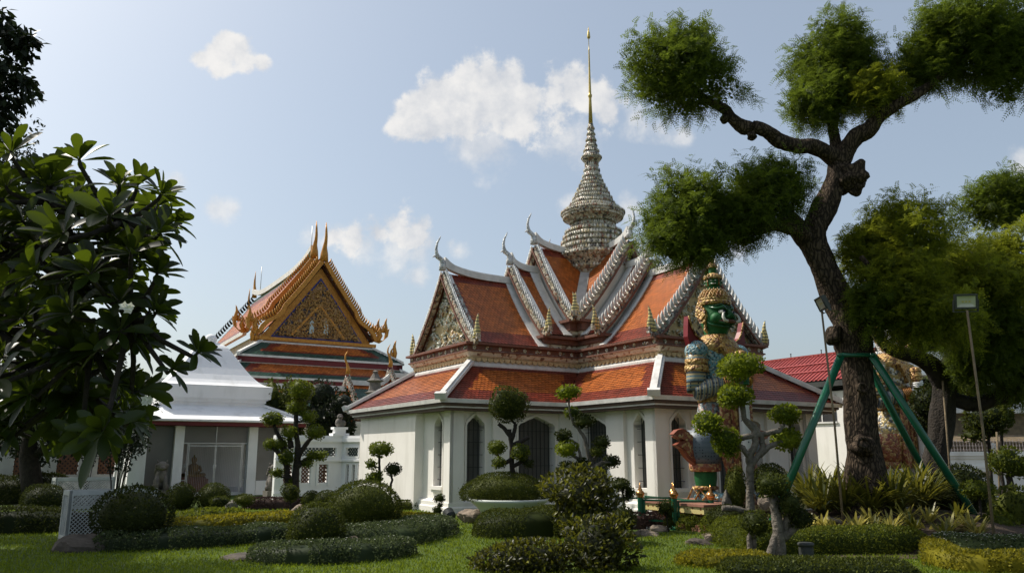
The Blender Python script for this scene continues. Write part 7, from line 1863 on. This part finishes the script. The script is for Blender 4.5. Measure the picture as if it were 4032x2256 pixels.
limb([(3300, 660, 42, 15.6), (3335, 590, 36, 15.5), (3370, 540, 37, 15.4), (3420, 510, 35, 15.3), (3460, 460, 30, 15.2), (3500, 430, 27, 15.1), (3580, 388, 22, 15.0), (3650, 345, 19, 15.0), (3720, 290, 15, 15.0), (3800, 220, 9, 15.0)])
limb([(3300, 640, 30, 15.6), (3290, 560, 24, 15.8), (3275, 470, 20, 16.0), (3290, 360, 14, 16.1), (3300, 260, 10, 16.1)])
limb([(3190, 960, 44, 15.6), (3130, 900, 36, 15.4), (3050, 885, 28, 15.2), (2970, 905, 24, 15.1), (2900, 890, 20, 15.0), (2820, 860, 14, 15.0), (2740, 800, 10, 15.0)])
limb([(3160, 900, 30, 15.5), (3100, 840, 24, 15.3), (3030, 770, 14, 15.2)])
pads = []
def pad(x, y, rx, ry, Y, m='lf_tam', kz=1.0):
    c = D(x, y, Y); k = mpp(Y)*KD; pads.append((c, (rx*k*1.0, rx*k*0.9, ry*k*1.0), m))
pad(1712, 178, 142, 128, 14.9)
pad(2112, 165, 122, 132, 15.9); pad(2062, 262, 88, 66, 15.6); pad(2205, 235, 68, 68, 15.2, 'lf_tam2')
pad(2425, 95, 165, 118, 15.0); pad(2530, 150, 95, 112, 14.8); pad(2330, 170, 80, 70, 15.2)
pad(1745, 545, 130, 105, 15.0); pad(1935, 485, 108, 92, 15.3); pad(1735, 620, 92, 52, 14.9); pad(1850, 560, 90, 70, 15.1)
limb([(3350, 1300, 50, 15.5), (3420, 1255, 34, 15.2), (3500, 1180, 26, 15.0), (3560, 1080, 20, 14.9), (3600, 980, 12, 14.8)])
limb([(3500, 1180, 24, 15.0), (3440, 1080, 16, 14.9), (3390, 1010, 9, 14.8)])
pad(2185, 640, 72, 74, 15.5, 'lf_tam2'); pad(2205, 770, 72, 66, 14.9); pad(2265, 605, 118, 108, 15.4, 'lf_tam2'); pad(2270, 715, 100, 78, 14.9, 'lf_tam2'); pad(2335, 800, 130, 78, 14.9, 'lf_tam2')
tam_tree('great_tamarind', 'great tree with a leaning gnarled trunk and feathery clipped heads at right', 'tree', TB, (tp_, [rpx(r, TY) for x, y, r in tk]), limbs, pads, 'lf_tam',
         [(at(3352, 700, 15.5), rpx(62, 15.5)), (at(3372, 720, 15.45), rpx(44, 15.5)), (at(3283, 1320, 15.5), rpx(34, 15.5)), (at(3398, 1755, 15.25), rpx(44, 15.2)), (at(2960, 535, 14.9), rpx(20, 15)), (at(2850, 470, 14.9), rpx(18, 15))], rings=[(at(3395, 1527, 15.22), rpx(19, 15)), (at(3398, 1742, 15.1), rpx(22, 15))])
limbs = []; pads = []
T2Y = 17.6
B2 = at(3700, 1990, T2Y); B2.z = 0
limb([(3715, 1520, 42, 17.6), (3670, 1440, 36, 17.4), (3590, 1400, 30, 17.2), (3500, 1370, 22, 17.0), (3440, 1300, 14, 16.9)])
limb([(3735, 1450, 42, 17.6), (3800, 1340, 34, 17.5), (3860, 1220, 30, 17.4), (3880, 1100, 16, 17.3)])
limb([(3720, 1560, 34, 17.6), (3830, 1590, 28, 17.5), (3930, 1560, 30, 17.4), (4040, 1480, 22, 17.3)])
pad(2420, 705, 175, 105, 16.6, 'lf_tam2'); pad(2525, 510, 105, 72, 18.0); pad(2480, 820, 120, 95, 16.7); pad(2540, 690, 90, 110, 16.4, 'lf_tam2'); pad(2460, 920, 100, 50, 17.0); pad(2560, 930, 50, 80, 16.8)
tk2 = [(3690, 2040, 56), (3680, 1850, 46), (3700, 1720, 42), (3712, 1600, 44), (3722, 1500, 46), (3735, 1440, 42)]
pt2 = [at(x, y, T2Y) for x, y, r in tk2]; pt2[0] = B2-Z*0.05
tam_tree('second_tamarind', 'darker feathery leaved tree with a forked low trunk at the right edge', 'tree', B2, (pt2, [rpx(r, T2Y) for x, y, r in tk2]), limbs, pads, 'lf_tam', [], 'darkbark')

# ---- frangipani on the left
def plum_leaf_fan(c, axis, n, L):
    """whorl of long obovate leaves at a branch tip"""
    axis = unit(np.array(axis, dtype=float)); t1 = unit(np.cross(axis, np.array([0.3, 0.9, 0.2]))); t2 = np.cross(axis, t1)
    Vs = []; Fs = []; o = 0
    prof = [(0.0, 0.012), (0.12, 0.022), (0.30, 0.085), (0.50, 0.135), (0.70, 0.155), (0.86, 0.125), (0.96, 0.06), (1.0, 0.004)]
    for k in range(n):
        a = 2.4*k+random.uniform(-0.3, 0.3); e = (0.35+1.25*(k/n))+random.uniform(-0.15, 0.2)
        d = unit(axis*math.cos(e)+(t1*math.cos(a)+t2*math.sin(a))*math.sin(e)); s = unit(np.cross(d, axis)+1e-6); nrm = np.cross(s, d)
        l = L*random.uniform(0.7, 1.15); dr = random.uniform(0.05, 0.35)
        tw = random.uniform(-0.5, 0.5); s, nrm = s*math.cos(tw)+nrm*math.sin(tw), nrm*math.cos(tw)-s*math.sin(tw)
        for t, w in prof:
            p = np.array(c)+d*l*t+np.array([0, 0, -1.0])*dr*l*t*t
            Vs += [p-s*w*l+nrm*w*l*0.35, p, p+s*w*l+nrm*w*l*0.35]
        for i in range(len(prof)-1):
            for j in range(2): Fs.append([o+3*i+j, o+3*i+j+1, o+3*i+j+4, o+3*i+j+3])
        o += 3*len(prof)
    return np.array(Vs), np.array(Fs)
PT = Vector((-4.9, 6.6, 0))
plum = thing('frangipani_tree', 'near frangipani tree with long leathery leaves and white flowers on the left', 'tree', PT)
tips = [(200, 405, 6.0, 0.31), (28, 385, 6.2, 0.31), (120, 470, 6.4, 0.30), (300, 470, 6.0, 0.30), (405, 490, 6.3, 0.26), (275, 545, 5.7, 0.34), (400, 590, 6.1, 0.28), (60, 560, 6.3, 0.30), (160, 590, 5.8, 0.32), (330, 640, 5.9, 0.32), (430, 560, 6.6, 0.24), (230, 690, 5.7, 0.33), (90, 690, 6.0, 0.32), (395, 690, 6.2, 0.28), (20, 640, 6.5, 0.3), (300, 760, 6.0, 0.31), (390, 790, 6.2, 0.27), (180, 790, 5.9, 0.32), (60, 800, 6.2, 0.31), (340, 860, 6.3, 0.27), (250, 880, 6.2, 0.29), (130, 900, 6.3, 0.30), (10, 900, 6.4, 0.31), (497, 888, 6.0, 0.22), (432, 930, 6.05, 0.20), (300, 960, 6.6, 0.27), (200, 990, 6.8, 0.28), (345, 985, 6.4, 0.27), (90, 1000, 6.8, 0.28), (20, 1010, 7.0, 0.28), (260, 1050, 7.0, 0.25), (330, 1060, 6.7, 0.23),
        (-60, 480, 6.2, 0.31), (-70, 640, 6.2, 0.31), (-60, 800, 6.2, 0.31), (-50, 950, 6.2, 0.31), (150, 700, 7.2, 0.31), (260, 620, 7.3, 0.31), (40, 740, 7.4, 0.31), (350, 560, 7.2, 0.28), (210, 860, 7.4, 0.30), (120, 800, 7.5, 0.31), (310, 700, 7.5, 0.30), (60, 900, 7.6, 0.31), (180, 520, 7.3, 0.3), (80, 610, 7.5, 0.31), (380, 740, 7.2, 0.25), (170, 940, 7.5, 0.29), (240, 740, 6.6, 0.32), (10, 500, 7.0, 0.3)]
for _ in range(85):
    while True:
        x, y = random.uniform(-80, 430), random.uniform(420, 1110)
        if x < 300+130*math.sin(math.pi*min(1, max(0, (y-380)/560)))-0.05*max(0, y-820): break
    tips.append((x, y, random.uniform(5.8, 8.2), random.uniform(0.25, 0.33)))
tips += [(x, y, random.uniform(6.4, 7.6), random.uniform(0.24, 0.30)) for x, y in ((-30, 1060), (10, 1100), (50, 1060), (95, 1095), (140, 1050), (180, 1100), (225, 1060), (270, 1100), (310, 1040), (-10, 1000), (60, 980), (120, 980), (240, 1000), (300, 1000))]
hub = [(-150, 1000, 6.7), (-20, 830, 6.7), (90, 760, 6.7), (190, 720, 6.6), (270, 660, 6.4), (60, 620, 6.6), (180, 600, 6.5), (110, 900, 6.8), (230, 860, 6.5), (330, 800, 6.3), (120, 510, 6.5), (300, 560, 6.3), (200, 960, 6.9)]
hubp = [D(x, y, Y) for x, y, Y in hub]
mb = MB()
mb.tube([PT, PT+Vector((-0.05, 0.05, 0.7)), PT+Vector((0.15, 0.05, 1.3)), hubp[1]], [0.17, 0.15, 0.13, 0.075], 12, 0, True, True, 0.05)
mb.tube([PT+Vector((0.1, 0.05, 1.15)), hubp[0], hubp[1].lerp(hubp[0], 0.3)], [0.1, 0.085, 0.06], 10)
for a, b in ((1, 2), (2, 3), (3, 4), (1, 5), (2, 6), (1, 7), (7, 8), (8, 9), (5, 10), (6, 11), (7, 12)):
    m_ = hubp[a].lerp(hubp[b], 0.5)+Vector((0, 0, -0.04)); mb.tube([hubp[a], m_, hubp[b]], [0.045, 0.036, 0.028], 8, 0, True, True, 0.06)
LV = []; FL = []
for (x, y, Y, L) in tips:
    c = D(x, y, Y); h_ = min(hubp, key=lambda q: (q-c).length)
    ax = ((c-h_).normalized()*0.7+Vector((0, 0, 0.75))).normalized()
    mb.tube([h_, h_.lerp(c, 0.5)-Z*0.05, c-ax*0.05, c+ax*0.02], [0.026, 0.022, 0.017, 0.012], 7, 0, True, True, 0.06)
    LV.append(plum_leaf_fan(c, ax, random.randint(12, 17), L))
mb.build('trunk', [M['darkbark']], plum)
V, F = join(LV); o = foliage('leaves', (V, F), M['lf_plum'], plum); o.data.polygons.foreach_set('use_smooth', np.ones(len(F), dtype=bool))
for (x, y, Y) in ((322, 775, 5.4), (370, 1005, 6.0)):
    FL = []
    for q in range(3):
        c = V3(D(x+random.uniform(-9, 9), y+random.uniform(-8, 8), Y)); pr = []
        for k in range(5):
            an = 2*math.pi*k/5+random.random()*0.3; d_ = np.array([[math.cos(an), -0.6, math.sin(an)]]); pr.append(leaf_quads(c[None, :], d_, np.array([[0.2, -1.0, 0.3]]), [0.045], [0.018]))
        FL += pr
    V, F = join(FL); foliage('flower_cluster', (V, F), M['white_petal'], plum)

def broad_tree(name, label, base, trunk, limbs, blobs, m, size, bark, barkr, hang=0.5, dens=0.5):
    th = thing(name, label, 'tree', base)
    mb = MB(); mb.tube(trunk, barkr, 12, 0, True, True, 0.06)
    for p, r in limbs: mb.tube(p, r, 8, 0, True, True, 0.05)
    mb.build('trunk', [M[bark]], th)
    parts = []
    for (c, r) in blobs:
        n = int(900*r[0]*r[2]/(size/0.1)**2*dens*4)+40
        U = unit(rng.normal(size=(n, 3))); P = V3(c)+U*np.array(r)*(rng.random((n, 1))**0.4)*lumpy(U, int(rng.integers(1e6)), 0.35)
        Dv = unit(rng.normal(0, 0.6, (n, 3))+U*0.5+np.array([0, 0, -hang])); L = size*rng.uniform(0.7, 1.3, n)
        parts.append(leaf_quads(P, Dv, unit(rng.normal(0, 0.7, (n, 3))+np.array([0, -0.3, 1])), L, L*0.24))
    V, F = join(parts); foliage('crown', (V, F), M[m], th)
    return th
# dark tree reaching in at the top left corner
b = Vector((-6.4, 6.6, 0))
lm = [at(-60, 300, 7.0), at(-40, 120, 7.0)]
def add_overhang():
    b = Vector((-9.6, 9.6, 0)); t2 = Vector((-8.6, 8.6, 4.2))
    big = []
    for q in range(34):
        a = random.uniform(0, 6.28); r = random.uniform(0.2, 2.6); big.append((Vector((-12.1+math.cos(a)*r*0.75, 14.6+math.sin(a)*r*1.5, random.uniform(4.4, 7.2))), (1.05, 1.1, 0.75)))
    broad_tree('overhanging_tree', 'dark tree whose drooping twigs reach in at the top left corner', b, [b, b+Z*2.0, b+Vector((-0.2, 0.4, 3.4)), Vector((-11.6, 13.5, 5.6))],
           [([b+Vector((-0.1, 0.2, 2.8)), t2, Vector((-6.6, 7.6, 4.6)), lm[0]], [0.12, 0.09, 0.07, 0.05]), ([lm[0], D(20, 300, 7.0), D(40, 250, 7.0)], [0.03, 0.02, 0.006]), ([lm[0], lm[1], D(-10, 30, 7.0)], [0.04, 0.03, 0.008]), ([lm[1], D(40, 110, 7), D(92, 84, 7)], [0.025, 0.015, 0.004])],
           [(D(-10, 40, 7.0), (0.12, 0.2, 0.18)), (D(35, 100, 7.0), (0.16, 0.2, 0.11)), (D(75, 95, 7.0), (0.08, 0.1, 0.06)), (D(62, 128, 7.0), (0.12, 0.15, 0.10)), (D(15, 190, 7.0), (0.22, 0.3, 0.2)), (D(50, 215, 7.0), (0.15, 0.2, 0.12)), (D(10, 260, 7.0), (0.15, 0.2, 0.16)), (D(-25, 320, 7.0), (0.18, 0.2, 0.2)), (D(-60, 150, 7.0), (0.25, 0.3, 0.6))]+big,
           'lf_shade', 0.10, 'darkbark', [0.26, 0.22, 0.18, 0.10], 0.75, 1.3)
add_overhang()
b = on_ground(135, 1985); b.z = 0; LY = b.y
def lp(x, y, dy=0): return D(x, y, LY+dy)
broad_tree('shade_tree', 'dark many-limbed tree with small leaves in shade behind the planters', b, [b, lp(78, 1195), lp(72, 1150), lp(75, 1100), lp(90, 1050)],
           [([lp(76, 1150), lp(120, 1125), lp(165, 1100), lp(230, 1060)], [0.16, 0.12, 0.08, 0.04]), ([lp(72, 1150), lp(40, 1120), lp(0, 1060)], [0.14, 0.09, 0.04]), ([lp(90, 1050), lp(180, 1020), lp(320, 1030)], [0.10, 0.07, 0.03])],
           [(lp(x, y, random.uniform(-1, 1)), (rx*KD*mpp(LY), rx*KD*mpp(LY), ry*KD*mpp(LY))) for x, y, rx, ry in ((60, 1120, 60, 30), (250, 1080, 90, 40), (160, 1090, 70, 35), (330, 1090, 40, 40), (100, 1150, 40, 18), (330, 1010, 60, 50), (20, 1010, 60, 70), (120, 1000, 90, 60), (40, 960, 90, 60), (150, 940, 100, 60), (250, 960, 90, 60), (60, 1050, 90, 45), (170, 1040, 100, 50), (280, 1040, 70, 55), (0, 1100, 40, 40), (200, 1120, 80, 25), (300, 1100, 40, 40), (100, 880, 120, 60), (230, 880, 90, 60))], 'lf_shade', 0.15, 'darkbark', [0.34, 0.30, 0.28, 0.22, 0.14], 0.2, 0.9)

# ================================================================== lawn
def stufft(o, label, cat): return tag(o, label, cat, None, 'stuff')
g = np.array([(-400, -60, 0), (400, -60, 0), (400, 700, 0), (-400, 700, 0)], dtype=float)
lawn = np_mesh('lawn', g, np.array([[0, 1, 2, 3]]), mat('lawn_turf', (0.080, 0.125, 0.012), (0.045, 0.075, 0.010), 2.2, 0.95, bump=0.6, bscale=45, dirt=((0.11, 0.10, 0.03), 0.7, 0.35)))
lawn['kind'] = 'structure'
def soil(name, pts, m):
    P = [on_ground(x, y) for x, y in pts]
    o = np_mesh(name, np.array([(q.x, q.y, 0.006) for q in P]), np.array([list(range(len(P)))]), M[m]); o['kind'] = 'structure'
soil('planting_bed', [(3080, 2190), (2990, 2060), (3100, 1960), (3500, 1900), (3900, 1905), (4300, 1960), (4400, 2200), (3600, 2200)], 'soil')
Pt = on_ground(4300, 1990)
n = 150000
Yb = 9.8+(rng.random(n)**1.7)*14.5
Xb = rng.uniform(-0.68, 0.68, n)*Yb
P = np.stack([Xb, Yb, np.zeros(n)], 1)
k = ~((Xb > 4.2+0.25*(Yb-12)) & (Yb > 13.2))
k &= ~((Xb > 2.5) & (Yb > 16.8))
P = P[k]; n = len(P)
Hh = rng.uniform(0.025, 0.065, n)*(0.8+0.02*P[:, 1])
Dv = np.stack([rng.normal(0, 0.5, n), rng.normal(0, 0.5, n), np.ones(n)], 1)
V, F = leaf_quads(P, Dv, rng.normal(0, 1, (n, 3))+np.array([0, -0.5, 0]), Hh, rng.uniform(0.004, 0.008, n)*(0.6+0.05*P[:, 1]))
stufft(foliage('lawn_grass', (V, F), M['lf_grass']), 'short bright green lawn grass across the foreground', 'grass')
